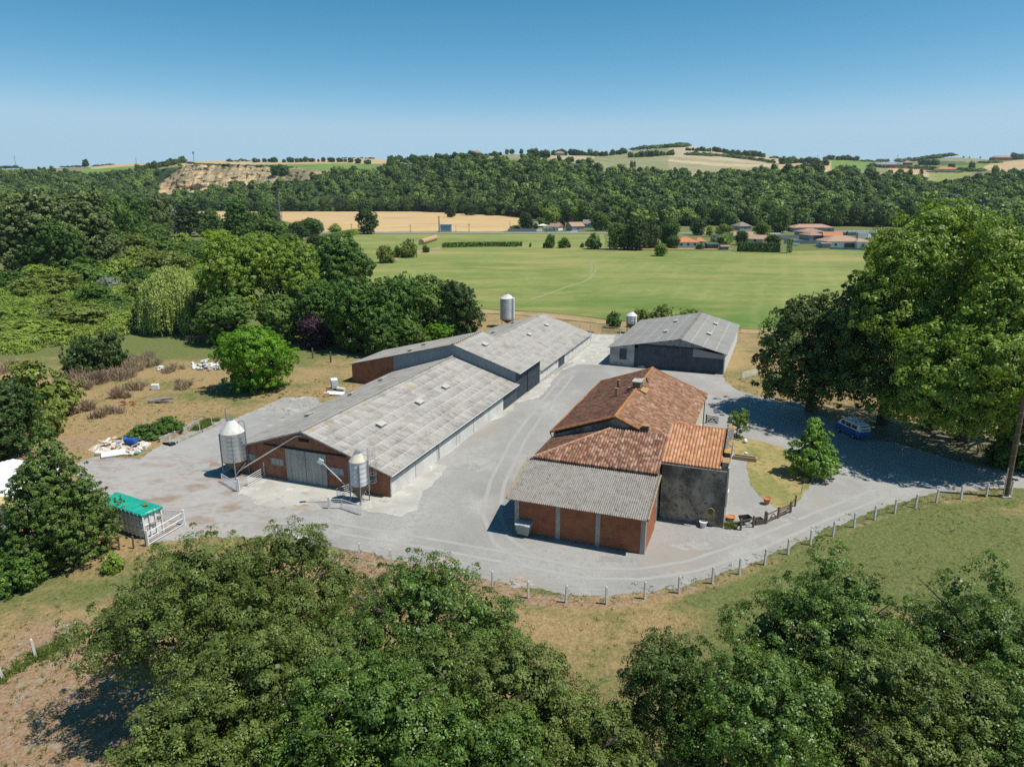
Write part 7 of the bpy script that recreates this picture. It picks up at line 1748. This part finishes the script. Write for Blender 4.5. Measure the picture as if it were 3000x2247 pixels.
def car(name, label, x, y, rz, mat, L_=4.3, hh=1.45, cat="car", base=None):
    t = thing(name, label, cat, g(x, y) if base is None else base, rz); w_ = .88
    MB().ext([(-L_ / 2, -w_, .3), (L_ / 2, -w_, .3), (L_ / 2, -w_, .75), (L_ * .25, -w_, .92), (-L_ * .47, -w_, .95), (-L_ / 2, -w_, .8)], (0, 2 * w_, 0)).build("body", mat, t)
    MB().ext([(-L_ * .45, -w_ * .9, .95), (L_ * .22, -w_ * .9, .93), (L_ * .06, -w_ * .82, hh), (-L_ * .36, -w_ * .82, hh)], (0, 1.72 * w_, 0)).build("cabin_glass", M_glass, t)
    MB().box(-L_ * .34, -w_ * .78, hh, L_ * .05, w_ * .78, hh + .03).build("roof_panel", mat, t)
    for x_ in (-L_ * .3, L_ * .3):
        for s_ in (-1, 1): MB().tube((x_, s_ * (w_ - .2), .32), (x_, s_ * (w_ + .01), .32), .32, n=12).build("wheel", M_black, t)
    return t
M_cw = M("car_white", (.8, .8, .8), rough=.3, spec=.5); M_cd = M("car_dark", (.03, .035, .045), rough=.3, spec=.5); M_cs = M("car_silver", (.45, .47, .5), rough=.35, metal=.4)
car("parked_car", "dark estate car behind the left roadside wall", *z84(262, 320), .1, M_cd, 4.8)
car("parked_car", "white van shaped car before the orange gabled house", *zv(1690, 400), -.3, M_cw, 5.0, 2.1, "van")
car("parked_car", "white car parked along the grey wall right of the truck's front", *zv(2003, 318), .05, M_cw, 4.6)
zq8 = Z(2100, 600, 2.367)
car("parked_car", "white car at the right edge below the pink roofs", *zq8(2120, 338), .2, M_cw, 4.6, 1.6)
car("parked_car", "silver car beside the bright orange house", *zv(60, 470), .1, M_cs, 4.4)
tk = thing("box_truck", "grey box truck parked before the grey wall right of the villa", "truck", g(*zv(2100, 372)), .15)
MB().box(-4.5, -1.2, .9, 2.0, 1.2, 3.9).build("cargo_box", M("truck_grey", (.42, .46, .5)), tk); MB().box(2.1, -1.15, .6, 4.0, 1.15, 2.9).build("cab", M_cw, tk); MB().box(4.0, -1.0, 1.7, 4.03, 1.0, 2.7).build("windscreen", M_glass, tk)
for x_ in (-3.4, -2.2, 3.0):
    for s_ in (-1, 1): MB().tube((x_, s_ * .85, .5), (x_, s_ * 1.2, .5), .5, n=12).build("wheel", M_black, tk)
house("village_house", "brown pink roofed house cut by the right edge", 2985, 712, 90, 12, 3.0, 2.2, .05, M_rb, M_wg, True, wins=2)
house("village_house", "lower pale pink roofed house at the right edge", *zq8(2090, 318), 60, 10, 2.8, 2.0, .05, M_rp, M_ww, True, wins=2)
ts = house("garden_shed", "green roofed garden shelter by the orange roofed house", *zv(475, 475), 30, 5, 2.1, .7, .05, M("green_sheet_roof", (.02, .10, .085)), M_wood, False, cat="shed", wins=0)
house("garden_shed", "low brown shed right of the green roofed shelter", *zv(605, 487), 20, 4, 1.6, .6, .05, M_rb, M_fw, False, cat="shed", wins=0)
tra = thing("trampoline", "blue edged trampoline at the meadow's end", "trampoline", g(*zv(1360, 438)))
MB().lathe([(2.0, .8), (2.4, .85), (2.4, .95), (2.0, .9), (0, .85)], n=24, cap=False).build("mat", M("trampoline_blue", (.06, .35, .5)), tra)
for k in range(6): a = k * math.pi / 3; MB().tube((2.2 * math.cos(a), 2.2 * math.sin(a), 0), (2.2 * math.cos(a), 2.2 * math.sin(a), .85), .06, n=5).build("leg", M_grey_steel, tra)
# straw bale row, roadside sign, poles
b0, b1_ = g(*z90(1345, 312)), g(*z90(1515, 258)); d = b1_ - b0; L_ = np.linalg.norm(d); rB = 1.5
for k in range(10):
    p = b0 + d * k / 10; q = b0 + d * (k + .96) / 10
    o = MB().tube((0, 0, rB), (q - p) + np.array((0, 0, rB)), rB, n=18).build("straw_bale", M("straw_bale", (.50, .33, .20), [(2, (.42, .27, .15), .4, .65)]) if k == 0 else bpy.data.materials["straw_bale"], None, p)
    tag(o, "round straw bale in the long end to end row on the meadow", "straw bale", "row of straw bales on the meadow")
sg = thing("roadside_cabin", "small grey cabin with a blue panel beside the far road", "cabin", g(*z90(1635, 163)))
MB().box(-4, 0, 0, 4, 3, 5.2).build("cabin_wall", M("cabin_grey", (.46, .50, .54)), sg); MB().box(-3.2, -.08, 1.4, 3.2, 0, 4.2).build("blue_panel", M("panel_blue", (.16, .25, .33)), sg); MB().box(-4.3, -.3, 5.2, 4.3, 3.3, 5.5).build("cabin_roof", M_white, sg)
def pole(label, x, y, ytop, r=.16, arms=True, lamp=False):
    b = g(x, y); h = hgt(x, ytop, b[1]); t = thing("electric_pole" if not lamp else "street_lamp", label, "pole", b)
    MB().tube((0, 0, 0), (0, 0, h), r, r * .7, 8).build("pole_shaft", M_wood if not lamp else M_grey_steel, t)
    if arms: MB().box(-1.0, -.08, h - .7, 1.0, .08, h - .5).build("cross_arm", M_wood, t)
    if lamp: MB().box(-.2, -1.3, h - .1, .2, .2, h + .12).build("lamp_head", M_white, t)
pole("thick dark pole at the far road beside the roadside cabin", *z90(1556, 158), 634, .45)
pole("slim pole at the far road right of the roadside cabin", *z90(1907, 170), 656, .22)
pole("slim pole at the far road between single tree and cabin", *z90(1217, 168), 659, .2)
pole("short thin pole near the roadside cabin", *z90(1753, 162), 661, .12, False)
pole("pole at the far road just left of the single dark tree", *z90(525, 150), 656, .2)
pole("pole before the left roadside wall", *z84(540, 362), 653, .22)
pole("lamp post by the small white gabled roadside house", *z84(645, 345), 642, .18, False, True)
pole("lamp post in front of the grey brown roof far left", *zv(788, 270), 650, .2, False, True)
pole("tall lamp post at the long bungalow's left end", *zv(1380, 292), 645, .22, False, True)
pole("thin pole at the right end of the stubble field", *z84(60, 305), 648, .16, False)
# individual trees in the village and along field edges
def px_tree(key, name, label, x, y, hpx, wpx, mat=None, base=None, group=None, cat="tree"):
    b = g(x, y) if base is None else base; s_ = np.linalg.norm(b - C0) / F
    return plant(key, name, label, cat, b, wpx * s_ / 2, hpx * s_, hash_rz(x, y), mat, group)
for (x, y, hp_, wp, key, mat, lab) in (
    (*z84(578, 562), 38, 30, "bush0", L_dense, "upright round bush on the field boundary, left of three"), (*z84(752, 560), 28, 34, "bush1", L_dense, "lower bush on the field boundary, middle of three"), (*z84(1145, 575), 43, 46, "bush2", L_dense, "wide round bush on the field boundary, nearest the wood"),
    (*z84(505, 558), 14, 8, "bush0", L_dark, "tiny dark bush beside the upright round bush"), (*z84(830, 558), 14, 10, "bush2", L_dark, "tiny bush at the right of the middle bush"), (*z84(995, 558), 14, 12, "bush1", L_mid, "small isolated bush between the middle and wide ones"), (*z84(203, 540), 14, 9, "bush1", L_mid, "thin small bush on the field boundary, far left"), (*z84(325, 550), 12, 7, "bush0", L_mid, "second thin small bush on the field boundary"),
    (*z84(2010, 665), 36, 40, "round3", L_scrub, "yellow green small tree alone in the meadow"), (*z90(1190, 460), 50, 52, "bush2", L_scrub2, "large two toned bush at the meadow's left"), (*z90(1055, 462), 32, 22, "bush1", L_dense, "small dark bush beside the two toned bush"), (*z90(930, 525), 48, 52, "bush0", L_scrub2, "half dead brown bush at the meadow's left edge"), (*z90(1402, 402), 20, 22, "bush1", L_dense, "small round bush near the straw bale row"),
    (*z84(1425, 580), 76, 54, "round0", L_mid, "lighter tree at the left end of the village wood"), (*z84(1700, 585), 85, 70, "round1", L_dark, "dark tree in the village wood, second from its left end"), (*z84(1580, 580), 70, 50, "round2", L_mid, "mid green tree in the village wood"), (*z84(1880, 560), 70, 60, "round3", L_dark, "tree above the dark garden hedge"), (*z84(2120, 540), 78, 66, "round0", L_dense, "broad tree at the village wood's right"),
    (*z84(590, 255), 50, 58, "round1", L_scrub, "bright rounded lime tree behind the roadside houses"), (*z84(270, 315), 46, 42, "round2", L_dark, "dark tree beside the stubble field's right end"), (*z84(440, 290), 26, 36, "bush0", L_mid, "broad low bush behind the white parasol"), (*z84(740, 328), 34, 16, "round3", L_purple, "dark purple tree beside the white gable"), (*z84(840, 300), 28, 18, "round3", L_purple, "second dark purple tree right of the drive"), (*z84(930, 240), 44, 40, "round0", L_lime, "yellow green tree behind the grey gabled house"), (*z84(1230, 335), 52, 58, "round2", L_mid, "spreading tree right of the grey gabled house"), (*z84(130, 312), 9, 32, "bush1", L_mid, "low hedge like bush over the left roadside wall"), (*z84(395, 318), 18, 14, "bush2", L_dark, "dark bush before the small cream house"),
    (*zv(435, 345), 30, 20, "cyp", L_lime, "golden conical tree beside the orange roofed house"), (*zv(1060, 335), 17, 12, "cyp", L_lime, "small golden cone behind the clipped hedge"), (*zv(600, 355), 36, 52, "round1", L_scrub2, "olive tree behind the bright hedge"), (*zv(508, 400), 20, 32, "bush0", L_grey, "silvery bush behind the green roofed shelter"), (*zv(780, 435), 38, 36, "round2", L_dark, "dark round tree at the hedge's left end"), (*zv(1120, 435), 28, 46, "round3", L_dark, "dark spreading tree behind the hedge's right half"), (*zv(310, 330), 44, 44, "round0", L_dark, "dark tree behind the bright orange house"), (*zv(330, 480), 16, 24, "bush1", L_mid, "small bush before the orange roofed extension"), (*zv(1000, 330), 36, 44, "round1", L_mid, "green tree between the pink roofs"), (*zv(1190, 300), 66, 60, "round2", L_mid, "high rounded tree in the centre of the village"), (*zv(40, 470), 36, 40, "round3", L_dense, "tree at the left of the bright orange house"), (*zv(1055, 375), 18, 22, "bush2", L_lime, "lime bush below the small golden cone"), (*zv(1920, 345), 14, 6, "cyp", L_dark, "tiny cypress behind the white villa's ridge"), (*zv(1630, 262), 8, 16, "bush0", L_mid, "bush above the brown pink roof"), (*zv(660, 240), 40, 44, "round0", L_mid, "tree left of the grey brown far roof"),
    (*z90(60, 150), 36, 50, "round0", L_dark, "dark tree left of the far hedge"), (*z90(330, 160), 22, 36, "bush2", L_scrub, "bright bush above the far clipped hedge"), (*z90(165, 150), 24, 18, "bush0", L_grey, "silver bush beyond the far clipped hedge"), (*z90(100, 335), 34, 50, "round3", L_dark, "dark low tree at the far hedge's left foot"),
    (1322, 637, 33, 34, "round2", L_dark, "lone spreading tree in the stubble field"), (1378, 631, 34, 46, "round3", L_dark, "dense tree at the stubble field's back edge"), (1440, 632, 24, 30, "round0", L_mid, "tree at the right back corner of the stubble field")):
    px_tree(key, "tree" if key[0] in "rt" else ("conifer" if key == "cyp" else "shrub"), lab, x, y, hp_, wp, mat, cat="tree" if key[0] in "rtc" else "shrub")

# ---- wood on the slope (one mass) with its nearest trees left individual
rgw = np.random.default_rng(5)
def proto(n, r, h, seed, leaf):
    V, rnd = crown_arrays(auto_lobes(r, .5, h, seed, 4 + n % 5, .6 + .05 * (n % 4)), leaf, 7, 1.15, .42, seed + 1, spike=.05, inner=.05, under=.15, nr=.22, fill=.2)
    return V, rnd
PROTOS = [proto(k, (5, 6.4, 5.0, 5.6, 4.0, 7.0, 5.2, 4.6)[k], (10.5, 9.5, 11, 10.5, 10.5, 9.5, 8, 11.5)[k], 300 + k * 7, 1.25) for k in range(8)]
NOWOOD = [P for P, c_ in HFIELDS]
def wood_points(n, xr, kr, minsep=0):
    out = []
    while len(out) < n:
        x = rgw.uniform(*xr, 4000); k = rgw.uniform(*kr, 4000); y, D = rowpt(x, k)
        tx, bx, okc = cliff_range(x); bad = okc & (y < bx + np.interp(x, (456, 640, 1000), (26, 22, 4))) & (y > tx)
        bad &= rgw.random(4000) < np.where(y > bx, 1.0, np.clip(1.02 - (x - 640) / 700, .80, 1.0))
        for P in NOWOOD: bad |= inpoly(x, y, P)
        u = (x - CX) / F; v = (y - CY) / F; T_ = D / (cp - v * sp)
        Pt = np.stack([u * T_, D, H + (-sp - v * cp) * T_], 1)[~bad]; xs = x[~bad]; ks = k[~bad]; cliffy = (okc & (y < bx - 2) & (y > tx))[~bad]
        out += list(zip(Pt, xs, ks, cliffy))
    return out[:n]
wp_ = wood_points(6200, (-350, 3350), (.0, 1.0))
VA, RA = [], []
for P, x, k, cl in wp_:
    v, r = PROTOS[rgw.integers(8)]; a = rgw.uniform(0, 6.28); s_ = (.6 + .9 * rgw.random() ** 1.6) * (1 - .35 * max(0, k - .75) / .25) * (.32 if cl else 1); c_, q_ = math.cos(a), math.sin(a)
    M3 = np.array([[c_, -q_, 0], [q_, c_, 0], [0, 0, rgw.uniform(.8, 1.3)]]) * s_
    VA.append((v @ M3.T + P).astype(np.float32)); RA.append(np.clip(r * .4 + rgw.random() ** 1.2 * .7, 0, 1))
VA = np.concatenate(VA); RA = np.concatenate(RA)
tag(link_mesh("woodland", leaves_to_mesh("woodland", VA, RA, L_wood)), "continuous deciduous wood covering the slope beyond the village", "woodland", kind='stuff')
del VA, RA
# skyline and hedgerow trees on the hills
def hill_row(pts, n, hp_, label, group, mats=(None,), keys=("far0", "far1"), jit=1.5, wr=(.8, 1.3), name="tree"):
    small = n >= 4 and hp_[1] <= 12.5 and keys[0] == 'far0'
    P = np.array(pts, float); s_ = np.concatenate([[0], np.cumsum(np.hypot(*np.diff(P, axis=0).T))])
    if small: n = int(n * 2.2)
    for i in range(n):
        t_ = s_[-1] * (i + rgw.uniform(.1, .9)) / n; x = np.interp(t_, s_, P[:, 0]); y = np.interp(t_, s_, P[:, 1]) + rgw.uniform(-jit, jit) * .5
        b = hill_at(x, y); d = np.linalg.norm(b - C0) / F; h_ = rgw.uniform(*hp_)
        if small:
            v, r = PROTOS[rgw.integers(5)]; HVA.append((v * np.array([h_ * rgw.uniform(1.3, 3.2) * d / 10, h_ * 1.3 * d / 10, h_ * rgw.uniform(.7, 1.1) * d / 11]) + b - np.array([0, 0, .5])).astype(np.float32)); HRA.append(np.clip(r * .45 + rgw.random() * .5, 0, 1)); continue
        plant(keys[rgw.integers(len(keys))], name, label, "tree", b - np.array([0, 0, .5]), h_ * rgw.uniform(*wr) * d / 2, h_ * d, rgw.uniform(0, 6), mats[rgw.integers(len(mats))], group, trunk=False)
HVA, HRA = [], []
HR = [([(0, 496), (60, 494)], 4, (4, 8), "small tree on the skyline at the far left", "far left skyline trees"), ([(180, 492), (245, 491)], 5, (4, 7), "low tree on the left skyline ridge", "left ridge trees"), ([(250, 489), (253, 489)], 1, (16, 18), "single round tree on the left skyline", None),
      ([(270, 489), (330, 483)], 6, (3, 5), "low skyline hedge bush left of the stubble hill", "left skyline hedge bushes"), ([(400, 505), (540, 478)], 16, (12, 20), "tree on the wooded spur left of the sand cliff", "wooded spur trees"), ([(550, 482), (640, 486), (760, 489), (870, 494)], 16, (4, 9), "bush on the brink of the sand cliff", "cliff brink bushes"),
      ([(660, 475), (730, 474)], 4, (4, 9), "small tree on the skyline above the sand cliff", "trees above the cliff"), ([(740, 477), (830, 476), (1000, 475), (1090, 482)], 26, (8, 15), "tree in the hedgerow between pale field and green field above the cliff", "hedgerow above the cliff"), ([(795, 512), (840, 513)], 4, (18, 28), "dark tree growing on the face of the sand cliff", "trees on the cliff face"),
      ([(1000, 465), (1090, 466)], 4, (3, 6), "small tree on the stubble crest left of centre", "stubble crest trees"), ([(1140, 478), (1240, 476), (1330, 470), (1400, 466)], 20, (14, 24), "tree at the top of the wood against the sky", "wood top trees against the sky"), ([(1400, 460), (1470, 456)], 9, (8, 14), "tree around the clifftop farmhouse", "clifftop farmhouse trees"), ([(1470, 452), (1540, 451)], 3, (12, 15), "rounded tree standing alone on the centre skyline", "centre skyline trees"),
      ([(1555, 460), (1610, 464)], 6, (16, 26), "dark tree in the clump right of the skyline field", "dark centre clump"), ([(1620, 455), (1780, 458), (1835, 450)], 24, (9, 18), "tree in the belt along the hilltop lane", "hilltop lane belt"), ([(1690, 480), (1740, 478)], 5, (8, 16), "tree in the pale field corner", "pale field trees"), ([(1840, 462), (1900, 460), (1970, 455)], 14, (10, 18), "tree in the copse below the hilltop", "copse below the hilltop"), ([(1850, 442), (1930, 435), (2010, 430)], 20, (8, 12), "tree on the highest hilltop", "highest hilltop trees"),
      ([(2005, 441), (2100, 446), (2150, 452)], 16, (7, 14), "bush on the slope right of the hilltop", "slope bushes right of the hilltop"), ([(2010, 455), (2110, 459), (2190, 468), (2270, 480)], 24, (6, 11), "hedge bush along the top of the bare field", "hedge above the bare field"), ([(2130, 452), (2240, 462)], 16, (10, 17), "tree in the wood right of the highest hilltop", "hilltop wood trees"), ([(2255, 465), (2300, 465)], 4, (4, 8), "small skyline tree right of the hilltop", "small skyline trees right"),
      ([(2290, 482), (2360, 478), (2420, 486)], 18, (10, 20), "tree in the hedge beside the tan field", "hedge beside the tan field"), ([(2410, 468), (2510, 472)], 14, (8, 14), "tree on the skyline above the green field", "trees above the green field"), ([(2520, 474), (2600, 476)], 6, (4, 9), "small tree on the right skyline", "right skyline trees"), ([(2540, 490), (2640, 494), (2720, 498), (2740, 500)], 18, (7, 12), "hedge tree around the hilltop farm", "hedge around the hilltop farm"), ([(2630, 478), (2700, 470), (2790, 458)], 24, (6, 11), "tree in the dark belt on the far right ridge", "far right ridge belt"), ([(2690, 484), (2745, 484)], 8, (9, 16), "tree in the dip of the far right ridge", "trees in the dip"),
      ([(2800, 462), (2880, 464)], 3, (3, 5), "tiny tree on the bare right ridge", "tiny right ridge trees"), ([(2960, 470), (3000, 468)], 3, (12, 18), "large tree beside the brick farm on the right skyline", "trees by the brick farm"), ([(2870, 480), (2930, 478)], 6, (5, 9), "bush on the slope of the right field", "right field bushes"), ([(2780, 492), (2800, 491)], 2, (10, 12), "dark umbrella shaped tree behind the terracotta bungalow", "umbrella trees"), ([(2715, 505), (2820, 507)], 14, (3, 5), "low hedge bush before the terracotta bungalow", "bungalow hedge"), ([(2810, 502), (2880, 504)], 7, (8, 11), "tree right of the terracotta bungalow", "trees right of the bungalow"),
      ([(2640, 526), (2720, 522)], 0, (5, 6), "", None)]
for h_ in HR:
    if h_[1]: hill_row(*h_, mats=(L_wood, L_dark, L_dense))
tag(link_mesh("hill_hedgerows", leaves_to_mesh("hill_hedgerows", np.concatenate(HVA), np.concatenate(HRA), L_wood)), "small far trees and hedge bushes along the hill fields and skyline", "hedgerows", kind='stuff')
hill_row([(1720, 452), (1735, 452)], 4, (12, 16), "slim dark cypress on the hilltop lane", "cypresses on the hilltop lane", keys=("cyp",), wr=(.28, .35), name="conifer")
hill_row([(1846, 492), (1862, 492)], 3, (18, 22), "slim cypress at the wood's upper edge", "cypresses at the wood edge", keys=("cyp",), wr=(.3, .36), name="conifer")
hill_row([(2836, 502), (2856, 502)], 2, (22, 24), "tall conifer beside the terracotta bungalow", "conifers by the bungalow", keys=("cyp",), wr=(.4, .5), name="conifer")
hill_row([(2697, 516), (2698, 516)], 1, (18, 19), "single poplar at the tan field corner below the farm", None, keys=("cyp",), wr=(.5, .55), name="conifer")
# front edge of the wood: individual trees that read one by one
for i, x in enumerate(np.linspace(1560, 3000, 30)):
    xx = x + rgw.uniform(-18, 18); y, D = rowpt(np.array([xx]), np.array([.02 + .03 * rgw.random()])); b = atY(xx, y[0], D[0]); b[2] = max(b[2] - 1, -.5)
    plant("round%d" % (i % 4), "tree", "broad tree along the front edge of the wood behind the village", "tree", b, rgw.uniform(5, 8), rgw.uniform(13, 20), rgw.uniform(0, 6), (L_dark, L_mid, L_dense, L_wood)[i % 4], "front trees of the village wood", trunk=False)
for i, x in enumerate(np.linspace(600, 1500, 22)):
    xx = x + rgw.uniform(-15, 15); y, D = rowpt(np.array([xx]), np.array([.005])); b = atY(xx, y[0], D[0]); b[2] = -.5
    plant("round%d" % (i % 4), "tree", "tree along the foot of the wood behind the stubble field", "tree", b, rgw.uniform(7, 11), rgw.uniform(12, 19), rgw.uniform(0, 6), (L_dark, L_dense, L_wood)[i % 3], "trees at the foot of the wood", trunk=False)
# hill houses
def hhouse(name, label, x, y, wpx, depth, eh, rh, roof, wl, hip=True, rz=0.0, wins=2): return house(name, label, x, y, wpx, depth, eh, rh, rz, roof, wl, hip, base=hill_at(x, y), wins=wins, over=.9)
hhouse("hill_house", "terracotta roofed bungalow on the right hill", 2778, 504, 48, 16, 5, 4, M_rt, M_wc, True, .05, 3)
hhouse("farm_building", "long dark farm building with grey roof on the right hill", 2597, 493, 50, 20, 7, 5, M("slate_grey_roof", (.22, .24, .27)), M_brick, False, .05, 0)
hhouse("farm_building", "white gabled end barn beside the long dark farm building", 2628, 491, 20, 20, 5, 6, M("slate_grey_roof", (.24, .26, .29)), M_ww, False, -.5, 0)
hhouse("hill_house", "brown roofed house behind the long dark farm building", 2662, 485, 20, 14, 6, 5, M_rb, M_brick, True, .1, 1)
hhouse("farm_building", "brick farm on the right skyline", 2938, 472, 44, 18, 8, 5, M_rb, M_brick, True, .1, 2)
hhouse("hill_house", "farmhouse on the clifftop at the centre skyline", 1398, 459, 24, 14, 7, 5, M_rb, M_wc, True, .2, 2)
hhouse("hill_house", "low house on the hilltop lane", 1640, 457, 26, 12, 5, 4, M_rb, M_wg, True, .0, 2)
hhouse("hill_house", "pink roofed house in the copse below the hilltop", 1893, 455, 20, 12, 5, 5, M_rt, M_wc, True, .2, 1)
hhouse("hill_house", "small pink roofed house right of the highest hilltop", 2196, 457, 20, 12, 4, 4, M_rp, M_wc, True, -.3, 1)
for lab, x, y, top in (("thin lattice mast on the far left skyline", 48, 494, 466), ("lattice mast on the skyline above the sand cliff", 569, 474, 449), ("thin mast on the right skyline by the hilltop farm", 2626, 486, 459), ("tiny mast on the left crest of the stubble hill", 1137, 470, 455), ("tiny mast on the left skyline ridge", 400, 480, 466), ("tiny mast on the skyline between the two right hills", 2394, 470, 457)):
    b = hill_at(x, y); d_ = np.linalg.norm(b - C0) / F; h_ = (y - top) * d_; t = thing("lattice_mast", lab, "mast", b)
    mb = MB(); w_ = .9
    for (sx, sy) in ((-1, -1), (1, -1), (0, 1)): mb.tube((sx * w_, sy * w_, -1), (sx * w_ * .5, sy * w_ * .5, h_), .22, .16, 5)
    n = 9
    for k in range(n):
        f0 = w_ * (1 - .5 * k / n); f1 = w_ * (1 - .5 * (k + 1) / n); z0, z1 = h_ * k / n, h_ * (k + 1) / n
        mb.tube((-f0, -f0, z0), (f1, -f1, z1), .1, n=4); mb.tube((f0, -f0, z0), (0, f1, z1), .1, n=4); mb.tube((0, f0, z0), (-f1, -f1, z1), .1, n=4)
    mb.build("mast_frame", M_grey_steel, t)
    if x in (569,): MB().box(-1.6, -1.6, h_ - 6, 1.6, 1.6, h_ - 1).build("antenna_panels", M_grey_steel, t)
    if x == 2626: MB().box(-9, -.2, h_ * .62, 9, .2, h_ * .62 + .6).build("cross_arm", M_grey_steel, t)

# ================================================================== HAZE
hz = MB().box(-4200, -70, -4, 4200, 3600, 215).build("haze", bpy.data.materials.new("haze_air"))
tag(hz, kind='stuff')
hmt = bpy.data.materials["haze_air"]; hmt.use_nodes = True
hmt.node_tree.nodes.remove(hmt.node_tree.nodes['Principled BSDF'])
pv = hmt.node_tree.nodes.new('ShaderNodeVolumePrincipled')
pv.inputs['Color'].default_value = (.78, .88, 1.0, 1)
pv.inputs['Density'].default_value = 0.00005
pv.inputs['Anisotropy'].default_value = 0.2
hmt.node_tree.links.new(pv.outputs[0], hmt.node_tree.nodes['Material Output'].inputs['Volume'])
